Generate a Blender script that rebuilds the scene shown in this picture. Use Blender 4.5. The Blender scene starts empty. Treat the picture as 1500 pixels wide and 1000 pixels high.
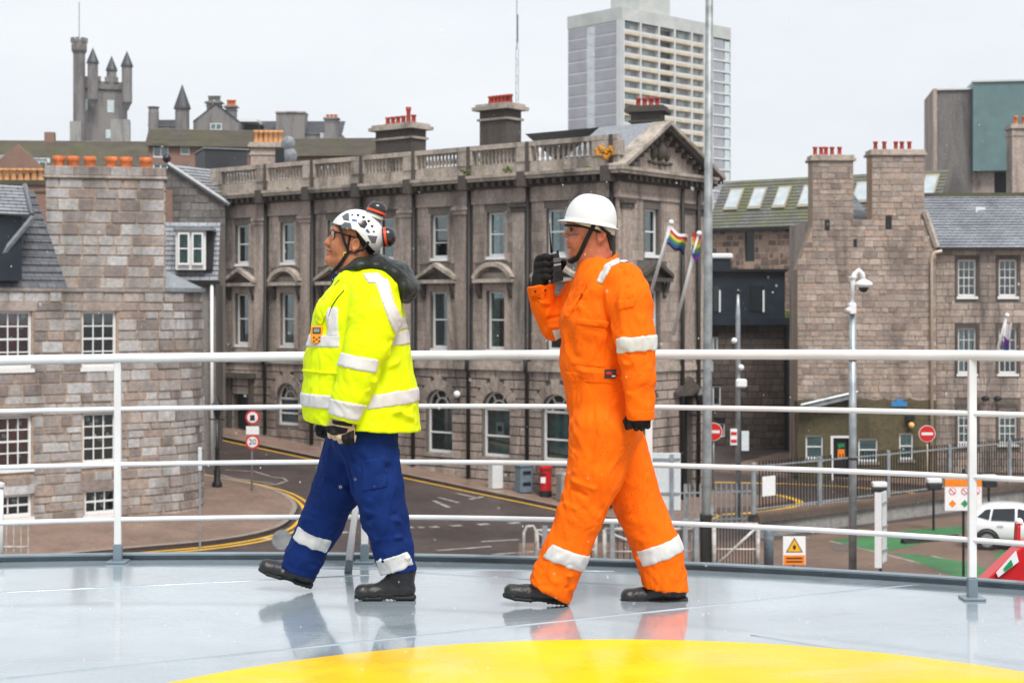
import bpy, bmesh, math, random
import numpy as np
from mathutils import Vector, Matrix
random.seed(7)
SC = bpy.context.scene
COL = SC.collection
# ------------------------------------------------------------------ camera
F = 2292.0; CX = 750.0; HY = 455.0; ZC = 8.0; DECK = ZC - 1.29
cam_d = bpy.data.cameras.new('camera'); cam = bpy.data.objects.new('camera', cam_d); COL.objects.link(cam)
cam.location = (0, 0, ZC); cam.rotation_euler = (math.radians(90), 0, 0)
cam_d.sensor_width = 36; cam_d.lens = 36 * F / 1500.0
cam_d.shift_y = -(500 - HY) / 1500.0
cam_d.clip_start = 0.1; cam_d.clip_end = 3000
cam_d.dof.use_dof = True; cam_d.dof.focus_distance = 7.0; cam_d.dof.aperture_fstop = 6.3
SC.camera = cam
# ------------------------------------------------------------------ sky, sun, exposure
SUN_EL, SUN_AZ = 58.0, 160.0      # bright veiled sun high behind the camera
W = bpy.data.worlds.new('World'); SC.world = W; W.use_nodes = True
nt = W.node_tree; nt.nodes.clear()
out = nt.nodes.new('ShaderNodeOutputWorld'); bg = nt.nodes.new('ShaderNodeBackground')
sky = nt.nodes.new('ShaderNodeTexSky'); sky.sky_type = 'NISHITA'; sky.sun_disc = False
sky.sun_elevation = math.radians(SUN_EL); sky.sun_rotation = math.radians(SUN_AZ)
tc = nt.nodes.new('ShaderNodeTexCoord'); mp = nt.nodes.new('ShaderNodeMapping'); mp.inputs['Scale'].default_value = (1, 1, 3.2)
noi = nt.nodes.new('ShaderNodeTexNoise'); noi.inputs['Scale'].default_value = 1.7; noi.inputs['Detail'].default_value = 6; noi.inputs['Roughness'].default_value = .55
rmp = nt.nodes.new('ShaderNodeValToRGB')
rmp.color_ramp.elements[0].position = .3; rmp.color_ramp.elements[0].color = (.57, .605, .655, 1)
rmp.color_ramp.elements[1].position = .68; rmp.color_ramp.elements[1].color = (.745, .765, .79, 1)
sc_ = nt.nodes.new('ShaderNodeVectorMath'); sc_.operation = 'SCALE'; sc_.inputs['Scale'].default_value = 10.0
mx = nt.nodes.new('ShaderNodeMix'); mx.data_type = 'RGBA'; mx.clamp_result = False; mx.inputs[0].default_value = .93
nt.links.new(tc.outputs['Generated'], mp.inputs[0]); nt.links.new(mp.outputs[0], noi.inputs['Vector'])
nt.links.new(noi.outputs['Fac'], rmp.inputs[0]); nt.links.new(rmp.outputs[0], sc_.inputs[0])
nt.links.new(sky.outputs[0], mx.inputs[6]); nt.links.new(sc_.outputs[0], mx.inputs[7])
nt.links.new(mx.outputs[2], bg.inputs['Color']); bg.inputs['Strength'].default_value = .1
nt.links.new(bg.outputs[0], out.inputs['Surface'])
sd = bpy.data.lights.new('sun', 'SUN'); sun = bpy.data.objects.new('sun', sd); COL.objects.link(sun)
sd.energy = 3.0; sd.angle = math.radians(24); sd.color = (1, .965, .92)
_az = math.radians(SUN_AZ); _el = math.radians(SUN_EL)
_to = Vector((math.sin(_az) * math.cos(_el), math.cos(_az) * math.cos(_el), math.sin(_el)))
sun.rotation_euler = (-_to).to_track_quat('-Z', 'Y').to_euler()
SC.view_settings.view_transform = 'Standard'; SC.view_settings.look = 'None'
SC.view_settings.exposure = .4; SC.view_settings.gamma = 1
SC.cycles.max_bounces = 6; SC.cycles.transparent_max_bounces = 12
SC.cycles.use_denoising = True
# ------------------------------------------------------------------ geometry helpers
OFF = {}                                   # object -> world position of its root, so that parts are modelled in place
def at(px, py, d): return Vector(((px - CX) / F * d, d, ZC + (HY - py) / F * d))
def tag(o, label=None, cat=None, group=None, kind=None):
    if label: o['label'] = label
    if cat: o['category'] = cat
    if group: o['group'] = group
    if kind: o['kind'] = kind
    return o
def root(name, loc, label, cat, group=None):
    o = bpy.data.objects.new(name, None); o.empty_display_size = .2; COL.objects.link(o); o.location = loc
    OFF[o] = Vector(loc)
    return tag(o, label, cat, group)
def link(name, me, parent=None, loc=(0, 0, 0)):
    o = bpy.data.objects.new(name, me); COL.objects.link(o)
    if parent is not None: o.parent = parent; OFF[o] = OFF[parent]
    else: OFF[o] = Vector((0, 0, 0))
    o.location = loc
    return o
class MB:
    """collects shapes in world coordinates; build() links them as one mesh object"""
    def __init__(s): s.v = []; s.f = []
    def add(s, vs, fs):
        n = len(s.v); s.v += [tuple(v) for v in vs]; s.f += [tuple(i + n for i in f) for f in fs]; return s
    def hexa(s, b, t):                       # b, t: 4 points each, same winding
        return s.add(list(b) + list(t), [(3, 2, 1, 0), (4, 5, 6, 7), (0, 1, 5, 4), (1, 2, 6, 5), (2, 3, 7, 6), (3, 0, 4, 7)])
    def box(s, c, size, rz=0.0):
        x, y, z = size[0] / 2, size[1] / 2, size[2] / 2; ca, sa = math.cos(rz), math.sin(rz)
        def q(a, b, h): return (c[0] + a * ca - b * sa, c[1] + a * sa + b * ca, c[2] + h)
        return s.hexa([q(-x, -y, -z), q(x, -y, -z), q(x, y, -z), q(-x, y, -z)], [q(-x, -y, z), q(x, -y, z), q(x, y, z), q(-x, y, z)])
    def lathe(s, prof, c=(0, 0, 0), n=12, cap=True):
        vs = []; fs = []; m = len(prof)
        for r, z in prof:
            for k in range(n):
                a = 2 * math.pi * k / n; vs.append((c[0] + r * math.cos(a), c[1] + r * math.sin(a), c[2] + z))
        for i in range(m - 1):
            for k in range(n):
                k2 = (k + 1) % n; fs.append((i * n + k, i * n + k2, (i + 1) * n + k2, (i + 1) * n + k))
        if cap: fs.append(tuple(range(n - 1, -1, -1))); fs.append(tuple((m - 1) * n + k for k in range(n)))
        return s.add(vs, fs)
    def tube(s, pts, r, n=8, cap=True):
        pts = [Vector(p) for p in pts]; rs = r if isinstance(r, (list, tuple)) else [r] * len(pts)
        vs = []; fs = []; up = Vector((0, 0, 1)); prev = None
        for i, p in enumerate(pts):
            t = (pts[min(i + 1, len(pts) - 1)] - pts[max(i - 1, 0)]).normalized()
            a = t.cross(up) if prev is None else prev - t * prev.dot(t)
            if a.length < 1e-4: a = t.cross(Vector((1, 0, 0)))
            a.normalize(); b = t.cross(a).normalized(); prev = a
            for k in range(n):
                th = 2 * math.pi * k / n; vs.append(p + (a * math.cos(th) + b * math.sin(th)) * rs[i])
        for i in range(len(pts) - 1):
            for k in range(n):
                k2 = (k + 1) % n; fs.append((i * n + k, i * n + k2, (i + 1) * n + k2, (i + 1) * n + k))
        if cap: fs.append(tuple(range(n - 1, -1, -1))); fs.append(tuple((len(pts) - 1) * n + k for k in range(n)))
        return s.add(vs, fs)
    def prism(s, poly, vec):                 # polygon of 3D points swept along vec
        n = len(poly); v = Vector(vec)
        return s.add(list(poly) + [Vector(p) + v for p in poly], [tuple(range(n - 1, -1, -1)), tuple(range(n, 2 * n))] + [(i, (i + 1) % n, n + (i + 1) % n, n + i) for i in range(n)])
    def mesh(s, name, o=Vector((0, 0, 0)), smooth=False, fix=True):
        me = bpy.data.meshes.new(name); me.from_pydata([(v[0] - o[0], v[1] - o[1], v[2] - o[2]) for v in s.v], [], s.f)
        if fix:
            bm = bmesh.new(); bm.from_mesh(me); bmesh.ops.recalc_face_normals(bm, faces=bm.faces[:]); bm.to_mesh(me); bm.free()
        if smooth:
            me.polygons.foreach_set('use_smooth', [True] * len(me.polygons))
        me.update(); return me
    def build(s, name, mat, parent=None, smooth=False, bevel=0, fix=True, kind=None, label=None):
        me = s.mesh(name, OFF[parent] if parent is not None else Vector((0, 0, 0)), smooth, fix)
        if bevel:
            bm = bmesh.new(); bm.from_mesh(me); bmesh.ops.bevel(bm, geom=bm.edges[:], offset=bevel, segments=1, affect='EDGES', clamp_overlap=True); bm.to_mesh(me); bm.free()
        if mat is not None: me.materials.append(mat)
        o = link(name, me, parent)
        if smooth == 'auto' or smooth:
            pass
        if kind: o['kind'] = kind
        if label: o['label'] = label
        return o
def copy_tree(o, parent=None):
    c = o.copy(); COL.objects.link(c); c.parent = parent
    OFF[c] = Vector(c.location) if parent is None else OFF[parent]
    for ch in list(o.children): copy_tree(ch, c)
    return c
_unit = {}
def unit_mesh(kind, mat):
    """shared meshes: 'block' bevelled 1x1x1 cube, 'plate' plain cube"""
    k = (kind, mat.name)
    if k not in _unit:
        bm = bmesh.new(); bmesh.ops.create_cube(bm, size=1)
        if kind == 'block': bmesh.ops.bevel(bm, geom=bm.edges[:], offset=.045, segments=1, affect='EDGES')
        me = bpy.data.meshes.new(kind); bm.to_mesh(me); bm.free(); me.materials.append(mat); _unit[k] = me
    return _unit[k]
def piece(name, mat, parent, c, size, rz=0.0, kind='block'):
    o = link(name, unit_mesh(kind, mat), parent, Vector(c) - OFF[parent]); o.scale = size; o.rotation_euler = (0, 0, rz); return o
class Face:
    """a vertical facade: origin o, direction ex (left to right seen from outside), outward normal n; optional arc of radius r turning inwards after a=0"""
    def __init__(s, o, ang, arc=None):
        s.o = Vector((o[0], o[1], 0)); s.ex = Vector((math.cos(ang), math.sin(ang), 0)); s.n = Vector((s.ex.y, -s.ex.x, 0)); s.ang = ang; s.arc = arc
    def frame(s, a):
        if s.arc and a > 0:
            th = a / s.arc; c = s.o - s.n * s.arc
            n = s.n * math.cos(th) + s.ex * math.sin(th)
            return c + n * s.arc, Vector((-n.y, n.x, 0)), n
        return s.o + s.ex * a, s.ex, s.n
    def pt(s, a, z, out=0.0):
        p, e, n = s.frame(a); q = p + n * out; return Vector((q.x, q.y, z))
    def a(s, px):                            # where the sight line of a photo column meets the (straight) facade
        k = (px - CX) / F; return (k * s.o.y - s.o.x) / (s.ex.x - k * s.ex.y)
    def z(s, py, a): return ZC + (HY - py) / F * s.pt(a, 0).y
    def rect(s, x0, x1, y0, y1):             # -> a0, a1, z0, z1
        a0, a1 = s.a(x0), s.a(x1); m = (a0 + a1) / 2; return a0, a1, s.z(y1, m), s.z(y0, m)
    def box(s, mb, a0, a1, z0, z1, o0, o1, taper=0):
        b = [s.pt(a0, z0, o1), s.pt(a1, z0, o1), s.pt(a1, z0, o0), s.pt(a0, z0, o0)]
        t = [s.pt(a0, z1, o1), s.pt(a1, z1, o1), s.pt(a1, z1, o0), s.pt(a0, z1, o0)]
        return mb.hexa(b, t)
def cut(lo, hi, holes):
    """free intervals of [lo,hi] after removing holes"""
    res = [(lo, hi)]
    for h0, h1 in holes:
        nw = []
        for a, b in res:
            if h1 <= a or h0 >= b: nw.append((a, b)); continue
            if h0 > a: nw.append((a, h0))
            if h1 < b: nw.append((h1, b))
        res = nw
    return [(a, b) for a, b in res if b - a > .03]
def wall(mb, fc, a0, a1, z0, z1, holes=(), depth=.3, out=0.0, step=None):
    """front sheet with openings (a0,a1,z0,z1) and reveals running inwards"""
    zs = sorted(set([z0, z1] + [z for h in holes for z in h[2:4] if z0 < z < z1]))
    for i in range(len(zs) - 1):
        zm = (zs[i] + zs[i + 1]) / 2
        for p, q in cut(a0, a1, [(h[0], h[1]) for h in holes if h[2] < zm < h[3]]):
            n = max(1, int((q - p) / step)) if step else 1
            for k in range(n):
                u, w = p + (q - p) * k / n, p + (q - p) * (k + 1) / n
                mb.add([fc.pt(u, zs[i], out), fc.pt(w, zs[i], out), fc.pt(w, zs[i + 1], out), fc.pt(u, zs[i + 1], out)], [(0, 1, 2, 3)])
    for h in holes:
        b0, b1, c0, c1 = h[:4]; A = [fc.pt(b0, c0, out), fc.pt(b1, c0, out), fc.pt(b1, c1, out), fc.pt(b0, c1, out)]
        B = [fc.pt(b0, c0, -depth), fc.pt(b1, c0, -depth), fc.pt(b1, c1, -depth), fc.pt(b0, c1, -depth)]
        mb.add(A + B, [(0, 1, 5, 4), (1, 2, 6, 5), (2, 3, 7, 6), (3, 0, 4, 7)])
def courses(fc, a0, a1, z0, z1, ch, bl, holes=(), joint=.012, out=.02, jitter=.006, top=None, arcs=(), vary=0):
    """list of (centre, size, rz) for the stones of a coursed wall; top(a)->height cuts the outline; arcs: (a, z, r) round holes"""
    res = []; n = max(1, round((z1 - z0) / ch)); hh = [random.uniform(1 - vary, 1 + vary) for _ in range(n)]; hh = [x * (z1 - z0) / sum(hh) for x in hh]
    for i in range(n):
        h = hh[i]; zb = z0 + sum(hh[:i]); zt = zb + h; zm = (zb + zt) / 2
        hs = [(x[0], x[1]) for x in holes if x[2] < zt - .02 and x[3] > zb + .02]
        for (aa, za, ra) in arcs:
            if abs(zm - za) < ra and zm >= za:
                w = math.sqrt(ra * ra - (zm - za) ** 2); hs.append((aa - w, aa + w))
        for p, q in cut(a0, a1, hs):
            a = p
            while a < q - .01:
                L = random.uniform(*bl)
                if a == p: L *= random.uniform(.45, 1)
                b = a + L
                if q - b < bl[0] * .5: b = q
                m = (a + b) / 2
                if b - a > joint * 2.5 and (top is None or top(m) >= zt - .02):
                    pos, e, nn = fc.frame(m); o = out + random.uniform(-jitter, jitter)
                    c = pos + nn * (o / 2 - .02); c.z = zm
                    res.append((c, (b - a - joint, .04 + o, h - joint), math.atan2(e.y, e.x)))
                a = b
    return res
def lay(stones, mat, parent, name='stone', most=300):
    """the stones that show largest (nearest) one by one, the others joined as one part"""
    stones = sorted(stones, key=lambda t: -t[1][0] * t[1][2] / (t[0].y ** 2))
    for c, s, r in stones[:most]: piece(name, mat, parent, c, s, r)
    if stones[most:]:
        mb = MB()
        for c, s, r in stones[most:]: mb.box(c, s, r)
        mb.build(name + 'work', mat, parent, fix=False, kind='stuff')
# ------------------------------------------------------------------ ground: flat quay, the street climbs beyond a crease
C0 = Vector((4.19, 62.0, 0)); U = Vector((-.78, .626, 0)).normalized(); SL = .095
SCAP = 62.0
def gz(x, y): return SL * min(SCAP, max(0.0, (x - C0.x) * U.x + (y - C0.y) * U.y))
def G(px, py, lift=0.0):
    k = (px - CX) / F; m = (py - HY) / F
    y = ZC / m
    if (k * y - C0.x) * U.x + (y - C0.y) * U.y > 0:
        y = (ZC + SL * (U.x * C0.x + U.y * C0.y)) / (m + SL * (U.x * k + U.y))
    return Vector((k * y, y, gz(k * y, y) + lift))
# ------------------------------------------------------------------ materials
MATS = {}
def _new(name):
    m = bpy.data.materials.new(name); m.use_nodes = True; t = m.node_tree; p = t.nodes['Principled BSDF']; MATS[name] = m
    return m, t, p
def N(t, typ, **kw):
    n = t.nodes.new(typ)
    for k, v in kw.items(): setattr(n, k, v)
    return n
def ramp(t, stops, interp='LINEAR'):
    r = N(t, 'ShaderNodeValToRGB'); cr = r.color_ramp; cr.interpolation = interp
    while len(cr.elements) < len(stops): cr.elements.new(.5)
    for e, (p, c) in zip(cr.elements, stops): e.position = p; e.color = (c[0], c[1], c[2], 1)
    return r
def noise(t, scale, detail=4, rough=.55, coord='Object', stretch=None, dist=0, typ='FBM'):
    tc = N(t, 'ShaderNodeTexCoord'); n = N(t, 'ShaderNodeTexNoise'); n.inputs['Scale'].default_value = scale; n.noise_type = typ; n.normalize = True
    n.inputs['Detail'].default_value = detail; n.inputs['Roughness'].default_value = rough; n.inputs['Distortion'].default_value = dist
    src = tc.outputs[coord] if coord != 'World' else N(t, 'ShaderNodeNewGeometry').outputs['Position']
    if stretch:
        m = N(t, 'ShaderNodeMapping'); m.inputs['Scale'].default_value = stretch; t.links.new(src, m.inputs[0]); src = m.outputs[0]
    t.links.new(src, n.inputs['Vector']); return n
def mixc(t, fac, a, b, mode='MIX'):
    m = N(t, 'ShaderNodeMix', data_type='RGBA', blend_type=mode)
    for sock, v in ((m.inputs[0], fac), (m.inputs[6], a), (m.inputs[7], b)):
        if hasattr(v, 'links') or hasattr(v, 'is_linked'): t.links.new(v, sock)
        elif isinstance(v, (int, float)): sock.default_value = v
        else: sock.default_value = (v[0], v[1], v[2], 1)
    return m.outputs[2]
def bump(t, p, h, strength=.3, dist=.02):
    b = N(t, 'ShaderNodeBump'); b.inputs['Strength'].default_value = strength; b.inputs['Distance'].default_value = dist
    t.links.new(h, b.inputs['Height']); t.links.new(b.outputs[0], p.inputs['Normal']); return b
def plain(name, c, rough=.5, metal=0, var=.12, scale=8, bmp=0, bscale=60, spec=.5, coat=0, coord='Object'):
    m, t, p = _new(name); p.inputs['Roughness'].default_value = rough; p.inputs['Metallic'].default_value = metal
    p.inputs['Specular IOR Level'].default_value = spec; p.inputs['Coat Weight'].default_value = coat
    if var:
        n = noise(t, scale, coord=coord); lo = [x * (1 - var * 1.6) for x in c]; hi = [min(1, x * (1 + var)) for x in c]
        r = ramp(t, [(.3, lo), (.7, hi)]); t.links.new(n.outputs['Fac'], r.inputs[0]); t.links.new(r.outputs[0], p.inputs['Base Color'])
    else: p.inputs['Base Color'].default_value = (*c, 1)
    if bmp: bump(t, p, noise(t, bscale, coord=coord).outputs['Fac'], bmp)
    return m
def stone(name, cols, rough=.75, stain=(.05, .045, .042), stain_amt=.35, speck=.25, streak=(1.2, 1.2, .25), moss=0):
    """granite: one tone per stone (object / island random), speckle, weather stains in world space"""
    m, t, p = _new(name)
    oi = N(t, 'ShaderNodeObjectInfo'); ge = N(t, 'ShaderNodeNewGeometry')
    ad = N(t, 'ShaderNodeMath', operation='ADD'); t.links.new(oi.outputs['Random'], ad.inputs[0]); t.links.new(ge.outputs['Random Per Island'], ad.inputs[1])
    fr = N(t, 'ShaderNodeMath', operation='FRACT'); t.links.new(ad.outputs[0], fr.inputs[0])
    r = ramp(t, [(i / max(1, len(cols) - 1), c) for i, c in enumerate(cols)]); t.links.new(fr.outputs[0], r.inputs[0])
    n1 = noise(t, 6, 9, .78, 'World'); r1 = ramp(t, [(.3, (1 - speck * 1.7,) * 3), (.7, (1 + speck * 1.2,) * 3)]); t.links.new(n1.outputs['Fac'], r1.inputs[0])
    c = mixc(t, 1.0, r.outputs[0], r1.outputs[0], 'MULTIPLY')
    n2 = noise(t, .55, 6, .65, 'World', streak, .6); r2 = ramp(t, [(.47, (0,) * 3), (.66, (min(.95, stain_amt * 1.25),) * 3)]); t.links.new(n2.outputs['Fac'], r2.inputs[0])
    c = mixc(t, r2.outputs[0], c, stain)
    if moss:
        n3 = noise(t, 1.3, 6, .7, 'World'); r3 = ramp(t, [(.52, (0,) * 3), (.66, (moss,) * 3)]); t.links.new(n3.outputs['Fac'], r3.inputs[0])
        c = mixc(t, r3.outputs[0], c, (.09, .1, .03))
    t.links.new(c, p.inputs['Base Color']); p.inputs['Roughness'].default_value = rough
    bump(t, p, noise(t, 14, 7, .75, 'World').outputs['Fac'], .6, .05)
    return m
def slate(name, c1, c2, course=.25, width=.35, moss=0, rough=.45):
    """roof sheet: a course texture in the roof's own UV plane, uneven tone per slate"""
    m, t, p = _new(name); uv = N(t, 'ShaderNodeTexCoord'); b = N(t, 'ShaderNodeTexBrick')
    b.inputs['Color1'].default_value = (*c1, 1); b.inputs['Color2'].default_value = (*c2, 1); b.inputs['Mortar'].default_value = (*[x * .45 for x in c1], 1)
    b.inputs['Scale'].default_value = 1; b.inputs['Brick Width'].default_value = width; b.inputs['Row Height'].default_value = course; b.inputs['Mortar Size'].default_value = .016
    t.links.new(uv.outputs['UV'], b.inputs['Vector'])
    n = noise(t, .8, 5, .65, 'World'); r = ramp(t, [(.3, (.7,) * 3), (.72, (1.25,) * 3)]); t.links.new(n.outputs['Fac'], r.inputs[0])
    c = mixc(t, 1.0, b.outputs['Color'], r.outputs[0], 'MULTIPLY')
    if moss:
        n3 = noise(t, .45, 7, .7, 'World'); r3 = ramp(t, [(.42, (0,) * 3), (.62, (moss,) * 3)]); t.links.new(n3.outputs['Fac'], r3.inputs[0])
        c = mixc(t, r3.outputs[0], c, (.13, .14, .05))
    t.links.new(c, p.inputs['Base Color']); p.inputs['Roughness'].default_value = rough
    bump(t, p, b.outputs['Fac'], -.5, .02); return m
M = MATS
stone('granite_brown', [(0.413, 0.334, 0.281), (0.488, 0.403, 0.345), (0.318, 0.254, 0.217), (0.456, 0.366, 0.307), (0.382, 0.329, 0.286)], stain_amt=.62)
stone('granite_grey', [(0.444, 0.426, 0.414), (0.336, 0.282, 0.252), (0.516, 0.504, 0.498), (0.240, 0.192, 0.174), (0.396, 0.348, 0.318), (0.552, 0.546, 0.540), (0.408, 0.318, 0.270), (0.204, 0.180, 0.174)], stain_amt=.45)
stone('granite_pink', [(0.460, 0.368, 0.310), (0.333, 0.259, 0.218), (0.529, 0.437, 0.374), (0.253, 0.196, 0.167), (0.402, 0.339, 0.299), (0.471, 0.333, 0.259)], stain_amt=.5)
stone('granite_dark', [(.10, .075, .06), (.14, .105, .085), (.08, .06, .05), (.16, .12, .10)], stain_amt=.4)
stone('rubble_pink', [(.36, .25, .20), (.13, .09, .075), (.42, .30, .24), (.34, .24, .19), (.10, .075, .065)], stain_amt=.1)
stone('rubble_grey', [(.20, .185, .175), (.13, .12, .115), (.25, .235, .22)], stain_amt=.5)
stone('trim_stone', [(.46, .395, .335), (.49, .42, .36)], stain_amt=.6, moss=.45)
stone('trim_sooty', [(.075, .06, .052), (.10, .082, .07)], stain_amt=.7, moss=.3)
stone('haze_stone', [(.24, .225, .215), (.21, .2, .195)], stain_amt=.5)
stone('mortar_tan', [(.47, .345, .25), (.44, .33, .24)], stain_amt=.2)
stone('mortar_grey', [(.17, .145, .125), (.16, .14, .12)], stain_amt=.4)
stone('brick_brown', [(.27, .155, .115), (.25, .15, .115)], stain_amt=.15, speck=.12)
stone('harl_olive', [(.105, .085, .038), (.115, .095, .045)], stain=(.04, .035, .018), stain_amt=.6, speck=.3)
stone('concrete', [(.34, .33, .31), (.32, .31, .295)], stain_amt=.35)
slate('slate_blue', (.20, .215, .24), (.27, .285, .31)); slate('slate_dark', (.085, .09, .105), (.13, .135, .15), .2, .3)
slate('slate_moss', (.13, .13, .125), (.17, .17, .165), .3, .4, moss=.75); slate('tile_moss', (.12, .10, .08), (.15, .125, .10), .35, .5, moss=.5)
slate('slate_wet', (.24, .25, .27), (.30, .31, .33), .3, .4, rough=.25)
plain('white_paint', (.80, .80, .80), .3, var=.04, scale=3); plain('window_white', (.76, .76, .75), .4, var=.05)
plain('rail_white', (.72, .72, .72), .25, var=.07, scale=5, coat=.3); plain('deck_trim', (.17, .225, .26), .3, var=.15, scale=6, coat=.2)
plain('galv', (.36, .39, .41), .45, metal=.5, var=.2, scale=3); plain('pole_grey', (.31, .33, .33), .5, metal=.3, var=.25, scale=2.5)
plain('black_paint', (.015, .015, .017), .35, var=.2); plain('soot_pipe', (.016, .014, .013), .6, var=.3)
plain('lead', (.22, .24, .26), .4, var=.2); plain('terracotta', (.62, .17, .045), .7, var=.25, scale=4); plain('terracotta_red', (.42, .05, .03), .65, var=.25, scale=4)
plain('buff_pot', (.60, .30, .12), .7, var=.2, scale=4)
plain('post_red', (.52, .01, .012), .3, var=.1, coat=.4); plain('sign_red', (.62, .015, .015), .4, var=.05); plain('sign_white', (.80, .80, .80), .4, var=.04)
plain('sign_black', (.02, .02, .02), .5, var=0); plain('sign_orange', (.85, .23, .01), .4, var=.06); plain('sign_yellow', (.85, .42, .01), .4, var=.05)
plain('sign_green', (.01, .28, .09), .4, var=.05); plain('sign_blue', (.04, .22, .5), .4, var=.05); plain('sign_back', (.62, .66, .68), .4, var=.08)
plain('bin_blue', (.14, .19, .235), .5, var=.15); plain('cabinet_white', (.66, .67, .67), .5, var=.08)
plain('navy_box', (.012, .02, .032), .45, var=.25, scale=1.5); plain('teal_panel', (.15, .245, .25), .4, var=.08, scale=1); plain('dark_void', (.012, .012, .014), .7, var=0)
plain('tower_grey', (.36, .365, .40), .7, var=.08, scale=.3); plain('tower_white', (.62, .63, .63), .6, var=.06, scale=.3); plain('tower_ochre', (.60, .51, .36), .7, var=.12, scale=.5); plain('tower_top', (.50, .52, .49), .7, var=.1, scale=.3)
plain('skylight_pane', (.46, .52, .54), .12, var=.1, scale=2); plain('skylight_frame', (.36, .32, .24), .6); plain('curtain_pale', (.60, .70, .72), .8, var=.25, scale=6); plain('curtain_teal', (.33, .47, .48), .8, var=.3, scale=5); plain('blind_white', (.66, .68, .68), .8, var=.08)
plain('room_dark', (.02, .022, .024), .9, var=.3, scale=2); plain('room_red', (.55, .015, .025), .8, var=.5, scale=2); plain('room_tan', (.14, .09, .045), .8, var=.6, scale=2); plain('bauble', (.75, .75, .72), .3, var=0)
plain('flower_yellow', (.60, .26, .015), .8, var=.4, scale=10); plain('moss_green', (.13, .17, .03), .9, var=.5, scale=6)
plain('car_white', (.78, .79, .80), .18, var=.02, coat=.6); plain('car_glass', (.02, .025, .03), .06, var=0); plain('tyre', (.018, .018, .018), .8, var=.1); plain('alloy', (.45, .46, .47), .35, metal=.8, var=.1)
plain('red_plastic', (.60, .012, .015), .3, var=.08, coat=.2); plain('lamp_amber', (.9, .5, .15), .4, var=0); plain('cream_pipe', (.66, .55, .43), .5, var=.1); plain('gate_white', (.50, .47, .44), .6, var=.3, scale=5)
def glass(name, tint=(.75, .85, .85), refl=.16, dark=.0, fres=.8):
    m, t, p = _new(name); t.nodes.remove(p); o = t.nodes['Material Output']
    tr = N(t, 'ShaderNodeBsdfTransparent'); tr.inputs[0].default_value = (*tint, 1); gl = N(t, 'ShaderNodeBsdfGlossy'); gl.inputs['Roughness'].default_value = .03
    lw = N(t, 'ShaderNodeLayerWeight'); lw.inputs[0].default_value = .35
    ad = N(t, 'ShaderNodeMath', operation='MULTIPLY_ADD'); ad.inputs[1].default_value = fres; ad.inputs[2].default_value = refl; t.links.new(lw.outputs['Fresnel'], ad.inputs[0])
    mx = N(t, 'ShaderNodeMixShader'); t.links.new(ad.outputs[0], mx.inputs[0]); t.links.new(tr.outputs[0], mx.inputs[1]); t.links.new(gl.outputs[0], mx.inputs[2]); t.links.new(mx.outputs[0], o.inputs[0]); return m
glass('pane_glass', refl=.06); glass('lens_clear', (.96, .97, .97), .0, .0, .35)
def wetground(name, c1, c2, scale=.5, lo=.22, hi=.6, bricks=None):
    m, t, p = _new(name); n = noise(t, scale, 7, .65, 'World'); r = ramp(t, [(.32, c1), (.7, c2)]); t.links.new(n.outputs['Fac'], r.inputs[0]); c = r.outputs[0]
    n2 = noise(t, scale * 14, 5, .7, 'World'); r2 = ramp(t, [(.3, (.75,) * 3), (.7, (1.25,) * 3)]); t.links.new(n2.outputs['Fac'], r2.inputs[0]); c = mixc(t, 1.0, c, r2.outputs[0], 'MULTIPLY')
    t.links.new(c, p.inputs['Base Color'])
    rr = ramp(t, [(.35, (lo,) * 3), (.65, (hi,) * 3)]); n3 = noise(t, scale * .6, 5, .6, 'World'); t.links.new(n3.outputs['Fac'], rr.inputs[0]); t.links.new(rr.outputs[0], p.inputs['Roughness'])
    bump(t, p, n2.outputs['Fac'], .15, .02); return m
wetground('tarmac', (.040, .030, .028), (.085, .064, .058), .35, .3, .65); wetground('paving', (.16, .105, .08), (.27, .185, .145), .5, .3, .65); wetground('setts', (.12, .075, .055), (.19, .125, .09), .4, .35, .7)
wetground('kerb', (.22, .19, .165), (.30, .265, .235), 1.5, .4, .7); wetground('yellow_line', (.62, .33, .015), (.72, .42, .03), 1.2, .4, .7); wetground('white_line', (.13, .115, .105), (.42, .39, .36), 2, .4, .7)
wetground('green_paint', (.03, .12, .04), (.045, .19, .06), .8, .4, .7); wetground('hill', (.10, .11, .06), (.16, .15, .10), .05, .7, .9); wetground('water', (.02, .03, .03), (.03, .04, .04), .3, .05, .12)
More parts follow.
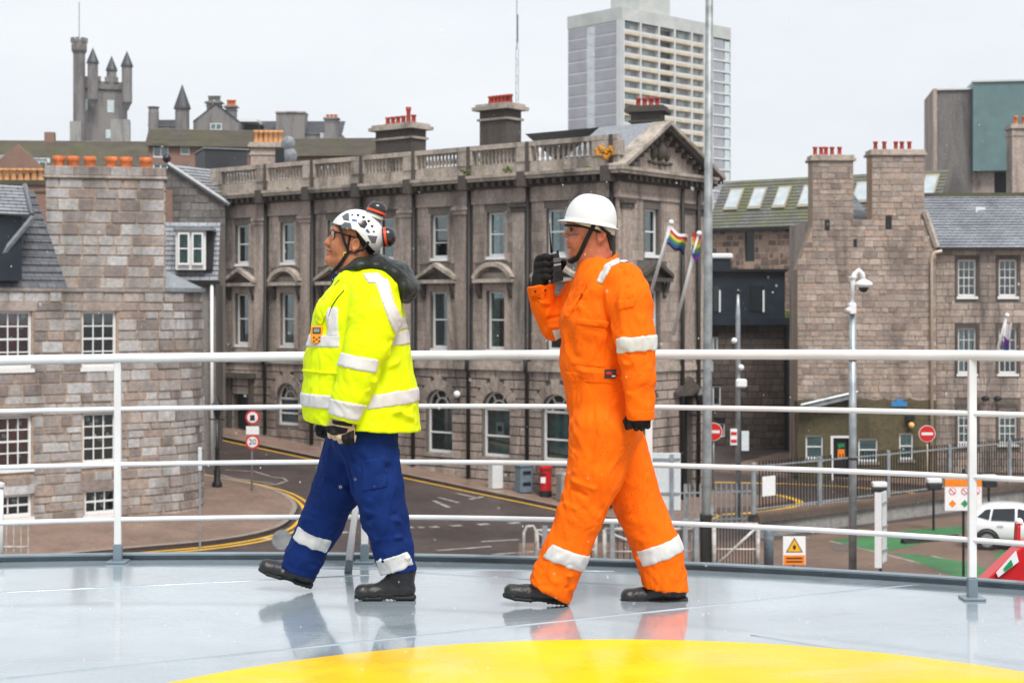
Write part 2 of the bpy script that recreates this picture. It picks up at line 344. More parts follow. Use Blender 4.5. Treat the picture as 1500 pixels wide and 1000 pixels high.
def deckmat(name, c, var=.06, coat=.55, r0=.045, r1=.13, r2=.3, spec=.6):
    m, t, p = _new(name)
    n = noise(t, 1.1, 5, .6, 'World', (1, 1, 1), .4); r = ramp(t, [(.3, [x * (1 - var * 2) for x in c]), (.7, [x * (1 + var) for x in c])]); t.links.new(n.outputs['Fac'], r.inputs[0])
    ch = noise(t, 22, 8, .8, 'World'); rc = ramp(t, [(.62, (0,) * 3), (.70, (.45,) * 3)]); t.links.new(ch.outputs['Fac'], rc.inputs[0]); t.links.new(mixc(t, rc.outputs[0], r.outputs[0], (.22, .23, .22)), p.inputs['Base Color'])
    w = noise(t, 1.6, 6, .62, 'World', (.8, 1.3, 1), .8); rr = ramp(t, [(.38, (r0,) * 3), (.50, (r1,) * 3), (.64, (r2,) * 3)]); t.links.new(w.outputs['Fac'], rr.inputs[0]); t.links.new(rr.outputs[0], p.inputs['Roughness'])
    n2 = noise(t, 150, 3, .6, 'World'); n4 = noise(t, 7, 3, .5, 'World')
    ad = N(t, 'ShaderNodeMath', operation='MULTIPLY_ADD'); ad.inputs[1].default_value = .35; t.links.new(n2.outputs['Fac'], ad.inputs[0]); t.links.new(n4.outputs['Fac'], ad.inputs[2])
    bump(t, p, ad.outputs[0], .14, .009); p.inputs['Coat Weight'].default_value = coat; p.inputs['Coat Roughness'].default_value = .065; p.inputs['Specular IOR Level'].default_value = spec
    return m
deckmat('deck_grey', (.335, .40, .445), .14, .9, .035, .11, .34, .65); deckmat('deck_yellow', (.88, .54, .0), .10, .12, .06, .3, .55, .3)
def cloth(name, c, rough=.75, var=.12, weave=900, wb=.12, spots=None, sheen=0, folds=.0):
    m, t, p = _new(name); n = noise(t, 7, 5, .6, 'Object'); r = ramp(t, [(.3, [x * (1 - var * 1.4) for x in c]), (.7, [min(1, x * (1 + var)) for x in c])]); t.links.new(n.outputs['Fac'], r.inputs[0]); col = r.outputs[0]
    if spots:
        v = noise(t, 95, 2, .5, 'Object'); rs = ramp(t, [(.60, (0,) * 3), (.66, (.6,) * 3)]); t.links.new(v.outputs['Fac'], rs.inputs[0])
        v2 = noise(t, 5, 3, .5, 'Object'); r2 = ramp(t, [(.45, (0,) * 3), (.6, (1,) * 3)]); t.links.new(v2.outputs['Fac'], r2.inputs[0])
        ml = N(t, 'ShaderNodeMath', operation='MULTIPLY'); t.links.new(rs.outputs[0], ml.inputs[0]); t.links.new(r2.outputs[0], ml.inputs[1]); col = mixc(t, ml.outputs[0], col, spots)
    t.links.new(col, p.inputs['Base Color']); p.inputs['Roughness'].default_value = rough; p.inputs['Sheen Weight'].default_value = sheen; p.inputs['Specular IOR Level'].default_value = .18
    b1 = bump(t, p, noise(t, weave, 2, .5, 'Object').outputs['Fac'], wb, .004)
    if folds:
        b2 = N(t, 'ShaderNodeBump'); b2.inputs['Strength'].default_value = folds; b2.inputs['Distance'].default_value = .02
        t.links.new(noise(t, 8, 3, .5, 'Object', (1, 1, .65), .9, 'RIDGED_MULTIFRACTAL').outputs['Fac'], b2.inputs['Height']); t.links.new(b2.outputs[0], b1.inputs['Normal'])
    return m
cloth('hivis_yellow', (.70, .86, .0), .6, .05, folds=.45); cloth('hivis_orange', (.92, .142, .0), .8, .06, spots=(.42, .06, .0), folds=.5); cloth('navy_blue', (.003, .021, .125), .8, .15, folds=.5)
cloth('hood_black', (.022, .026, .022), .32, .3, folds=.35); cloth('glove_black', (.012, .012, .013), .6, .2, folds=.1); cloth('glove_tan', (.55, .42, .29), .8, .12); cloth('reflective', (.60, .60, .59), .4, .05, weave=300, wb=.2, sheen=0)
cloth('hair_dark', (.03, .018, .012), .6, .4); cloth('strap_black', (.014, .014, .015), .6, .15); cloth('zip_black', (.02, .022, .02), .5, .1)
def skinmat(name, c, c2):
    m, t, p = _new(name); n = noise(t, 30, 5, .6, 'Object'); r = ramp(t, [(.3, c2), (.65, c)]); t.links.new(n.outputs['Fac'], r.inputs[0]); t.links.new(r.outputs[0], p.inputs['Base Color'])
    p.inputs['Roughness'].default_value = .42; p.inputs['Subsurface Weight'].default_value = .15; p.inputs['Subsurface Radius'].default_value = (.012, .004, .002); p.inputs['Subsurface Scale'].default_value = 1
    bump(t, p, noise(t, 350, 2, .5, 'Object').outputs['Fac'], .08, .003); return m
skinmat('skin_tan', (.47, .185, .08), (.33, .105, .04)); skinmat('skin_ruddy', (.53, .18, .085), (.38, .09, .04))
plain('lip', (.24, .055, .04), .5, var=.1); plain('eye_white', (.7, .68, .64), .2, var=0); plain('boot_black', (.016, .016, .017), .38, var=.3, scale=30, bmp=.25, bscale=70); plain('boot_sole', (.012, .012, .012), .7, var=.1)
plain('helmet_white', (.66, .665, .66), .22, var=.02, coat=.3); plain('helmet_inside', (.62, .58, .48), .5, var=.05); plain('lamp_black', (.02, .021, .024), .22, var=.1); plain('lamp_red', (.75, .07, .02), .4, var=.05); plain('meter_orange', (.85, .30, .01), .35, var=.04); plain('radio_black', (.02, .021, .024), .4, var=.1); plain('radio_grey', (.22, .24, .25), .4, var=.1)
plain('buckle_yellow', (.70, .50, .06), .4, var=.1); plain('visor_grey', (.10, .11, .13), .2, var=.1); plain('clip_blue', (.03, .10, .30), .4, var=.1); plain('badge_blue', (.04, .08, .25), .5, var=.3, scale=90)
# ------------------------------------------------------------------ ground, water, road, pavements
def sheet(name, pts, mat, lift, parent=None, label=None, thick=0, kind='structure'):
    """flat polygon laid on the two planes of the ground, split at the crease"""
    bm = bmesh.new(); vs = [bm.verts.new((p[0], p[1], 0)) for p in pts]; bm.faces.new(vs)
    bmesh.ops.triangulate(bm, faces=bm.faces[:])
    bmesh.ops.bisect_plane(bm, geom=bm.verts[:] + bm.edges[:] + bm.faces[:], plane_co=C0, plane_no=U)
    for v in bm.verts: v.co.z = gz(v.co.x, v.co.y) + lift
    bmesh.ops.recalc_face_normals(bm, faces=bm.faces[:])
    for f in bm.faces:
        if f.normal.z < 0: f.normal_flip()
    if thick:
        ext = bmesh.ops.extrude_edge_only(bm, edges=[e for e in bm.edges if e.is_boundary])
        for e in ext['geom']:
            if isinstance(e, bmesh.types.BMVert): e.co.z -= thick
    me = bpy.data.meshes.new(name); bm.to_mesh(me); bm.free(); me.materials.append(mat)
    o = link(name, me, parent)
    if kind and parent is None: o['kind'] = kind
    return o
def strip(pts, w, side=0.0):
    """outline of a band of width w along pts, shifted sideways by side"""
    P2 = [Vector((p[0], p[1])) for p in pts]; L = []; R = []
    for i, p in enumerate(P2):
        t = (P2[min(i + 1, len(P2) - 1)] - P2[max(i - 1, 0)]).normalized(); n = Vector((-t.y, t.x))
        L.append(p + n * (side + w / 2)); R.append(p + n * (side - w / 2))
    return L, R
def band(name, pts, w, mat, lift, side=0.0):
    L, R = strip(pts, w, side); mb = MB()
    bm = bmesh.new(); a = [bm.verts.new((p.x, p.y, 0)) for p in L]; b = [bm.verts.new((p.x, p.y, 0)) for p in R]
    for i in range(len(a) - 1): bm.faces.new((b[i], b[i + 1], a[i + 1], a[i]))
    bmesh.ops.bisect_plane(bm, geom=bm.verts[:] + bm.edges[:] + bm.faces[:], plane_co=C0, plane_no=U)
    for v in bm.verts: v.co.z = gz(v.co.x, v.co.y) + lift
    for f in bm.faces:
        f.normal_update()
        if f.normal.z < 0: f.normal_flip()
    me = bpy.data.meshes.new(name); bm.to_mesh(me); bm.free(); me.materials.append(mat); o = link(name, me); o['kind'] = 'structure'; return o
def curve(pts, n=8):
    """smooth Catmull-Rom through ground points"""
    P3 = [Vector((p[0], p[1])) for p in pts]; P3 = [P3[0] * 2 - P3[1]] + P3 + [P3[-1] * 2 - P3[-2]]; res = []
    for i in range(1, len(P3) - 2):
        for k in range(n):
            t = k / n; a, b, c, d = P3[i - 1:i + 3]
            res.append(.5 * ((2 * b) + (c - a) * t + (2 * a - 5 * b + 4 * c - d) * t * t + (3 * b - a - 3 * c + d) * t ** 3))
    return res + [P3[-2]]
_g = MB()
V = Vector((-U.y, U.x, 0)) * -1
def gp(s, w): q = C0 + U * s + V * w; return (q.x, q.y, SL * s if s > 0 else 0)
_g.add([gp(-900, -45), gp(0, -45), gp(0, 900), gp(-900, 900)], [(0, 1, 2, 3)]); _g.add([gp(0, -45), gp(SCAP, -45), gp(SCAP, 900), gp(0, 900)], [(0, 1, 2, 3)])
def gq(s, w): q = C0 + U * s + V * w; return (q.x, q.y, SL * SCAP)
_g.add([gq(SCAP, -45), gq(900, -45), gq(900, 900), gq(SCAP, 900)], [(0, 1, 2, 3)])
gr = _g.build('ground', M['tarmac'], fix=False); gr['kind'] = 'structure'
_w = MB(); _w.add([(-400, -200, -3), (400, -200, -3), (400, 60, -3), (-400, 60, -3)], [(0, 1, 2, 3)]); _w.build('water', M['water'], fix=False)['kind'] = 'structure'
FL = Face(C0, math.atan2(-U.y, -U.x)); FR = Face(C0, math.atan2(-U.x, U.y))
# pavement in front of the custom house, and the kerb with its yellow line
far_k = [G(250, 627), G(300, 637), G(450, 669), G(600, 699), G(700, 720), G(820, 745), G(900, 762), G(960, 772), G(1010, 770), G(1045, 752)]
fk = curve(far_k, 4)
back = [FR.pt(9, 0, .0), FR.pt(0, 0, 0), FL.pt(-30, 0, 0)]
sheet('pavement', [*[(p.x, p.y) for p in fk], *[(b.x, b.y) for b in back]], M['paving'], .12, thick=.13)
band('kerb', fk, .18, M['kerb'], .128, .0); band('yellow_line', fk, .16, M['yellow_line'], .006, -.32)
near_k = curve([G(240, 688), G(300, 700), G(360, 711), G(405, 723), G(428, 738), G(430, 752), G(412, 772), G(370, 786), G(300, 797), G(200, 806), G(60, 818), G(-60, 826)], 5)
sheet('pavement', [*[(p.x, p.y) for p in near_k], (-40, 47), (-40, 75), (-22, 72)], M['paving'], .12, thick=.13)
band('kerb', near_k, .18, M['kerb'], .128); band('yellow_line', near_k, .13, M['yellow_line'], .006, .33); band('yellow_line', near_k, .13, M['yellow_line'], .006, .62)
# paving flags of the pavements: thin proud slabs
def flags(poly_px, n_u, n_v, lift):
    a, b, c, d = [G(*p) for p in poly_px]
    for i in range(n_u):
        for j in range(n_v):
            def q(u, v): p = (a * (1 - u) + b * u) * (1 - v) + (d * (1 - u) + c * u) * v; return (p.x, p.y)
            e = .03
            yield [q((i + e) / n_u, (j + e) / n_v), q((i + 1 - e) / n_u, (j + e) / n_v), q((i + 1 - e) / n_u, (j + 1 - e) / n_v), q((i + e) / n_u, (j + 1 - e) / n_v)]
# white road markings
def mark(px, w=.14):
    band('road_marking', [G(*p) for p in px], w, M['white_line'], .005)
mark([(318, 694), (345, 701), (400, 708)]); mark([(395, 698), (415, 700), (421, 704), (405, 709), (385, 710)], .12); mark([(330, 688), (372, 690), (395, 697)], .12)
for q in ([(635, 733), (658, 743)], [(642, 728), (672, 736)], [(668, 722), (700, 729)], [(688, 731), (708, 727)]): mark(q, .2)
for q in ([(594, 772), (606, 772)], [(612, 772), (622, 772)], [(630, 772), (642, 771)], [(660, 770), (676, 769)], [(700, 768), (716, 767)], [(745, 766), (762, 765)]): mark(q, .25)
for q in ([(705, 793), (760, 790)], [(640, 806), (720, 800)], [(720, 812), (800, 806)], [(380, 789), (405, 787)], [(490, 780), (510, 779)]): mark(q, .22)
# the road behind the fence, its kerbs and lines on the right
rk = [G(1045, 688), G(1200, 693), G(1300, 697), G(1400, 704), G(1520, 714)]
wk = [G(1045, 706), G(1150, 708), G(1250, 713), G(1390, 727), G(1500, 738)]
band('yellow_line', wk, .22, M['yellow_line'], .006)
band('yellow_line', curve([G(1045, 754), G(1110, 750), G(1160, 742), G(1172, 735), G(1150, 727), G(1130, 724)], 4), .35, M['yellow_line'], .006)
sheet('pavement', [(p.x, p.y) for p in (G(1045, 690), G(1200, 701), G(1380, 716), G(1560, 732), Vector((60, 80, 0)), Vector((14, 82, 0)))], M['paving'], .114, thick=.12)
sheet('pavement', [(p.x, p.y) for p in (G(1045, 748), G(1105, 745), G(1152, 738), G(1158, 735), G(1140, 730), G(1045, 726))], M['setts'], .126, thick=.13)
for q in ([(1165, 741), (1230, 734), (1300, 729), (1390, 722)], [(1230, 737), (1330, 732)]): mark(q, .3)
# the yard with its green walkways
yard = [G(1130, 792), G(1300, 767), G(1530, 740), G(1900, 700), Vector((40, 20, 0)), Vector((9, 20, 0)), G(760, 850), G(760, 795)]
sheet('yard', [(p.x, p.y) for p in yard], M['setts'], .004)
def green(px): sheet('green_walkway', [(p.x, p.y) for p in (G(*q) for q in px)], M['green_paint'], .008)
green([(1215, 791), (1290, 784), (1330, 776), (1410, 770), (1410, 781), (1300, 808), (1285, 808)]); green([(1310, 810), (1345, 812), (1420, 824), (1470, 842), (1450, 852), (1400, 845)])
green([(1455, 812), (1480, 800), (1500, 803), (1500, 835), (1470, 828)])
for q in ([(1215, 792), (1260, 802), (1310, 815), (1420, 842)], [(1365, 814), (1440, 832)], [(1395, 792), (1470, 806)]): mark(q, .14)
sheet('drain_patch', [(p.x, p.y) for p in (G(1212, 798), G(1242, 796), G(1250, 806), G(1222, 808))], M['granite_dark'], .009)
# ------------------------------------------------------------------ the ship's deck
DC = Vector((-1.43, -.547, 0)); DR = 8.69
_d = MB(); nseg = 180
ring = [(DC.x + DR * math.cos(2 * math.pi * k / nseg), DC.y + DR * math.sin(2 * math.pi * k / nseg)) for k in range(nseg)]
_d.prism([(x, y, DECK - .35) for x, y in ring], (0, 0, .35)); dk = _d.build('deck', M['deck_grey']); dk['kind'] = 'structure'
lp = MB()
def arcbox(mb, c, r0, r1, z0, z1, t0, t1, n=90):
    for k in range(n):
        a, b = t0 + (t1 - t0) * k / n, t0 + (t1 - t0) * (k + 1) / n
        q = lambda r, t, z: (c.x + r * math.cos(t), c.y + r * math.sin(t), z)
        fs = [(q(r0, a, z1), q(r1, a, z1), q(r1, b, z1), q(r0, b, z1)), (q(r0, a, z0), q(r0, a, z1), q(r0, b, z1), q(r0, b, z0)), (q(r1, a, z1), q(r1, a, z0), q(r1, b, z0), q(r1, b, z1))]
        for f in fs: mb.add(f, [(0, 1, 2, 3)])
arcbox(lp, DC, DR - .004, DR + .012, DECK - .4, DECK + .026, 0, 2 * math.pi, 180); lp.build('deck_edge', M['deck_trim'], dk)
l2 = MB(); arcbox(l2, DC, DR - .045, DR + .02, DECK + .0262, DECK + .034, 0, 2 * math.pi, 180); l2.build('edge_flat', M['deck_trim'], dk)
yc = MB(); arcbox(yc, Vector((.40, 4.0, 0)), 1.13, 2.13, DECK - .01, DECK + .004, 0, 2 * math.pi, 160); yr = yc.build('painted_circle', M['deck_yellow'], dk)
def dp(px, py, lift=0): d = F * (ZC - DECK) / (py - HY); return Vector(((px - CX) / F * d, d, DECK + lift))
for a, b in (((-200, 1015), (1345, 855)), ((-100, 872), (620, 838)), ((600, 838), (1000, 862)), ((1100, 930), (1600, 1010)), ((200, 830), (900, 836))):
    mb = MB(); p, q = dp(*a), dp(*b); n = 24; pts = [p.lerp(q, k / n) + Vector((0, 0, random.uniform(-.0008, .0008))) for k in range(n + 1)]
    mb.tube([x + Vector((0, 0, -.0035)) for x in pts], .0075, 6); mb.build('weld_seam', M['deck_grey'], dk, smooth=True)
hull = MB(); hull.lathe([(DR - .6, -9.5), (DR - .6, -.3)], (DC.x, DC.y, DECK), 64); hl = hull.build('hull', M['deck_trim'], dk)
# ------------------------------------------------------------------ the railing
RC = Vector((-1.4, 1.80, 0)); RR = 6.25
rl = root('railing', (-1.4, 8.1, DECK), 'white tubular guard rail with four bars along the deck edge', 'railing')
def rp(x, z):                               # point of the railing over lateral position x
    return Vector((x, RC.y + math.sqrt(max(.01, RR ** 2 - (x - RC.x) ** 2)), DECK + z))
def lift(x): return .045 * (x + 2.05) / 4.14
xs = [-6.0 + .15 * k for k in range(70)]
for nm, z, r in (('top_rail', 1.045, .0245), ('rail', .786, .0128), ('rail', .502, .0128), ('rail', .220, .0128)):
    mb = MB(); mb.tube([rp(x, z + lift(x)) for x in xs if abs(x - RC.x) < 6.0], r, 12); mb.build(nm, M['rail_white'], rl, smooth=True)
for x in (-4.75, -3.42, -2.02, -.755, .672, 2.06, 3.3):
    b = rp(x, 0); t = rp(x, 1.03 + lift(x)); j = b.lerp(t, .09)
    po = MB().box(((j.x + t.x) / 2, (j.y + t.y) / 2, (j.z + t.z) / 2), (.036, .03, t.z - j.z)).build('post', M['rail_white'], rl, bevel=.004)
    f = MB().box(((b.x + j.x) / 2, (b.y + j.y) / 2, (b.z + j.z) / 2 - .001), (.043, .034, j.z - b.z)); f.box((b.x, b.y, b.z + .006), (.10, .10, .012))
    f.build('post_foot', M['deck_trim'], rl, bevel=.003)
    if x in (-.755, -4.75, 3.3) or x == -.755:
        s = MB().tube([rp(x, .62) - Vector((.0, .02, 0)), b + Vector((-.05, -.30, .06))], .017, 8); s.build('stay', M['rail_white'], rl, smooth=True)
        MB().tube([b + Vector((-.042, -.245, .16)), b + Vector((-.052, -.31, .0))], .020, 8).build('stay_foot', M['deck_trim'], rl, smooth=True)
# ------------------------------------------------------------------ windows, chimneys
def sash(fc, a0, a1, z0, z1, parent, back='room_dark', cols=1, rows=2, rec=.16, fw=.07, sill=None, bar=.035, curtain=None, heavy=None, baubles=0, sillmat=None):
    inner = .55 if rec > .06 else .075
    o = -rec; mb = MB()
    fc.box(mb, a0, a0 + fw, z0, z1, o - .08, o); fc.box(mb, a1 - fw, a1, z0, z1, o - .08, o)
    fc.box(mb, a0 + fw, a1 - fw, z1 - fw, z1, o - .08, o); fc.box(mb, a0 + fw, a1 - fw, z0, z0 + fw * 1.3, o - .08, o)
    ia0, ia1, iz0, iz1 = a0 + fw, a1 - fw, z0 + fw * 1.3, z1 - fw
    ze = [iz0 + (iz1 - iz0) * k / rows for k in range(rows + 1)]; ae = [ia0 + (ia1 - ia0) * k / cols for k in range(cols + 1)]
    for k in range(1, rows):
        w = bar * (1.6 if (rows % 2 == 0 and k == rows // 2) or heavy == k else 1); fc.box(mb, ia0, ia1, ze[k] - w / 2, ze[k] + w / 2, o - .07, o - .012)
    for k in range(1, cols):
        for j in range(rows): fc.box(mb, ae[k] - bar / 2, ae[k] + bar / 2, ze[j] + bar * .5, ze[j + 1] - bar * .5, o - .065, o - .017)
    w = mb.build('window', M['window_white'], parent)
    for i in range(cols):
        for j in range(rows):
            c = fc.pt((ae[i] + ae[i + 1]) / 2, (ze[j] + ze[j + 1]) / 2, o - .045); piece('pane', M['pane_glass'], w, c, (ae[i + 1] - ae[i], .006, ze[j + 1] - ze[j]), fc.ang, 'plate')
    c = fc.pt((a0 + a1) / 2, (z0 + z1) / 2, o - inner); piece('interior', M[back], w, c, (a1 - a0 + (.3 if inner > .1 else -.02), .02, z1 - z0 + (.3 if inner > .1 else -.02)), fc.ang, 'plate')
    if curtain:
        for sgn in ((-1, 1) if curtain != 'blind_white' else (0,)):
            n = 9; cm = MB(); wd = (a1 - a0) * (.36 if sgn else .9); ca = (a0 + a1) / 2 + sgn * (a1 - a0) * .27
            ps = [(ca - wd / 2 + wd * k / n, -.2 + .03 * (k % 2)) for k in range(n + 1)]
            for k in range(n): cm.add([fc.pt(ps[k][0], z0, o + ps[k][1]), fc.pt(ps[k + 1][0], z0, o + ps[k + 1][1]), fc.pt(ps[k + 1][0], z1, o + ps[k + 1][1]), fc.pt(ps[k][0], z1, o + ps[k][1])], [(0, 1, 2, 3)])
            cm.build('curtain', M[curtain], w, fix=False)
    for k in range(baubles):
        p = fc.pt(random.uniform(ia0 + .1, ia1 - .1), random.uniform(iz0 + .15, iz1 - .1), o - .15); r = random.uniform(.05, .085)
        MB().lathe([(r * math.sin(math.pi * i / 6) + 1e-4, -r * math.cos(math.pi * i / 6)) for i in range(7)], p, 8, False).build('bauble', M['bauble'], w, smooth=True)
    if sill:
        s = MB(); fc.box(s, a0 - .07, a1 + .07, z0 - .13, z0 - .004, o - .08, sill); s.build('sill', M[sillmat or 'window_white'], w)
    return w
def pot_profile(h, r): return [(r * .95, 0), (r * .85, h * .15), (r * .72, h * .75), (r * .95, h * .8), (r, h), (r * .75, h), (r * .7, h * .9)]
def chimney(parent, c, w, d, z0, z1, rz, mat, cap, pots, potmat, pr=.16, ph=.5, flare=.22, capm=None, tall=None, potx=None):
    st = MB().box((c[0], c[1], (z0 + z1) / 2), (w, d, z1 - z0), rz).build('chimney', mat, parent)
    cm = MB()
    for k, (dz, hh, ov) in enumerate(((-.45, .10, flare * .35), (0, .16, flare), (.163, .12, flare * .55))): cm.box((c[0], c[1], z1 + dz + hh / 2), (w + 2 * ov, d + 2 * ov, hh), rz)
    cm.build('cap', capm or cap, st)
    for k in range(pots):
        u = (potx[k] if potx else ((k + .5) / pots - .5) * .86) * w; h = ph * (1.9 if tall == k else 1)
        p = (c[0] + u * math.cos(rz), c[1] + u * math.sin(rz), z1 + .28); MB().lathe(pot_profile(h, pr), p, 10, False).build('chimney_pot', potmat, st, smooth=True)
    return st
# ------------------------------------------------------------------ the custom house
ch = root('custom_house', tuple(C0), 'long brown granite building with stone balustrade, pedimented end and arched ground floor windows', 'building')
BR = M['granite_brown']; TR = M['trim_stone']; SO = M['trim_sooty']
WA = [-(3.05 + 3.18 * i) for i in range(7)]
holesL = []; archL = []
for i, a in enumerate(WA):
    holesL += [(a - .5, a + .5, 10.28, 12.15), (a - .5, a + .5, 6.37, 8.83)]
    if i < 6:
        s = 1.84 if i < 5 else 2.6; holesL.append((a - .75, a + .75, s, 4.6)); archL.append((a, 3.85, .75))
    else: holesL.append((a - .6, a + .6, 2.1, 4.7))
holesR = []; WR = [2.43]
for a in WR: holesR += [(a - .5, a + .5, 10.28, 12.15), (a - .5, a + .5, 6.37, 8.83)]
holesR += [(.9, 2.1, .2, 4.4), (4.4, 5.5, .2, 4.4)]
wl = MB(); LEN = -24.3; RW = 6.7
wall(wl, FL, LEN, 0, -1, 13.9, holesL, .32); wall(wl, FR, 0, RW, -1, 13.9, holesR, .32)
FRB = Face(FR.pt(RW, 0), FR.ang + math.pi / 2); wall(wl, FRB, 0, 24.3, -1, 13.9); FLB = Face(FL.pt(LEN, 0), FL.ang - math.pi / 2)
wl.add([FL.pt(LEN, -1), FL.pt(LEN, 13.9), FL.pt(LEN, 13.9, -RW), FL.pt(LEN, -1, -RW)], [(0, 1, 2, 3)])
wl.add([FL.pt(LEN, 13.85), FL.pt(0, 13.85), FL.pt(0, 13.85, -RW), FL.pt(LEN, 13.85, -RW)], [(0, 1, 2, 3)])
def spandrel(mb, fc, a, zs, r, ztop, out=0.0, n=14, depth=.32):
    for k in range(n):
        t0, t1 = math.pi * k / n, math.pi * (k + 1) / n
        p0, p1 = (a + r * math.cos(t0), zs + r * math.sin(t0)), (a + r * math.cos(t1), zs + r * math.sin(t1))
        mb.add([fc.pt(p0[0], p0[1], out), fc.pt(p0[0], ztop, out), fc.pt(p1[0], ztop, out), fc.pt(p1[0], p1[1], out)], [(0, 1, 2, 3)])
        mb.add([fc.pt(p0[0], p0[1], out), fc.pt(p1[0], p1[1], out), fc.pt(p1[0], p1[1], -depth), fc.pt(p0[0], p0[1], -depth)], [(0, 1, 2, 3)])
for a, zs, r in archL: spandrel(wl, FL, a, zs, r, 4.602)
wl.build('wall', M['mortar_grey'], ch)
st = []
rects = lambda hs, g: [(h[0] - g, h[1] + g, h[2], h[3]) for h in hs]
ped = [(a - 1.15, a + 1.15, 8.83, 9.95) for a in WA]; pedR = [(a - 1.1, a + 1.1, 8.83, 9.95) for a in WR]
st += courses(FL, LEN, 0, 5.9, 12.5, .412, (.75, 1.25), rects(holesL, .13) + ped, .012, .02, .004)
st += courses(FR, 0, RW, 5.9, 12.5, .412, (.75, 1.25), rects(holesR, .13) + pedR, .012, .02, .004)
st += courses(FL, LEN, 0, .1, 5.5, .39, (.8, 1.2), [(h[0] - .02, h[1] + .02, h[2], 3.85) for h in holesL], .05, .07, .008, arcs=[(a, zs, r + .42) for a, zs, r in archL])
st += courses(FR, 0, RW, .1, 5.5, .39, (.8, 1.2), [(h[0], h[1], h[2], h[3]) for h in holesR], .05, .07, .008)
st = [s for s in st if s[0].z - s[1][2] / 2 > gz(s[0].x, s[0].y) - .35]
lay(st, BR, ch)
for a, zs, r in archL:                        # arch stones
    n = 9
    for k in range(n):
        t0, t1 = math.pi * (k + .03) / n, math.pi * (k + .97) / n; R1 = r + (.62 if k == n // 2 else .42)
        poly = [FL.pt(a + rr * math.cos(t), zs + rr * math.sin(t), .0) for rr, t in ((r, t0), (R1, t0), (R1, t1), (r, t1))]
        MB().prism(poly, FL.n * (.09 if k != n // 2 else .13)).build('arch_stone', BR, ch)
tr = {}
def trim(name, fc, a0, a1, z0, z1, o1, mat=TR, o0=-.05): mb = MB(); fc.box(mb, a0, a1, z0, z1, o0, o1); return mb.build(name, mat, ch)
for fc, a0, a1 in ((FL, LEN, .12), (FR, -.12 + .13, RW)):
    trim('string_course', fc, a0, a1, 5.5, 5.72, .16); trim('string_course', fc, a0, a1, 5.72, 5.9, .10, BR)
    trim('architrave', fc, a0, a1, 12.5, 12.62, .09, BR); trim('architrave', fc, a0, a1, 12.62, 12.78, .05, BR); trim('frieze', fc, a0, a1, 12.78, 13.12, .03, BR)
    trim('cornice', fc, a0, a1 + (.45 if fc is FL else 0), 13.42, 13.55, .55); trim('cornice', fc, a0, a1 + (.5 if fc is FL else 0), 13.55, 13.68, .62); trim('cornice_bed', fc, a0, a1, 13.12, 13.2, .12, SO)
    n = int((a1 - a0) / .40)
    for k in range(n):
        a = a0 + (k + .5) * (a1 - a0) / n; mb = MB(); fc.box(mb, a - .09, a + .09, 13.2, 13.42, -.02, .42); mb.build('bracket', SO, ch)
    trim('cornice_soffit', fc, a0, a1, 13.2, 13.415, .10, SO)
    if fc is FL: trim('parapet_base', fc, a0, a1, 13.68, 14.15, .14); trim('parapet_rail', fc, a0, a1, 14.78, 14.98, .20)
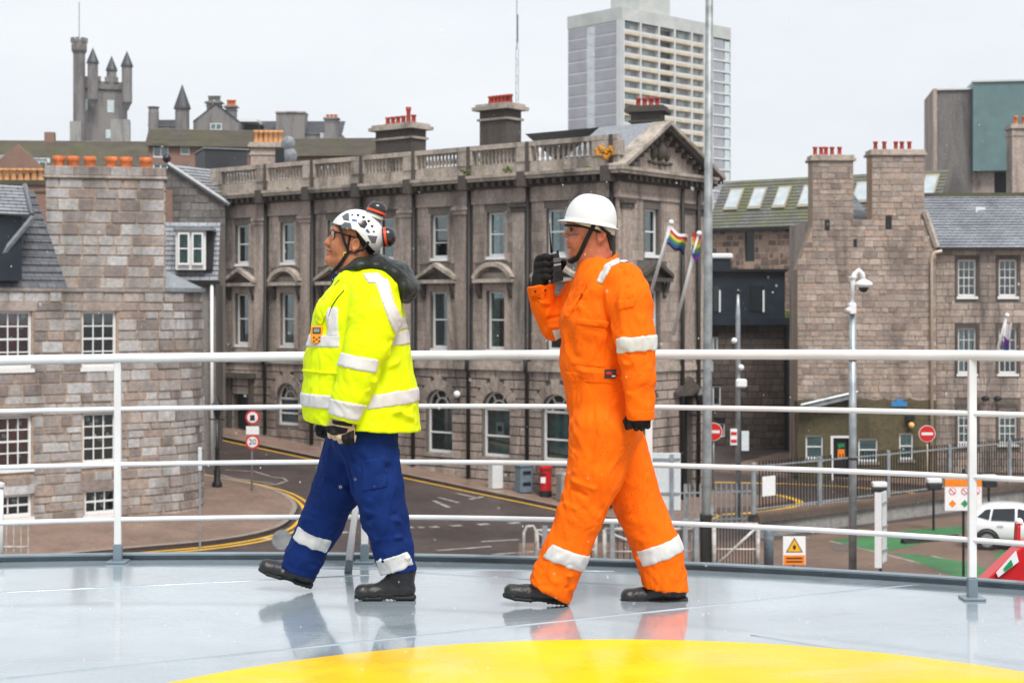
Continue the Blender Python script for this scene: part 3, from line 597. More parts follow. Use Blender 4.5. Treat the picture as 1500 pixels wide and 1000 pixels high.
# balustrade: pedestals over every bay division, turned balusters between
bnd = [-.55] + [-(4.64 + 3.18 * i) for i in range(6)] + [LEN + .4]
bal = MB().lathe([(.075, 0), (.075, .06), (.045, .1), (.085, .22), (.075, .32), (.045, .5), (.06, .54), (.075, .57), (.075, .63)], (0, 0, 0), 8).mesh('baluster', smooth=True); bal.materials.append(TR)
for k, b in enumerate(bnd):
    w = .4 if k else .6; mb = MB(); FL.box(mb, b - w, b + (w if k else .72), 14.15, 14.78, -.25, .19); mb.build('pedestal', TR, ch, bevel=.02)
    if k + 1 < len(bnd):
        a0, a1 = bnd[k + 1] + .46, b - .46 - (.2 if not k else 0); n = 11
        for j in range(n): o = link('baluster', bal, ch, FL.pt(a0 + (j + .5) * (a1 - a0) / n, 14.15, -.02) - OFF[ch])
for i, a in enumerate(WA):
    cu = ['curtain_pale', 'curtain_pale', None, 'blind_white', 'curtain_teal', 'curtain_pale', None][i]
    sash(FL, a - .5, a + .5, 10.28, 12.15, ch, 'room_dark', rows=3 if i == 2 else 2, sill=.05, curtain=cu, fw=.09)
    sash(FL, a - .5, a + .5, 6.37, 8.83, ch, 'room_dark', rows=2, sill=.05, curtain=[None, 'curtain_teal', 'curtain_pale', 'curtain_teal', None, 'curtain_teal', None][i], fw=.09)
    if i < 6:
        s = 1.84 if i < 5 else 2.6; o = -.18; mb = MB(); r = .75
        for b0, b1, c0, c1 in ((a - r, a - r + .09, s, 3.85), (a + r - .09, a + r, s, 3.85), (a - r + .09, a + r - .09, s, s + .12), (a - r + .09, a + r - .09, 3.80, 3.90), (a - r + .09, a + r - .09, s + (3.85 - s) * .42, s + (3.85 - s) * .42 + .07)): FL.box(mb, b0, b1, c0, c1, o - .08, o)
        for rr, wd in ((r, .09), (.38, .06)):
            for k in range(12):
                t0, t1 = math.pi * k / 12, math.pi * (k + 1) / 12
                poly = [FL.pt(a + q * math.cos(t), 3.87 + q * math.sin(t), o) for q, t in ((rr - wd, t0), (rr, t0), (rr, t1), (rr - wd, t1))]; mb.prism(poly, FL.n * -.08)
        for t in (math.pi / 3, 2 * math.pi / 3):
            d = (math.cos(t), math.sin(t)); e = (-d[1] * .03, d[0] * .03)
            poly = [FL.pt(a + d[0] * q + e[0] * sg, 3.87 + d[1] * q + e[1] * sg, o - .01) for q, sg in ((.36, -1), (.70, -1), (.70, 1), (.36, 1))]; mb.prism(poly, FL.n * -.06)
        w = mb.build('arched_window', M['window_white'], ch)
        zm = s + (3.85 - s) * .42 + .035
        piece('pane', M['pane_glass'], w, FL.pt(a, (s + zm) / 2, o - .05), (1.4, .006, zm - s), FL.ang, 'plate'); piece('pane', M['pane_glass'], w, FL.pt(a, (zm + 3.85) / 2, o - .05), (1.4, .006, 3.85 - zm), FL.ang, 'plate')
        MB().prism([FL.pt(a + .7 * math.cos(math.pi * k / 12), 3.87 + .7 * math.sin(math.pi * k / 12), o - .05) for k in range(13)], FL.n * -.006).build('pane', M['pane_glass'], w)
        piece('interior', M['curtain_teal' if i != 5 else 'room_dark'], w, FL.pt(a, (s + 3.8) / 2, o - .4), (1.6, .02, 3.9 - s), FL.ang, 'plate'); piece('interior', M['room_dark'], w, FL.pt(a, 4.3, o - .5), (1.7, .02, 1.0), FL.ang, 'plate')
        if i in (1, 5):
            pz = 3.0 if i == 1 else 3.25
            nt_ = piece('notice', M['sign_white'], w, FL.pt(a + .02, pz, o - .06), (.42, .01, .6), FL.ang, 'plate')
            q = MB(); FL.box(q, a - .1, a + .12, pz - .08, pz + .14, o - .053, o - .05); q.build('notice_print', M['sign_black' if i == 1 else 'sign_blue'], w)
        if i < 5: trim('window_sill', FL, a - .85, a + .85, s - .16, s - .004, .1, BR)
    else:
        mb = MB(); FL.box(mb, a - .6, a + .6, 2.1, 4.7, -.3, -.25); dr = mb.build('door', M['black_paint'], ch)
        for sg in (-1, 1): trim('door_pilaster', FL, a + sg * .78 - .13, a + sg * .78 + .13, 2.0, 4.75, .22, SO)
        trim('door_hood', FL, a - 1.05, a + 1.05, 4.75, 5.0, .4, SO)
    # window hood over the first floor: triangular or segmental, on consoles
    zb = 9.3; mb = MB()
    FL.box(mb, a - 1.05, a + 1.05, zb - .12, zb + .04, -.02, .34)
    if i % 2 == 0:
        for sg in (-1, 1): mb.prism([FL.pt(a + sg * q, z, -.02) for q, z in ((1.1, zb + .04), (1.1, zb + .2), (0, zb + .78), (0, zb + .60))], FL.n * .38)
    else:
        for k in range(10):
            t0, t1 = math.pi * (.16 + .68 * k / 10), math.pi * (.16 + .68 * (k + 1) / 10); R0 = 1.2; zc = zb - .5
            mb.prism([FL.pt(a + q * math.cos(t), zc + q * math.sin(t), -.02) for q, t in ((R0 - .14, t0), (R0 + .05, t0), (R0 + .05, t1), (R0 - .14, t1))], FL.n * .38)
    hd = mb.build('window_hood', TR, ch)
    for sg in (-1, 1): MB().prism([FL.pt(a + sg * .86 - .1, z, o_) for z, o_ in ((zb - .13, 0), (zb - .13, .30), (zb - .4, .22), (zb - .75, .08), (zb - .8, 0))], FL.ex * .2).build('console', SO, hd)
    mb = MB(); FL.box(mb, a - .95, a + .95, zb + .04, zb + .3, -.02, .03); mb.build('tympanum', SO if i % 2 == 0 else BR, hd)
    for sg in (-1, 1): trim('window_surround', FL, a + sg * .6 - .1, a + sg * .6 + .1, 6.2, 9.15, .07, BR)
    trim('window_surround', FL, a - .62, a + .62, 8.84, 9.17, .06, BR)
    for sg in (-1, 1): trim('window_surround', FL, a + sg * .585 - .085, a + sg * .585 + .085, 10.1, 12.2, .05, BR)
for a in WR:
    sash(FR, a - .5, a + .5, 10.28, 12.15, ch, 'curtain_pale', sill=.05, curtain='blind_white', fw=.09); sash(FR, a - .5, a + .5, 6.37, 8.83, ch, 'room_dark', sill=.05, curtain='blind_white', fw=.09)
    mb = MB(); FR.box(mb, a - 1.05, a + 1.05, 9.18, 9.34, -.02, .36)
    for sg in (-1, 1): mb.prism([FR.pt(a + sg * q, z, -.02) for q, z in ((1.1, 9.34), (1.1, 9.5), (0, 10.05), (0, 9.85))], FR.n * .4)
    hd = mb.build('window_hood', SO, ch)
    for sg in (-1, 1): MB().prism([FR.pt(a + sg * .86 - .1, z, o_) for z, o_ in ((9.17, 0), (9.17, .30), (8.9, .22), (8.55, .08), (8.5, 0))], FR.ex * .2).build('console', SO, hd)
for a0, a1 in ((.9, 2.1), (4.4, 5.5)):
    mb = MB(); FR.box(mb, a0, a1, .1, 4.4, -.3, -.25); mb.build('door', M['black_paint'], ch)
    mb = MB(); mb.prism([FR.pt((a0 + a1) / 2 + q, z, -.02) for q, z in ((-1.0, 4.45), (-1.0, 4.6), (0, 5.25), (1.0, 4.6), (1.0, 4.45))], FR.n * .3); mb.build('door_hood', SO, ch)
# pilasters with capitals and the black rainwater pipes beside them
for k in range(7):
    m = bnd[k]; p0 = m - .62 if k else -.9; pa = -(4.64 + 3.18 * (k - 1)) if k else -.75
    for fc, q0, q1 in ((FL, pa - .62, pa + .03),):
        trim('pilaster', fc, q0, q1, 5.9, 12.1, .12, BR); mb = MB(); fc.box(mb, q0 - .08, q1 + .08, 12.1, 12.28, -.02, .18); fc.box(mb, q0 - .14, q1 + .14, 12.28, 12.42, -.02, .24); fc.box(mb, q0 - .04, q1 + .04, 12.42, 12.5, -.02, .2); mb.build('capital', SO if k in (1, 0) else BR, ch, bevel=.015)
    pp = pa + .22 if k else -.2
    mb = MB(); FL.box(mb, pp - .11, pp + .11, 5.9, 12.5, -.02, .04); FL.box(mb, pp - .09, pp + .09, 13.70, 14.98, .05, .22); FL.box(mb, pp - .2, pp + .2, 13.1, 13.72, .0, .66); mb.build('soot_streak', SO, ch)
    MB().tube([FL.pt(pp, gz(FL.pt(pp, 0).x, FL.pt(pp, 0).y) + .2, .2), FL.pt(pp, 5.4, .2), FL.pt(pp, 5.45, .3), FL.pt(pp, 5.95, .3), FL.pt(pp, 6.05, .16), FL.pt(pp, 13.2, .16)], .085, 8).build('rainwater_pipe', M['soot_pipe'], ch, smooth=True)
for t in (.25, 4.75, 5.9):
    trim('pilaster', FR, t - .05, t + .6, 5.9, 12.1, .12, BR); mb = MB(); FR.box(mb, t - .13, t + .68, 12.1, 12.28, -.02, .18); FR.box(mb, t - .19, t + .74, 12.28, 12.42, -.02, .24); mb.build('capital', SO, ch)
for t in (4.45, 5.7): MB().tube([FR.pt(t, .1, .2), FR.pt(t, 13.1, .2)], .085, 8).build('rainwater_pipe', M['soot_pipe'], ch, smooth=True)
# pediment on the end, with raking cornices, carved arms and the roof behind
PA, PZ0, PZ1 = 2.95, 13.6, 15.6
mb = MB(); mb.add([FR.pt(0, PZ0, .02), FR.pt(RW, PZ0, .02), FR.pt(PA, PZ1 - .1, .02)], [(0, 1, 2)]); mb.build('tympanum', BR, ch, fix=False)
def rake(a0, a1, z0, z1, th, o1, mat, name): mb = MB(); mb.prism([FR.pt(a0, z0, -.3), FR.pt(a0, z0 + th, -.3), FR.pt(a1, z1 + th, -.3), FR.pt(a1, z1, -.3)], FR.n * (o1 + .3)); mb.build(name, mat, ch)
for a0 in (-.35, RW + .5):
    rake(a0, PA, PZ0, PZ1, .16, .62, TR, 'raking_cornice'); rake(a0, PA, PZ0 - .16, PZ1 - .17, .14, .50, SO, 'raking_bed')
    for k in range(9):
        u = (k + .7) / 9.6; a = a0 + (PA - a0) * u; z = PZ0 - .24 + (PZ1 - PZ0) * u; mb = MB(); FR.box(mb, a - .09, a + .09, z - .18, z - .02, .0, .36); mb.build('bracket', SO, ch)
mb = MB(); q = lambda a, z, o: FR.pt(a, z, o)
mb.add([q(.5, PZ0 + .68, -.3), q(PA, PZ1 + .15, -.3), q(PA, PZ1 + .15, -3), q(.5, PZ0 + .68, -3)], [(0, 1, 2, 3)]); mb.add([q(RW + .5, PZ0 + .17, -.3), q(PA, PZ1 + .15, -.3), q(PA, PZ1 + .15, -7), q(RW + .5, PZ0 + .17, -7)], [(0, 1, 2, 3)]); mb.build('pediment_roof', M['lead'], ch, fix=False)
def blob(mb, p, r, ex=(1, 1, 1), n=10):
    vs = []; m = n // 2
    pr = [(math.sin(math.pi * i / m), -math.cos(math.pi * i / m)) for i in range(m + 1)]; base = len(mb.v)
    return mb.add([(p[0] + (r * a + 1e-4) * ex[0] * math.cos(2 * math.pi * k / n), p[1] + (r * a + 1e-4) * ex[1] * math.sin(2 * math.pi * k / n), p[2] + r * b * ex[2]) for a, b in pr for k in range(n)],
                  [(i * n + k, i * n + (k + 1) % n, (i + 1) * n + (k + 1) % n, (i + 1) * n + k) for i in range(m) for k in range(n)])
cr = MB()
for da, z, r, ez in ((0, 14.55, .28, 1.5), (-.5, 14.5, .18, 2.0), (.5, 14.5, .18, 2.0), (-.32, 14.9, .14, 1.3), (.32, 14.9, .14, 1.3), (0, 15.0, .17, 1.0), (0, 14.05, .2, .6), (-.4, 14.03, .18, .5), (.4, 14.03, .18, .5), (-.75, 14.06, .14, .5), (.75, 14.06, .14, .5)): blob(cr, FR.pt(PA + da, z, .05), r, (1, 1, ez))
cr.build('carved_arms', SO, ch, smooth=True)
# chimneys behind the balustrade
def CHP(px, s_in): a = FL.a(px); return FL.pt(a, 0, -s_in)
for px, w, y0, y1, pots, tall, pm, ins in ((587, 2.3, 222, 192, 6, 4, 'terracotta_red', 5.5), (733, 1.55, 212, 163, 6, None, 'terracotta_red', 4.2)):
    p = CHP(px, ins); p.x = (px - CX) / F * p.y; chimney(ch, p, w, 1.0, 13.8, ZC + (HY - y1) / F * p.y, FL.ang, SO, TR, pots, M[pm], .13, .42, .25, TR, tall)
p = Vector(((949 - CX) / F * 70, 70, 0)); chimney(ch, p, 1.35, .9, 13.8, ZC + (HY - 166) / F * 70, FR.ang - 1.2, SO, TR, 4, M['terracotta_red'], .13, .42, .25, SO)
# growth on the parapet
mb = MB(); p = FL.pt(-.25, 14.2, .35)
for k in range(26): blob(mb, p + Vector((random.gauss(0, .22), random.gauss(0, .1), random.gauss(0, .13))), random.uniform(.05, .12), n=6)
tag(mb.build('wallflower', M['flower_yellow']), 'clump of yellow flowers growing on the parapet corner below the pediment', 'plant')
for px, py in ((690, 252), (752, 250), (430, 282), (868, 248)):
    a = FL.a(px); p = FL.pt(a, FL.z(py, a), .32); mb = MB()
    for k in range(12): blob(mb, p + Vector((random.gauss(0, .12), random.gauss(0, .05), random.gauss(0, .07))), random.uniform(.03, .08), n=6)
    mb.build('moss_tuft', M['moss_green'], ch)
a = FL.a(675); mb = MB(); blob(mb, FL.pt(a, FL.z(577, a), .25), .16); mb.build('alarm_globe', M['sign_white'], ch, smooth=True)
a = FR.a(1010); wl_ = root('wall_lantern', FR.pt(a, 4.0, .3), 'black iron lantern on a wall bracket beside the end doors', 'lantern')
mb = MB(); mb.lathe([(.02, .75), (.26, .5), (.28, .45), (.1, 0)], FR.pt(a, 4.0, .55), 6); mb.build('lamp_head', M['black_paint'], wl_); MB().tube([FR.pt(a, 3.6, .0), FR.pt(a, 3.6, .4), FR.pt(a, 4.0, .55)], .03, 6).build('arm', M['black_paint'], wl_)
# ------------------------------------------------------------------ roofs
def roof_sheet(mb_name, quad, mat, parent, thick=.06, ncourse=0):
    """a pitched sheet from four points (eave left, eave right, ridge right, ridge left); courses are real steps"""
    a, b, c, d = [Vector(q) for q in quad]; nrm = (b - a).cross(d - a).normalized()
    if nrm.z < 0: nrm = -nrm
    o = OFF[parent]; W_ = (b - a).length; H_ = (d - a).length
    n = ncourse or max(2, int(H_ / .28)); vs = []; fs = []; uvs = []
    for i in range(n):
        u0, u1 = i / n, min(1, (i + 1.15) / n)
        p = [a.lerp(d, u0) + nrm * thick, b.lerp(c, u0) + nrm * thick, b.lerp(c, u1) + nrm * .01, a.lerp(d, u1) + nrm * .01]
        q = [a.lerp(d, u0), b.lerp(c, u0)]
        k = len(vs); vs += p + q; fs += [(k, k + 1, k + 2, k + 3), (k + 4, k + 5, k + 1, k)]
        uvs += [(0, u0 * H_), (W_, u0 * H_), (W_, u1 * H_), (0, u1 * H_), (0, u0 * H_), (W_, u0 * H_), (W_, u0 * H_), (0, u0 * H_)]
    me = bpy.data.meshes.new(mb_name); me.from_pydata([tuple(v - o) for v in vs], [], fs); uv = me.uv_layers.new(name='UVMap')
    for i, t in enumerate(uvs): uv.data[i].uv = t
    me.materials.append(mat); return link(mb_name, me, parent)
def body(mb, fc, w, depth, z0, z1, holes=(), rd=.25):
    """four walls of a box whose front runs from a=0 to a=w on fc; openings on the front"""
    wall(mb, fc, 0, w, z0, z1, holes, rd)
    P_ = lambda a, o, z: fc.pt(a, z, o)
    mb.add([P_(w, 0, z0), P_(w, -depth, z0), P_(w, -depth, z1), P_(w, 0, z1)], [(0, 1, 2, 3)]); mb.add([P_(0, -depth, z0), P_(0, 0, z0), P_(0, 0, z1), P_(0, -depth, z1)], [(0, 1, 2, 3)])
    mb.add([P_(0, -depth, z0), P_(w, -depth, z0), P_(w, -depth, z1), P_(0, -depth, z1)], [(0, 1, 2, 3)])
def FW(px, py_eave, d, ang): return Face(at(px, py_eave, d), ang)
# ------------------------------------------------------------------ granite house with the great chimney, rounded corner
_p = G(240, 757); LH = Face(_p, math.atan2(.61, .79), arc=2.4)
lh = root('granite_house', (_p.x, _p.y, 0), 'grey granite house with broad chimney stack of six orange pots and rounded corner', 'house')
GG = M['granite_grey']; aL = LH.a(-70); zE = LH.z(428, 0); zP = -.3; arcE = 2.4 * 1.75
wins = [LH.rect(-6, 47, 455, 540), LH.rect(120, 171, 455, 538), LH.rect(-6, 47, 609, 686), LH.rect(121, 171, 604, 678), LH.rect(-6, 47, 724, 758), LH.rect(124, 172, 716, 753)]
mb = MB(); wall(mb, LH, aL, 0, zP, zE, wins, .3); wall(mb, LH, 0, arcE, zP, zE, step=.25)
e_ = LH.frame(arcE); FS = Face(e_[0], math.atan2(e_[1].y, e_[1].x)); wall(mb, FS, 0, 9, zP, zE)
ca0, ca1 = LH.a(67), LH.a(240); zC = LH.z(262, (ca0 + ca1) / 2); zB = zE - .2
CF = Face(LH.pt(ca0, 0), LH.ang + math.radians(-12)); cw = (ca1 - ca0) * 1.0
mb.build('wall', M['mortar_tan'], lh)
st = courses(LH, aL, arcE, zP, zE, .33, (.4, .95), [(w[0] - .03, w[1] + .03, w[2] - .12, w[3]) for w in wins], .055, .035, .018, vary=.3)
st = [(c, s if abs(s[0]) < 2 else s, r) for c, s, r in st]
cm = MB(); cw = LH.a(240) - LH.a(67); cfc = Face(LH.pt(LH.a(240), 0, .04), math.radians(12)); cw = -cfc.a(67); cfc = Face(cfc.pt(-cw, 0), cfc.ang); zC = cfc.z(262, cw / 2)
body(cm, cfc, cw, 1.3, zB, zC); cm.build('chimney', M['mortar_tan'], lh)
st2 = courses(cfc, 0, cw, zE + .12, zC, .37, (.5, .9), (), .055, .035, .015, vary=.15) + courses(Face(cfc.pt(cw, 0), cfc.ang + math.pi / 2), 0, 1.3, zE + .12, zC, .37, (.5, .9), (), .055, .035, .015, vary=.15)
lay(sorted(st2, key=lambda t: -t[0].z), GG, lh, 'chimney_stone'); lay(st, GG, lh)
for z0, z1, o in ((zC, zC + .1, .10), (zC + .1, zC + .42, .05)):
    mb = MB(); cfc.box(mb, -o, cw + o, z0, z1, -1.3 - o, o); mb.build('chimney_cap', GG if o == .05 else TR, lh, bevel=.02)
capst = courses(Face(cfc.pt(0, 0, .055), cfc.ang), -.05, cw + .05, zC + .1, zC + .42, .32, (.5, .8), (), .03, .02, .004); lay(capst, GG, lh, 'cap_stone')
for px in (84, 105, 130, 162, 184, 213):
    a = cfc.a(px); MB().lathe([(.20, 0), (.19, .2), (.21, .22), (.23, .40), (.17, .40), (.15, .3)], cfc.pt(a, zC + .42, -.65), 12, False).build('chimney_pot', M['terracotta'], lh, smooth=True)
mb = MB(); LH.box(mb, aL, 0, zE, zE + .12, -2.6, .07); mb.build('eaves_course', GG, lh)
for k, w in enumerate(wins):
    rows = 4 if w[3] - w[2] > 1.5 else 2
    sash(LH, *w, lh, ['room_red', 'room_dark', 'room_red', 'room_dark', 'room_tan', 'room_tan'][k], cols=3, rows=rows, rec=.1, fw=.09, sill=.06, bar=.04, baubles=[3, 0, 6, 9, 5, 6][k], curtain=None)
    ln = MB(); LH.box(ln, w[0] - .15, w[1] + .15, w[3], w[3] + .3, -.05, .045); ln.build('lintel', GG, lh)
# its slate roof left of the chimney: steep mansard face and the paler upper slope, with a dark dormer
a1 = LH.a(69); zK = LH.z(345, a1)
r1 = roof_sheet('roof', [LH.pt(aL - 6, zE + .1, .02), LH.pt(a1 + .7, zE + .1, .02), LH.pt(a1 + .1, LH.z(275, a1), -1.5), LH.pt(aL - 6, LH.z(275, a1), -1.5)], M['slate_dark'], lh)
aD = LH.a(-60); aE = LH.a(28); zD0 = LH.z(385, aE); zD1 = LH.z(318, aE); dm = MB(); LH.box(dm, aD, aE, zD0 - .6, zD1, -2, .25); dmo = dm.build('dormer', M['navy_box'], lh)
roof_sheet('dormer_roof', [LH.pt(aD, zD1 + .02, .45), LH.pt(aE + .25, zD1 + .02, .45), LH.pt(LH.a(66), LH.z(268, a1), -1.9), LH.pt(aD, LH.z(268, a1), -1.9)], M['slate_wet'], dmo)
fl = MB(); fl.tube([LH.pt(aE + .25, zD1 + .05, .47), LH.pt(LH.a(66), LH.z(268, a1) + .03, -1.85)], .09, 6); fl.build('roof_hip', M['slate_wet'], dmo); fl = MB(); fl.tube([LH.pt(aE + .3, zD1, .47), LH.pt(LH.a(-6), zE + 1.0, .1)], .1, 6); fl.build('roof_valley', M['lead'], dmo)
mb = MB(); v = [LH.pt(0, zE, -.2), LH.pt(arcE, zE, -.2)]
poly = [LH.pt(a, zE + .02, .12) for a in [arcE * k / 12 for k in range(13)]] + [LH.pt(arcE, zE + .02, -2.5), LH.pt(0, zE + .02, -3)]
mb.prism(poly, (0, 0, .14)); mb.build('corner_coping', M['lead'], lh)
cn = LH.pt(arcE * .3, zE + 1.3, -2.3); mb = MB()
for k in range(12): mb.add([LH.pt(arcE * k / 12, zE + .16, .05), LH.pt(arcE * (k + 1) / 12, zE + .16, .05), cn], [(0, 1, 2)])
mb.build('corner_roof', M['lead'], lh)
# ------------------------------------------------------------------ neighbour with the white dormer, between the two
d = 66.0; nb_o = at(240, 0, d); nh = root('dormer_house', (nb_o.x, nb_o.y, 0), 'slate roofed house with white dormer window beside the granite corner', 'house')
nf = Face((nb_o.x, nb_o.y), math.radians(8)); w = nf.a(316)
mb = MB(); body(mb, nf, w, 7, 0, nf.z(415, w / 2)); mb.build('wall', M['rubble_grey'], nh)
zA, zR = nf.z(412, w / 2), nf.z(322, w / 2)
roof_sheet('roof', [nf.pt(-.3, zA, .2), nf.pt(w + .1, zA, .2), nf.pt(w + .1, zR, -2.2), nf.pt(-.3, zR, -2.2)], M['slate_wet'], nh)
a0, a1, z0, z1 = nf.rect(258, 302, 338, 392); dm = MB(); nf.box(dm, a0, a1, z0 - .1, z1, -2, .28); dmo = dm.build('dormer', M['window_white'], nh)
mb = MB(); nf.box(mb, a0 - .1, a1 + .35, z1, z1 + .12, -2.2, .45); mb.build('dormer_roof', M['lead'], dmo); mb = MB(); nf.box(mb, a1, a1 + .28, z0 - .1, z1, -2, .1); mb.build('dormer_cheek', M['dark_void'], dmo)
for q0, q1 in ((a0 + .1, (a0 + a1) / 2 - .05), ((a0 + a1) / 2 + .05, a1 - .1)): sash(Face(nf.pt(0, 0, .42), nf.ang), q0, q1, z0 + .1, z1 - .1, nh, 'curtain_teal', rows=2, rec=.02)
MB().tube([nf.pt(w - .15, 1, .25), nf.pt(w - .15, zA, .25)], .07, 8).build('downpipe', M['white_paint'], nh, smooth=True); mb = MB(); nf.box(mb, -.2, w + .2, zA - .12, zA, .1, .35); mb.build('gutter', M['black_paint'], nh)
sash(nf, *nf.rect(243, 252, 470, 505), nh, rows=2, rec=-.1)
# rubble gable behind it
d = 76.0; go = at(236, 0, d); gh = root('rubble_gable_house', (go.x, go.y, 0), 'dark rubble gable with pale wet roof rising behind the white dormer', 'house')
gf = Face((go.x, go.y), 0); w = gf.a(330); zb = gf.z(330, 1); mb = MB()
mb.add([gf.pt(0, 0), gf.pt(w, 0), gf.pt(w, gf.z(300, w)), gf.pt(gf.a(247), gf.z(243, 0)), gf.pt(0, gf.z(262, 0))], [(0, 1, 2, 3, 4)]); mb.build('wall', M['mortar_grey'], gh)
za = gf.z(243, 0); lay(courses(gf, 0, w, zb, za, .34, (.35, .7), (), .03, .03, .015, top=lambda a: za - abs(a - gf.a(247)) * (za - gf.z(300, w)) / (w - gf.a(247))), M['rubble_grey'], gh)
roof_sheet('roof', [gf.pt(w + .2, gf.z(302, w), .1), gf.pt(w + 6, gf.z(302, w), -9), gf.pt(gf.a(247) + 6, za, -9), gf.pt(gf.a(247), za + .05, .1)], M['slate_wet'], gh)
MB().tube([gf.pt(gf.a(247), za + .08, .15), gf.pt(w + .25, gf.z(300, w), .15)], .13, 6).build('skew_coping', M['lead'], gh); mb = MB(); blob(mb, gf.pt(gf.a(245), za + .35, .1), .22); mb.build('finial', M['black_paint'], gh, smooth=True); mb = MB(); gf.box(mb, 0, gf.a(253), zb, gf.z(278, 0), .0, .05); mb.build('boarded_door', M['brick_brown'], gh)
# ------------------------------------------------------------------ brown brick flats and other roofs behind
def flats(name, label, px0, px1, d, y_eave, y_ridge, ang, depth, wallm, roofm, wins, gable=None, group=None, zbase=3.0):
    p0 = at(px0, 0, d); fc = Face((p0.x, p0.y), ang); w = fc.a(px1); r = root(name, (p0.x, p0.y, zbase), label, 'building', group)
    ze = fc.z(y_eave, w / 2); zr = ZC + (HY - y_ridge) / F * (fc.pt(w / 2, 0, -depth / 2).y); hs = [fc.rect(*q) for q in wins]
    mb = MB(); body(mb, fc, w, depth, zbase, ze, hs)
    for a in (0, w): mb.add([fc.pt(a, ze, 0), fc.pt(a, zr, -depth / 2), fc.pt(a, ze, -depth)], [(0, 1, 2)])
    mb.build('wall', M[wallm], r)
    roof_sheet('roof', [fc.pt(-.25, ze - .1, .35), fc.pt(w + .25, ze - .1, .35), fc.pt(w + .25, zr, -depth / 2), fc.pt(-.25, zr, -depth / 2)], M[roofm], r)
    roof_sheet('roof', [fc.pt(w + .25, ze - .1, -depth - .35), fc.pt(-.25, ze - .1, -depth - .35), fc.pt(-.25, zr, -depth / 2), fc.pt(w + .25, zr, -depth / 2)], M[roofm], r)
    for h in hs:
        cols = 2 if h[1] - h[0] > 1.0 else 1; sash(fc, *h, r, 'curtain_pale', cols=cols, rows=1, rec=.1, fw=.1, bar=.1)
    return r, fc, w, ze, zr
r, fc, w, ze, zr = flats('brick_flats', 'long brown brick flats with low dark roof beyond the orange chimney pots', -160, 205, 128, 244, 206, math.radians(4), 11, 'brick_brown', 'tile_moss', [(-2, 18, 229, 262), (46, 68, 233, 262), (100, 120, 240, 262)])
mb = MB(); g0, g1 = fc.a(-40), fc.a(68); gm = fc.a(28); mb.prism([fc.pt(g0, ze - 1.5, .0), fc.pt(g1, ze - .3, .0), fc.pt(gm, fc.z(212, gm), .0)], fc.n * .5); mb.build('front_gable', M['brick_brown'], r)
mb = MB(); fc.box(mb, fc.a(44), fc.a(59), zr - .5, zr + .7, -5.8, -5.1); mb.build('chimney', M['brick_brown'], r)
flats('brick_flats', 'brown brick flats with mossy roof and white windows, gable end towards the castle', 217, 366, 122, 214, 190, math.radians(9), 9, 'brick_brown', 'tile_moss', [(224, 247, 211, 231), (264, 278, 214, 227), (224, 246, 239, 256), (264, 278, 241, 256)])
flats('brick_flats', 'brown flats with green mossy roof behind the stone balustrade', 366, 540, 118, 228, 203, math.radians(-6), 9, 'brick_brown', 'tile_moss', [(470, 490, 232, 250)])
p = at(300, 0, 98); r = root('roof_tank', (p.x, p.y, 5), 'dark slate clad box standing on the roofs beside the gold chimney pots', 'roof structure'); f_ = Face((p.x, p.y), math.radians(20)); w = f_.a(362); mb = MB(); f_.box(mb, 0, w, 5, f_.z(219, w / 2), -4, 0); mb.build('tank_wall', M['slate_dark'], r); mb = MB(); f_.box(mb, -.1, w + .1, f_.z(219, w / 2), f_.z(217, w / 2), -4.1, .1); mb.build('coping', M['lead'], r)
p = at(393, 0, 92); r = root('stone_chimney', (p.x, p.y, 5), 'low stone chimney with a row of gold pots and a satellite dish', 'chimney'); st_ = chimney(r, p, 2.0, .9, 5, ZC + (HY - 217) / F * 92, .1, M['granite_brown'], TR, 6, M['buff_pot'], .17, .75, .15, TR)
mb = MB(); mb.lathe([(.1, 0), (.14, .9), (.2, 1.0), (.1, 1.1)], at(383, 210, 92), 8); mb.build('cowl', M['black_paint'], r)
for q, rr in (((422, 210, 90), .42), ((424, 228, 90), .46)):
    c = at(*q); mb = MB(); n = 14; mb.add([(c.x + rr * k_ * math.cos(2 * math.pi * k / n), c.y + .12 * k_ * k_ - .1, c.z + rr * k_ * math.sin(2 * math.pi * k / n)) for k_ in (.01, .5, 1) for k in range(n)], [(i * n + k, i * n + (k + 1) % n, (i + 1) * n + (k + 1) % n, (i + 1) * n + k) for i in range(2) for k in range(n)]); mb.build('satellite_dish', M['lead'], r, smooth=True, fix=False)
p = at(410, 238, 90); mb = MB(); mb.box((p.x, p.y, p.z), (.5, .3, 1.6)); mb.build('bracket', M['black_paint'], r)
p = at(25, 0, 90); r = root('stone_chimney', (p.x, p.y, 5), 'low chimney with a close row of buff pots beside the slate roof', 'chimney'); chimney(r, p, 3.6, .9, 5, ZC + (HY - 272) / F * 90, .05, M['brick_brown'], TR, 8, M['buff_pot'], .2, .7, .12, M['tile_moss'])
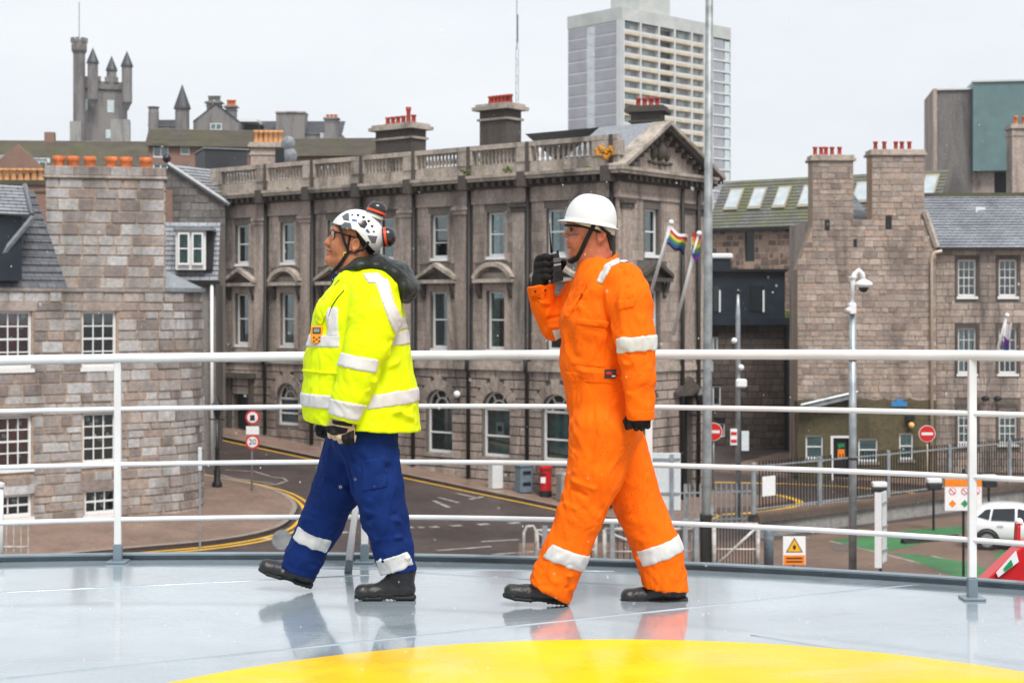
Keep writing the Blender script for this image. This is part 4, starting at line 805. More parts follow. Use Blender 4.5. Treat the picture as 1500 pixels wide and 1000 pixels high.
# ------------------------------------------------------------------ skyline: castle tower, spire and hill-top houses
HS = M['haze_stone']; dC = 265.0
def pz(py, d): return ZC + (HY - py) / F * d
def pxm(n, d): return n / F * d
c0 = at(150, 0, dC); cs = root('castle_tower', (c0.x, c0.y, 5), 'grey castle tower with crenellated stair turret and three pointed turrets on the skyline', 'castle')
rz = math.radians(20); s = pxm(41, dC)
ctr = at(154, 0, dC + 4)
MB().box((ctr.x, ctr.y, (5 + pz(122, dC)) / 2), (s * 1.42, s * 1.42, pz(122, dC) - 5), rz).build('tower', HS, cs)
mb = MB().box((ctr.x, ctr.y, (pz(130, dC) + pz(119, dC)) / 2), (s * 1.56, s * 1.56, pz(119, dC) - pz(130, dC)), rz); mb.build('parapet', HS, cs)
for k in range(5):
    for sx, sy in ((1, 0), (0, 1)):
        u = (k - 2) / 2.6 * s * .78; o = -s * .74; q = Vector((u, o)) if sx else Vector((o, u)); v = Vector((q.x * math.cos(rz) - q.y * math.sin(rz), q.x * math.sin(rz) + q.y * math.cos(rz)))
        MB().box((ctr.x + v.x, ctr.y + v.y, pz(116, dC)), (.75, .75, .9), rz).build('merlon', HS, cs)
def turret(parent, px, d, r, yb, yc, ya, corb=True, cone='slate_dark', mat=None):
    c = at(px, 0, d); R_ = pxm(r, d); zb, zc_, za = pz(yb, d), pz(yc, d), pz(ya, d)
    prof = [(R_ * .25, zb - (R_ * 1.6 if corb else 0)), (R_ * .6, zb - R_ * .7), (R_, zb), (R_, zc_)] if corb else [(R_, zb), (R_, zc_)]
    MB().lathe(prof, (c.x, c.y, 0), 14).build('turret', mat or HS, parent, smooth=False); MB().lathe([(R_ * 1.22, zc_), (R_ * 1.15, zc_ + R_ * .3), (R_ * .03, za)], (c.x, c.y, 0), 14).build('spire', M[cone], parent)
turret(cs, 136, dC - 2, 7.6, 146, 93, 70); turret(cs, 163.5, dC + 6, 7.2, 125, 104, 82, False); turret(cs, 186, dC - 1, 7.6, 150, 98, 75)
for x0, x1, y in ((104, 120, 185), (164, 190, 182)): p = at((x0 + x1) / 2, 0, dC - 5); MB().box((p.x, p.y, (5 + pz(y, dC)) / 2), (pxm(x1 - x0, dC), 4, pz(y, dC) - 5), .2).build('lower_wing', M['concrete'], cs)
c = at(116, 0, dC - 1); R_ = pxm(8.6, dC); MB().lathe([(R_, 5), (R_, pz(81, dC)), (R_ * 1.3, pz(76, dC)), (R_ * 1.3, pz(63, dC))], (c.x, c.y, 0), 14).build('stair_turret', HS, cs)
for k in range(8): t = 2 * math.pi * k / 8; MB().box((c.x + R_ * 1.2 * math.cos(t), c.y + R_ * 1.2 * math.sin(t), pz(61, dC)), (.55, .4, .75), t + math.pi / 2).build('merlon', HS, cs)
MB().tube([(c.x, c.y, pz(64, dC)), (c.x, c.y, pz(5, dC))], .07, 6).build('flagpole', M['lead'], cs)
f_ = Face(ctr, rz); o_ = s * .71
for x0, x1, y0, y1, fc in ((157, 167, 147, 165, Face(f_.pt(0, 0, o_), rz)), (120, 127, 150, 166, Face(Face(ctr, rz - math.pi / 2).pt(0, 0, o_), rz - math.pi / 2)), (155, 162, 190, 203, Face(f_.pt(0, 0, o_), rz))):
    q = fc.rect(x0, x1, y0, y1); mb = MB(); fc.box(mb, min(q[0], q[1]), max(q[0], q[1]), q[2], q[3], -.1, .06); mb.build('window', M['curtain_pale'], cs)
dS = 235.0
def sky_house(name, label, px0, px1, y_eave, y_ridge, mats=('haze_stone', 'slate_dark'), gable_front=False, dd=0, wins=()):
    d = dS + dd; p = at(px0, 0, d); fc = Face((p.x, p.y), 0); w = fc.a(px1); r = root(name, (p.x, p.y, 5), label, 'building'); ze = fc.z(y_eave, 0); zr = fc.z(y_ridge, 0); dep = 9
    mb = MB(); body(mb, fc, w, dep, 5, ze)
    if gable_front:
        mb.add([fc.pt(0, ze), fc.pt(w, ze), fc.pt(w / 2, zr)], [(0, 1, 2)]); mb.build('wall', M[mats[0]], r)
        roof_sheet('roof', [fc.pt(0, ze, .2), fc.pt(0, ze, -dep), fc.pt(w / 2, zr, -dep), fc.pt(w / 2, zr, .2)], M[mats[1]], r); roof_sheet('roof', [fc.pt(w, ze, .2), fc.pt(w, ze, -dep), fc.pt(w / 2, zr, -dep), fc.pt(w / 2, zr, .2)], M[mats[1]], r)
    else:
        mb.build('wall', M[mats[0]], r); roof_sheet('roof', [fc.pt(-.2, ze, .2), fc.pt(w + .2, ze, .2), fc.pt(w + .2, zr, -4), fc.pt(-.2, zr, -4)], M[mats[1]], r)
    for q in wins: sash(fc, *fc.rect(*q), r, 'curtain_pale', cols=2, rows=1, rec=-.12, fw=.12, bar=.12)
    return r, fc, w
r, fc, w = sky_house('hilltop_house', 'low slate roofed house with a flared chimney left of the small spire', 218, 262, 184, 171)
c = at(225, 0, dS); MB().lathe([(1.0, 5), (.8, pz(165, dS)), (.72, pz(160, dS)), (.95, pz(157, dS))], (c.x, c.y, 0), 10).build('chimney', HS, r)
c = at(267, 0, dS - 2); r = root('spire_turret', (c.x, c.y, 5), 'round stone turret with a tall dark spire between the hilltop houses', 'turret'); turret(r, 267, dS - 2, 10.5, 215, 160, 124, False)
r, fc, w = sky_house('hilltop_house', 'gabled grey house with two big chimney stacks on the skyline', 283, 350, 178, 152, gable_front=True, wins=[(308, 325, 181, 191)])
for px, wd, yt, n, pm in ((314, 21, 152, 4, 'haze_stone'), (339, 15, 158, 3, 'terracotta')): p = at(px, 0, dS + 3); chimney(r, p, pxm(wd, dS), 1.2, 12, pz(yt, dS + 3), 0, HS, HS, n, M[pm], .3, .9, .3)
r, fc, w = sky_house('hilltop_house', 'long purple slate roof with a flat topped grey block on the skyline', 345, 500, 196, 173, dd=4)
mb = MB(); fc.box(mb, fc.a(405), fc.a(447), 10, fc.z(166, 0), -3, .5); mb.build('block', HS, r); mb = MB(); fc.box(mb, fc.a(404), fc.a(448), fc.z(166, 0), fc.z(164, 0), -3.2, .7); mb.build('coping', TR, r)
p = at(486, 0, dS + 3); chimney(r, p, pxm(20, dS), 1.6, 12, pz(172, dS), 0, HS, HS, 3, M['terracotta'], .3, .5, .2); mb = MB(); fc.box(mb, fc.a(346), fc.a(379), fc.z(180, 0), fc.z(176, 0), -4, 1.5); mb.build('flat_dormer', M['window_white'], r)
mb = MB(); fc.box(mb, fc.a(470), fc.a(486), fc.z(203, 0), fc.z(195, 0), -1, .6); mb.build('white_dormer', M['window_white'], r)
# radio mast
c = at(757, 0, 150); r = root('radio_mast', (c.x, c.y, 5), 'thin grey lattice radio mast behind the middle chimney', 'mast')
for k in range(3): t = 2 * math.pi * k / 3; MB().tube([(c.x + .16 * math.cos(t), c.y + .16 * math.sin(t), 5), (c.x + .16 * math.cos(t), c.y + .16 * math.sin(t), pz(70, 150))], .03, 5).build('leg', M['lead'], r)
mb = MB()
for k in range(40):
    z = 12 + k * .55; t = 2 * math.pi * k / 3; u = 2 * math.pi * (k + 1) / 3; mb.tube([(c.x + .16 * math.cos(t), c.y + .16 * math.sin(t), z), (c.x + .16 * math.cos(u), c.y + .16 * math.sin(u), z + .55)], .02, 4)
mb.build('lacing', M['lead'], r, kind='stuff'); MB().tube([(c.x, c.y, pz(72, 150)), (c.x, c.y, pz(-8, 150))], .045, 6).build('antenna', M['lead'], r); MB().tube([(c.x + .1, c.y, pz(62, 150)), (c.x + .1, c.y, pz(22, 150))], .07, 6).build('antenna', M['lead'], r)
# ------------------------------------------------------------------ tower block
tc0 = at(911, 0, 360); TL = Face(tc0, math.radians(-46.4)); TRr = Face(tc0, math.radians(43.6)); tb = root('tower_block', (tc0.x, tc0.y, 5), 'tall grey concrete tower block with ochre balcony bands', 'tower block')
tl = TL.a(832); trw = TRr.a(1070); zt = TL.z(10, 0); zpar = TL.z(29, 0); flh = 2.68; nfl = 17; ztop = zpar
mb = MB(); wall(mb, TL, tl, 0, 5, zpar, (), .1); wall(mb, TRr, 0, trw, 5, zpar, (), .1, out=-1.3); mb.build('wall', M['tower_white'], tb, fix=False)
mb = MB(); poly = [TL.pt(tl - .1, zpar, .15), TL.pt(.0, zpar, .15), TRr.pt(.0, zpar, .15), TRr.pt(trw + .1, zpar, .15), TRr.pt(trw, zpar, -18), TL.pt(tl, zpar, -18)]
mb.add([TL.pt(tl - .1, zpar, .15), TL.pt(.15, zpar, .15), TL.pt(.15, zt, .15), TL.pt(tl - .1, zt, .15)], [(0, 1, 2, 3)]); mb.add([TRr.pt(-.15, zpar, .15), TRr.pt(trw, zpar, .15), TRr.pt(trw, zt, .15), TRr.pt(-.15, zt, .15)], [(0, 1, 2, 3)])
mb.add([TL.pt(tl - .1, zt, .15), TL.pt(.15, zt, .15), TRr.pt(trw, zt, .15), TRr.pt(trw, zt, -17)], [(0, 1, 2, 3)]); mb.add([TRr.pt(trw, 5, .0), TRr.pt(trw, 5, -17), TRr.pt(trw, zt, -17), TRr.pt(trw, zt, 0)], [(0, 1, 2, 3)]); mb.add([TL.pt(tl, 5, .0), TL.pt(tl, 5, -30), TL.pt(tl, zt, -30), TL.pt(tl, zt, 0)], [(0, 1, 2, 3)]); mb.build('parapet', M['tower_top'], tb, fix=False)
pb = MB(); pb.box((at(938, 0, 372).x, 372, (zt + TL.z(-30, 0)) / 2), (11, 9, TL.z(-30, 0) - zt), math.radians(43.6)); pb.build('plant_room', M['tower_top'], tb)
for k in range(nfl):
    z1 = zpar - k * flh - .35; z0 = z1 - flh + .55
    for q0, q1 in ((tl + .3, TL.a(861) - .2), (TL.a(871) + .2, -1.6)): mb = MB(); TL.box(mb, q0, q1, z0, z1, -.02, .12); mb.build('panel', M['tower_grey'], tb)
    mb = MB(); TL.box(mb, TL.a(863), TL.a(869), z0 + .5, z1 - .2, -.02, .05); mb.build('stair_window', M['curtain_pale'], tb)
    xs_ = [915, 938, 965, 988, 1013, 1031, 1043]
    for j in range(6):
        q0, q1 = TRr.a(xs_[j]) + .12, TRr.a(xs_[j + 1]) - .12
        w_ = piece('window', M['car_glass' if j == 2 else 'curtain_teal' if (j + k) % 3 == 0 else 'tower_grey'], tb, TRr.pt((q0 + q1) / 2, (z0 + z1) / 2 + .35, -1.25), (q1 - q0, .1, 1.3), TRr.ang, 'plate')
        if j != 2: piece('pane', M['curtain_pale'], w_, TRr.pt(q0 + (q1 - q0) * random.uniform(.3, .7), (z0 + z1) / 2 + .3, -1.15), (1, 1, 1), 0, 'plate')
    for c_ in tb.children:
        pass
    mb = MB(); TRr.box(mb, TRr.a(914), TRr.a(1043), z0 - .62, z0 + .02, -1.3, .14); mb.build('balcony_slab', M['tower_ochre'], tb)
    mb = MB(); TRr.box(mb, TRr.a(914), TRr.a(1043), z0 + .02, z0 + .5, -.05, .06); mb.build('balcony_front', M['tower_white' if k % 1 == 0 else 'tower_grey'], tb)
    mb = MB(); TRr.box(mb, TRr.a(1045), trw - 2.6, z0 + .1, z1, -1.3, -.1); mb.build('panel', M['tower_grey'], tb); mb = MB(); TRr.box(mb, trw - 2.2, trw - .3, z0, z1 - .2, -1.3, -.02); mb.build('corner_window', M['curtain_pale'], tb); mb = MB(); TRr.box(mb, TRr.a(1043), trw, z0 - .5, z0, -1.3, .05); mb.build('floor_band', M['tower_white'], tb)
for px in (913, 938, 965, 988, 1013, 1031, 1043): a = TRr.a(px); mb = MB(); TRr.box(mb, a - .25, a + .25, 5, zpar, -1.3, .2); mb.build('fin', M['tower_white'], tb)
mb = MB(); TL.box(mb, -1.5, .1, 5, zpar, -.02, .3); mb.build('corner_pier', M['tower_white'], tb)
# ------------------------------------------------------------------ slate roofed building with skylights
p0 = at(1042, 338, 108); p1 = at(1190, 329, 104); ang = math.radians(-35); SF = Face(p0, ang); sl = root('skylight_building', (p0.x, p0.y, 0), 'mossy slate roofed building with a row of skylights and pink rubble wall', 'building')
L = SF.a(1372); ze = (p0.z + p1.z) / 2; hs = [SF.rect(1090, 1105, 340, 383), SF.rect(1165, 1178, 342, 382)]
mb = MB(); wall(mb, SF, 0, L, 0, ze, hs, .3); mb.build('wall', M['mortar_tan'], sl); lay(courses(SF, 0, L * .6, ze - 5.5, ze, .42, (.3, .75), hs, .09, .03, .015), M['rubble_pink'], sl)
for h in hs: mb = MB(); SF.box(mb, h[0], h[1], h[2], h[3], -.3, -.2); mb.build('window', M['car_glass'], sl)
dr = 2.3; zr = ZC + (HY - 262) / F * (SF.pt(SF.a(1190) * .5, 0, -dr).y)
E0, E1, R1, R0 = SF.pt(-.2, ze, .4), SF.pt(L, ze, .4), SF.pt(L, zr, -dr), SF.pt(-.2, zr, -dr); roof_sheet('roof', [E0, E1, R1, R0], M['slate_moss'], sl)
mb = MB(); SF.box(mb, -.2, L, ze - .18, ze - .01, .15, .55); mb.build('gutter', M['black_paint'], sl)
def onroof(px, u):                          # a point of the roof plane under photo column px at height fraction u
    a, b = E0.lerp(R0, u), E1.lerp(R1, u); k = (px - CX) / F; t = (k * a.y - a.x) / ((b.x - a.x) - k * (b.y - a.y)); return a.lerp(b, t)
nr = (E1 - E0).cross(R0 - E0).normalized()
for x0, x1, u0, u1 in ((1060, 1080, .36, .80), (1095, 1114, .36, .80), (1131, 1150, .36, .80), (1168, 1188, .36, .80), (1247, 1272, .40, .82), (1345, 1366, .36, .9)):
    q = [onroof(x0, u0), onroof(x1, u0), onroof(x1, u0) + (R0 - E0) * (u1 - u0), onroof(x0, u0) + (R0 - E0) * (u1 - u0)]
    k = MB(); k.prism([v_ + nr * .05 for v_ in q], nr * .12); s_ = k.build('skylight', M['skylight_frame'], sl); c_ = sum(q, Vector()) / 4
    k = MB(); k.prism([c_ + (v_ - c_) * .82 + nr * .175 for v_ in q], nr * .02); k.build('pane', M['skylight_pane'], s_)
# navy extension and dark lower wall in front of it
d = 84; p = at(1030, 0, d); nx = root('navy_extension', (p.x, p.y, 0), 'dark navy clad rooftop extension over an old dark stone wall', 'building'); f_ = Face((p.x, p.y), math.radians(1)); Z = lambda y: f_.z(y, 2)
mb = MB(); f_.box(mb, 0, f_.a(1150), Z(465), Z(398), -5, .0); mb.build('clad_box', M['navy_box'], nx); mb = MB(); f_.box(mb, 0, f_.a(1153), Z(398), Z(394), -5.2, .25); mb.build('roof_edge', M['black_paint'], nx)
for x0, x1 in ((1045, 1055), (1098, 1118)): q = f_.rect(x0, x1, 418, 456); mb = MB(); f_.box(mb, q[0], q[1], q[2], q[3], -.1, .04); mb.build('window', M['car_glass'], nx)
for x in (1053, 1117): mb = MB(); q = f_.rect(x, x + 2.5, 425, 457); f_.box(mb, *q, -.1, .07); mb.build('white_reveal', M['window_white'], nx)
mb = MB(); f_.box(mb, -.1, f_.a(1168), Z(476), Z(465), -5, .5); mb.build('slab_edge', M['navy_box'], nx); mb = MB(); f_.box(mb, f_.a(1150), f_.a(1168), Z(465), Z(455), -5, -.2); mb.build('roof_moss', M['moss_green'], nx)
hs = [f_.rect(1044, 1052, 493, 515), f_.rect(1044, 1056, 565, 595), f_.rect(1046, 1062, 620, 640)]; mb = MB(); wall(mb, f_, 0, f_.a(1170), 0, Z(476), hs, .3); mb.build('wall', M['dark_void'], nx); lay(courses(f_, 0, f_.a(1168), .1, Z(476), .36, (.35, .75), hs, .03, .03, .015), M['granite_dark'], nx)
for h in hs: sash(f_, *h, nx, 'room_dark', rows=1, rec=.05)
mb = MB(); q = f_.rect(1040, 1073, 371, 398); f_.box(mb, q[0], q[1], q[2], q[3] - .3, -1.2, -.2); mb.build('roof_pod', M['navy_box'], nx, bevel=.1); mb = MB(); f_.box(mb, q[0], q[1] + .05, q[3] - .3, q[3], -1.3, -.1); mb.build('pod_top', M['sign_white'], nx, bevel=.08)
MB().tube([f_.pt(f_.a(1152), .2, .12), f_.pt(f_.a(1152), Z(476), .12)], .12, 8).build('downpipe', M['black_paint'], nx)
# ------------------------------------------------------------------ gable house with twin chimneys, and its wing
d = 74.0; p = at(1168, 0, d); gb = root('gable_house', (p.x, p.y, 0), 'tall pink granite gable with two broad chimneys and olive harled foot', 'house'); g = Face((p.x, p.y), 0); Z = lambda y: g.z(y, 1); A = g.a
gw = A(1371); outl = [(1168, 395), (1190, 332), (1190, 236), (1250, 236), (1250, 322), (1277, 322), (1277, 228), (1354, 228), (1354, 312), (1371, 362)]
mb = MB(); pts = [(0, Z(588)), (gw, Z(588))] + [(A(x), Z(y)) for x, y in reversed(outl)]; mb.prism([g.pt(a, z, 0) for a, z in pts], g.n * -1.1); mb.build('wall', M['mortar_tan'], gb); mb = MB(); g.box(mb, 0, gw, 0, Z(588), -1.1, -.9); mb.build('foot_wall', M['mortar_tan'], gb)
ox = [A(x) for x, y in outl]; oz = [Z(y) for x, y in outl]
def gtop(a):
    if A(1190) <= a <= A(1250): return Z(236)
    if A(1277) <= a <= A(1354): return Z(228)
    return float(np.interp(a, [0, A(1190) - .01, A(1250), A(1277), A(1354), gw], [Z(395), Z(332), Z(322), Z(322), Z(312), Z(362)]))
sl_h = [g.rect(1208, 1215, 322, 338), g.rect(1297, 1306, 316, 336), g.rect(1250, 1255, 350, 362)]
st = []
h = .27
for x0, x1, y1, y0 in ((1168, 1371, 362, 590), (1168, 1190, 340, 362), (1190, 1354, 322, 362), (1354, 1371, 322, 362), (1190, 1250, 236, 322), (1277, 1354, 228, 322)):
    st += courses(g, A(x0), A(x1), Z(y0), Z(y1), h, (.32, .75), sl_h, .035, .03, .016, top=gtop, vary=.28)
lay(st, M['granite_pink'], gb)
for q in sl_h: mb = MB(); g.box(mb, *q, .002, .012); mb.build('slit_window', M['dark_void'], gb)
for x0, x1, y in ((1190, 1250, 236), (1277, 1354, 228)):
    for o, z0, z1, ins in ((.12, 0, .14, 0), (.05, .14, .3, .05)): mb = MB(); g.box(mb, A(x0) - o, A(x1) + o, Z(y) + z0, Z(y) + z1, -1.1 - o, o); mb.build('chimney_cap', TR, gb, bevel=.02)
for px in (1197, 1206, 1213, 1222, 1233, 1286, 1299, 1316, 1325, 1336): MB().lathe(pot_profile(.42, .12), g.pt(A(px), Z(236 if px < 1260 else 228) + .3, -.5), 10, False).build('chimney_pot', M['terracotta_red'], gb, smooth=True)
mb = MB(); mb.prism([g.pt(a, z, -1.1) for a, z in ((A(1190), 0), (A(1354), 0), (A(1354), Z(322)), (A(1190), Z(322)))], g.n * -5); mb.build('rear_wall', M['granite_pink'], gb)
roof_sheet('roof', [g.pt(A(1250), Z(326), -1.2), g.pt(A(1290), Z(326), -1.2), g.pt(A(1290), Z(270), -6), g.pt(A(1250), Z(270), -6)], M['slate_blue'], gb)
MB().tube([g.pt(A(1354), Z(310), .04), g.pt(gw + .02, Z(361), .04)], .16, 6).build('skew_coping', M['trim_stone'], gb)
# olive harled foot with its windows and door
lowh = [g.rect(1180, 1206, 637, 672), g.rect(1220, 1243, 641, 705), g.rect(1257, 1286, 642, 676), g.rect(1317, 1338, 634, 673)]
mb = MB(); wall(mb, g, 0, gw, 0, Z(588), lowh, .28, out=.05)
zt_ = Z(588); n = 16
mb.add([g.pt(gw * k / n, zt_, .05) for k in range(n + 1)] + [g.pt(gw * k / n, zt_ + (.05 + .14 * random.random()), .045) for k in range(n + 1)], [(k, k + 1, n + 2 + k, n + 1 + k) for k in range(n)]); mb.build('harling', M['harl_olive'], gb, fix=False)
for k, q in enumerate(lowh):
    if k == 1:
        mb = MB(); g.box(mb, q[0], q[1], q[2], q[3], -.2, -.14); do = mb.build('door', M['black_paint'], gb)
        mb = MB(); g.box(mb, q[0] - .12, q[0], q[2], q[3] + .1, -.15, .09); g.box(mb, q[0], q[1], q[3], q[3] + .1, -.15, .09); mb.build('door_frame', M['window_white'], gb)
        for y0, y1, m_ in ((649, 655, 'sign_green'), (658, 671, 'sign_orange')): r_ = g.rect(1228, 1238, y0, y1); mb = MB(); g.box(mb, *r_, -.14, -.12); mb.build('door_sign', M[m_], do)
    else: sash(g, *q, gb, 'blind_white' if k != 3 else 'curtain_pale', rows=2, rec=.055, fw=.08, sill=.1, curtain='blind_white', sillmat='concrete')
mb = MB(); g.box(mb, A(1305), A(1328), Z(595), Z(588), .05, .09); sg_ = mb.build('street_name_plate', M['sign_blue'], gb); mb = MB(); g.box(mb, A(1312), A(1322), Z(588), Z(584), .05, .09); mb.build('plate_crest', M['sign_blue'], gb)
mb = MB(); blob(mb, g.pt(A(1333), Z(622), .25), .15); lo = mb.build('wall_lamp', M['lamp_amber'], gb, smooth=True); mb = MB(); g.box(mb, A(1326), A(1338), Z(615), Z(608), .0, .3); mb.build('lamp_hood', M['black_paint'], gb)
MB().tube([g.pt(A(1377), Z(368), .35), g.pt(A(1367), Z(370), .3), g.pt(A(1363.5), Z(380), .16), g.pt(A(1363.5), .1, .16)], .075, 8).build('downpipe', M['cream_pipe'], gb, smooth=True)
MB().tube([g.pt(A(1166), Z(601), .6), g.pt(A(1170), Z(592), .6), g.pt(A(1252), Z(573), .6)], .07, 6).build('lean_to_edge', M['galv'], gb); mb = MB(); mb.prism([g.pt(a, z, .58) for a, z in ((A(1172), Z(593)), (A(1250), Z(575)), (A(1250), Z(581)), (A(1172), Z(600)))], (0, .5, 0)); mb.build('lean_to_roof', M['galv'], gb)
# right wing
d = 75.5; p = at(1371, 0, d); wg = root('slate_wing', (p.x, p.y, 0), 'dark granite wing with blue slate roof and white twelve pane windows', 'house'); g2 = Face((p.x, p.y), math.radians(-3)); B = g2.a; Z2 = lambda y: g2.z(y, 2); ww = B(1640)
hs = []
for x0, x1 in ((1403, 1430), (1463, 1490), (1523, 1550)): hs += [g2.rect(x0, x1, 380, 434), g2.rect(x0, x1, 480, 547), g2.rect(x0, x1, 598, 650)]
mb = MB(); wall(mb, g2, 0, ww, 0, Z2(364), hs, .25); mb.build('wall', M['mortar_grey'], wg); lay(courses(g2, 0, ww, .2, Z2(364), .33, (.5, 1.0), [(h[0] - .14, h[1] + .14, h[2] - .15, h[3] + .2) for h in hs], .025, .03, .008), M['granite_brown'], wg)
for k, h in enumerate(hs):
    sash(g2, *h, wg, 'room_dark' if k % 3 else 'room_dark', cols=3, rows=4, rec=.1, fw=.08, sill=.08, curtain='blind_white' if k % 3 == 2 else ('curtain_pale' if k == 1 else None), bar=.03)
    mb = MB(); g2.box(mb, h[0] - .13, h[0], h[2], h[3] + .2, -.03, .05); wq = mb.build('window_surround', M['granite_dark'], wg); mb = MB(); g2.box(mb, h[1], h[1] + .13, h[2], h[3] + .2, -.03, .05); mb.build('window_surround', M['granite_dark'], wg); mb = MB(); g2.box(mb, h[0], h[1], h[3], h[3] + .2, -.03, .05); mb.build('lintel', M['granite_dark'], wg)
zr = ZC + (HY - 287) / F * (d + 4.2); roof_sheet('roof', [g2.pt(-.05, Z2(364), .3), g2.pt(ww, Z2(364), .3), g2.pt(ww, zr, -4.2), g2.pt(B(1352), zr, -4.2)], M['slate_blue'], wg)
mb = MB(); g2.box(mb, 0, ww, Z2(366), Z2(362.5), .2, .45); mb.build('gutter', M['black_paint'], wg); mb = MB(); g2.box(mb, B(1352), ww, zr - .05, zr + .14, -4.4, -4.05); mb.build('ridge', M['tile_moss'], wg)
q = at(1432, 308, d + 2.9); MB().box((q.x, q.y, q.z), (.55, .5, .3), .3).build('roof_vent', M['blind_white'], wg)
lq = g2.pt(B(1448), Z2(584), .3)
for px in (1441, 1459): mb = MB(); blob(mb, g2.pt(B(px), Z2(583), .3), .2, (1, 1, .7)); mb.build('floodlight', M['black_paint'], wg)
# ------------------------------------------------------------------ modern block with teal cladding
d = 150.0; p = at(1372, 0, d); tq = root('teal_block', (p.x, p.y, 3), 'modern block of grey stone slab and teal ribbed cladding above the slate wing', 'building'); t = Face((p.x, p.y), math.radians(-9)); Z = lambda y: t.z(y, 2); B = t.a
mb = MB(); t.box(mb, 0, B(1424), 3, Z(132), -8, 0); mb.build('stone_slab', M['rubble_grey'], tq); mb = MB(); t.box(mb, -.1, B(1424), Z(132), Z(129.5), -8, .2); mb.build('coping', M['tower_white'], tq)
mb = MB(); t.box(mb, -.35, .0, 3, Z(130), -8, .4); mb.build('slab_edge', M['granite_pink'], tq); mb = MB(); t.box(mb, B(1424), B(1640), Z(252), Z(123), -8, .8); mb.build('cladding', M['teal_panel'], tq)
for k in range(60): a = B(1424) + .2 + k * .225; mb = MB(); t.box(mb, a, a + .09, Z(251), Z(124), .79, .86); mb.build('rib', M['teal_panel'], tq)
mb = MB(); t.box(mb, B(1423), B(1640), Z(123), Z(120.5), -8, 1.0); mb.build('coping', M['tower_white'], tq); mb = MB(); t.box(mb, B(1424), B(1457), 3, Z(252), -8, -.2); mb.build('base_wall', M['granite_pink'], tq); mb = MB(); t.box(mb, B(1457), B(1640), 3, Z(252), -8, -1); mb.build('dark_recess', M['dark_void'], tq)
d = 96.0; p = at(1500, 0, d); r = root('stone_chimney', (p.x, p.y, 5), 'broad granite chimney with orange pot in front of the teal cladding', 'chimney'); chimney(r, p, 1.8, 1.2, 5, ZC + (HY - 190) / F * d, 0, M['granite_pink'], TR, 3, M['terracotta'], .16, .55, .12)
# panes of the tower get their size here, a part of a part
for o in bpy.data.objects:
    if o.name.startswith('pane') and o.parent and o.parent.parent is tb: o.scale = (.35, 1.0, .75); o.location = (random.uniform(-.25, .25), -.9, random.uniform(-.08, .08))
# ------------------------------------------------------------------ lettering helper
def text_mesh(body_, size):
    cu = bpy.data.curves.new('lettering', 'FONT'); cu.body = body_; cu.size = size; cu.align_x = 'CENTER'; cu.align_y = 'CENTER'; cu.extrude = .004
    o = bpy.data.objects.new('lettering', cu); COL.objects.link(o); dg = bpy.context.evaluated_depsgraph_get(); me = bpy.data.meshes.new_from_object(o.evaluated_get(dg)); bpy.data.objects.remove(o); bpy.data.curves.remove(cu); return me
def lettering(body_, size, mat, parent, p, rz=0):
    me = text_mesh(body_, size); me.materials.clear(); me.materials.append(mat); o = link('lettering', me, parent, Vector(p) - OFF[parent]); o.rotation_euler = (math.pi / 2, 0, rz); return o
def disc(mb, c, r, y0, y1, n=28): return mb.prism([(c[0] + r * math.cos(2 * math.pi * k / n), y0, c[2] + r * math.sin(2 * math.pi * k / n)) for k in range(n)], (0, y1 - y0, 0))
def up(px, py, base): return ZC + (HY - py) / F * base.y
# tall lamp column
b = G(1034, 838); r = root('lamp_column', b, 'very tall grey steel lighting column beside the pedimented building end', 'lamp post')
MB().tube([b, b + Vector((.03, 0, 3)), b + Vector((.06, 0, 8)), b + Vector((.12, 0, 21))], [.15, .145, .135, .11], 12).build('pole', M['pole_grey'], r, smooth=True); MB().box(b + Vector((0, 0, .9)), (.33, .33, 1.8)).build('base', M['soot_pipe'], r, bevel=.03)
MB().box(b + Vector((.14, -.7, 21)), (.4, 1.6, .18)).build('lamp_head', M['pole_grey'], r)
for z, dx in ((1.9, .17), (6.3, .16)): MB().box(b + Vector((dx, -.05, z)), (.1, .14, .3)).build('junction_box', M['galv'], r)
# camera pole
b = G(1249, 842); r = root('camera_pole', b, 'grey surveillance pole with white hooped dome camera on top', 'camera pole'); zt = up(0, 460, b)
MB().tube([b, Vector((b.x, b.y, zt))], [.125, .11], 12).build('pole', M['galv'], r, smooth=True); z1 = up(0, 407, b); MB().tube([(b.x, b.y, zt), (b.x, b.y, z1)], .055, 10).build('upper_pole', M['sign_white'], r, smooth=True)
MB().lathe([(.13, 0), (.13, .06)], (b.x, b.y, z1), 10).build('finial', M['sign_white'], r); u = 1 / F * b.y
MB().tube([(b.x, b.y, up(0, 445, b)), (b.x, b.y, up(0, 412, b)), (b.x + 3 * u, b.y, up(0, 401, b)), (b.x + 9 * u, b.y, up(0, 396, b)), (b.x + 14 * u, b.y, up(0, 401, b)), (b.x + 16 * u, b.y, up(0, 412, b))], .075, 10).build('hoop_arm', M['sign_white'], r, smooth=True)
c_ = (b.x + 16 * u, b.y, up(0, 421, b)); dm = MB().lathe([(.07, .25), (.27, .14), (.28, .06), (.2, 0)], c_, 14).build('dome_housing', M['sign_white'], r, smooth=True); mb = MB(); blob(mb, (c_[0], c_[1], c_[2]), .16); mb.build('dome', M['lamp_black'], dm, smooth=True)
MB().box((b.x - 2 * u, b.y - .1, up(0, 452, b)), (.22, .25, .34)).build('control_box', M['sign_white'], r, bevel=.03); MB().tube([(b.x - 3 * u, b.y - .1, up(0, 452, b)), (b.x - 10 * u, b.y - .2, up(0, 456, b))], [.08, .1], 8).build('camera', M['sign_white'], r, smooth=True)
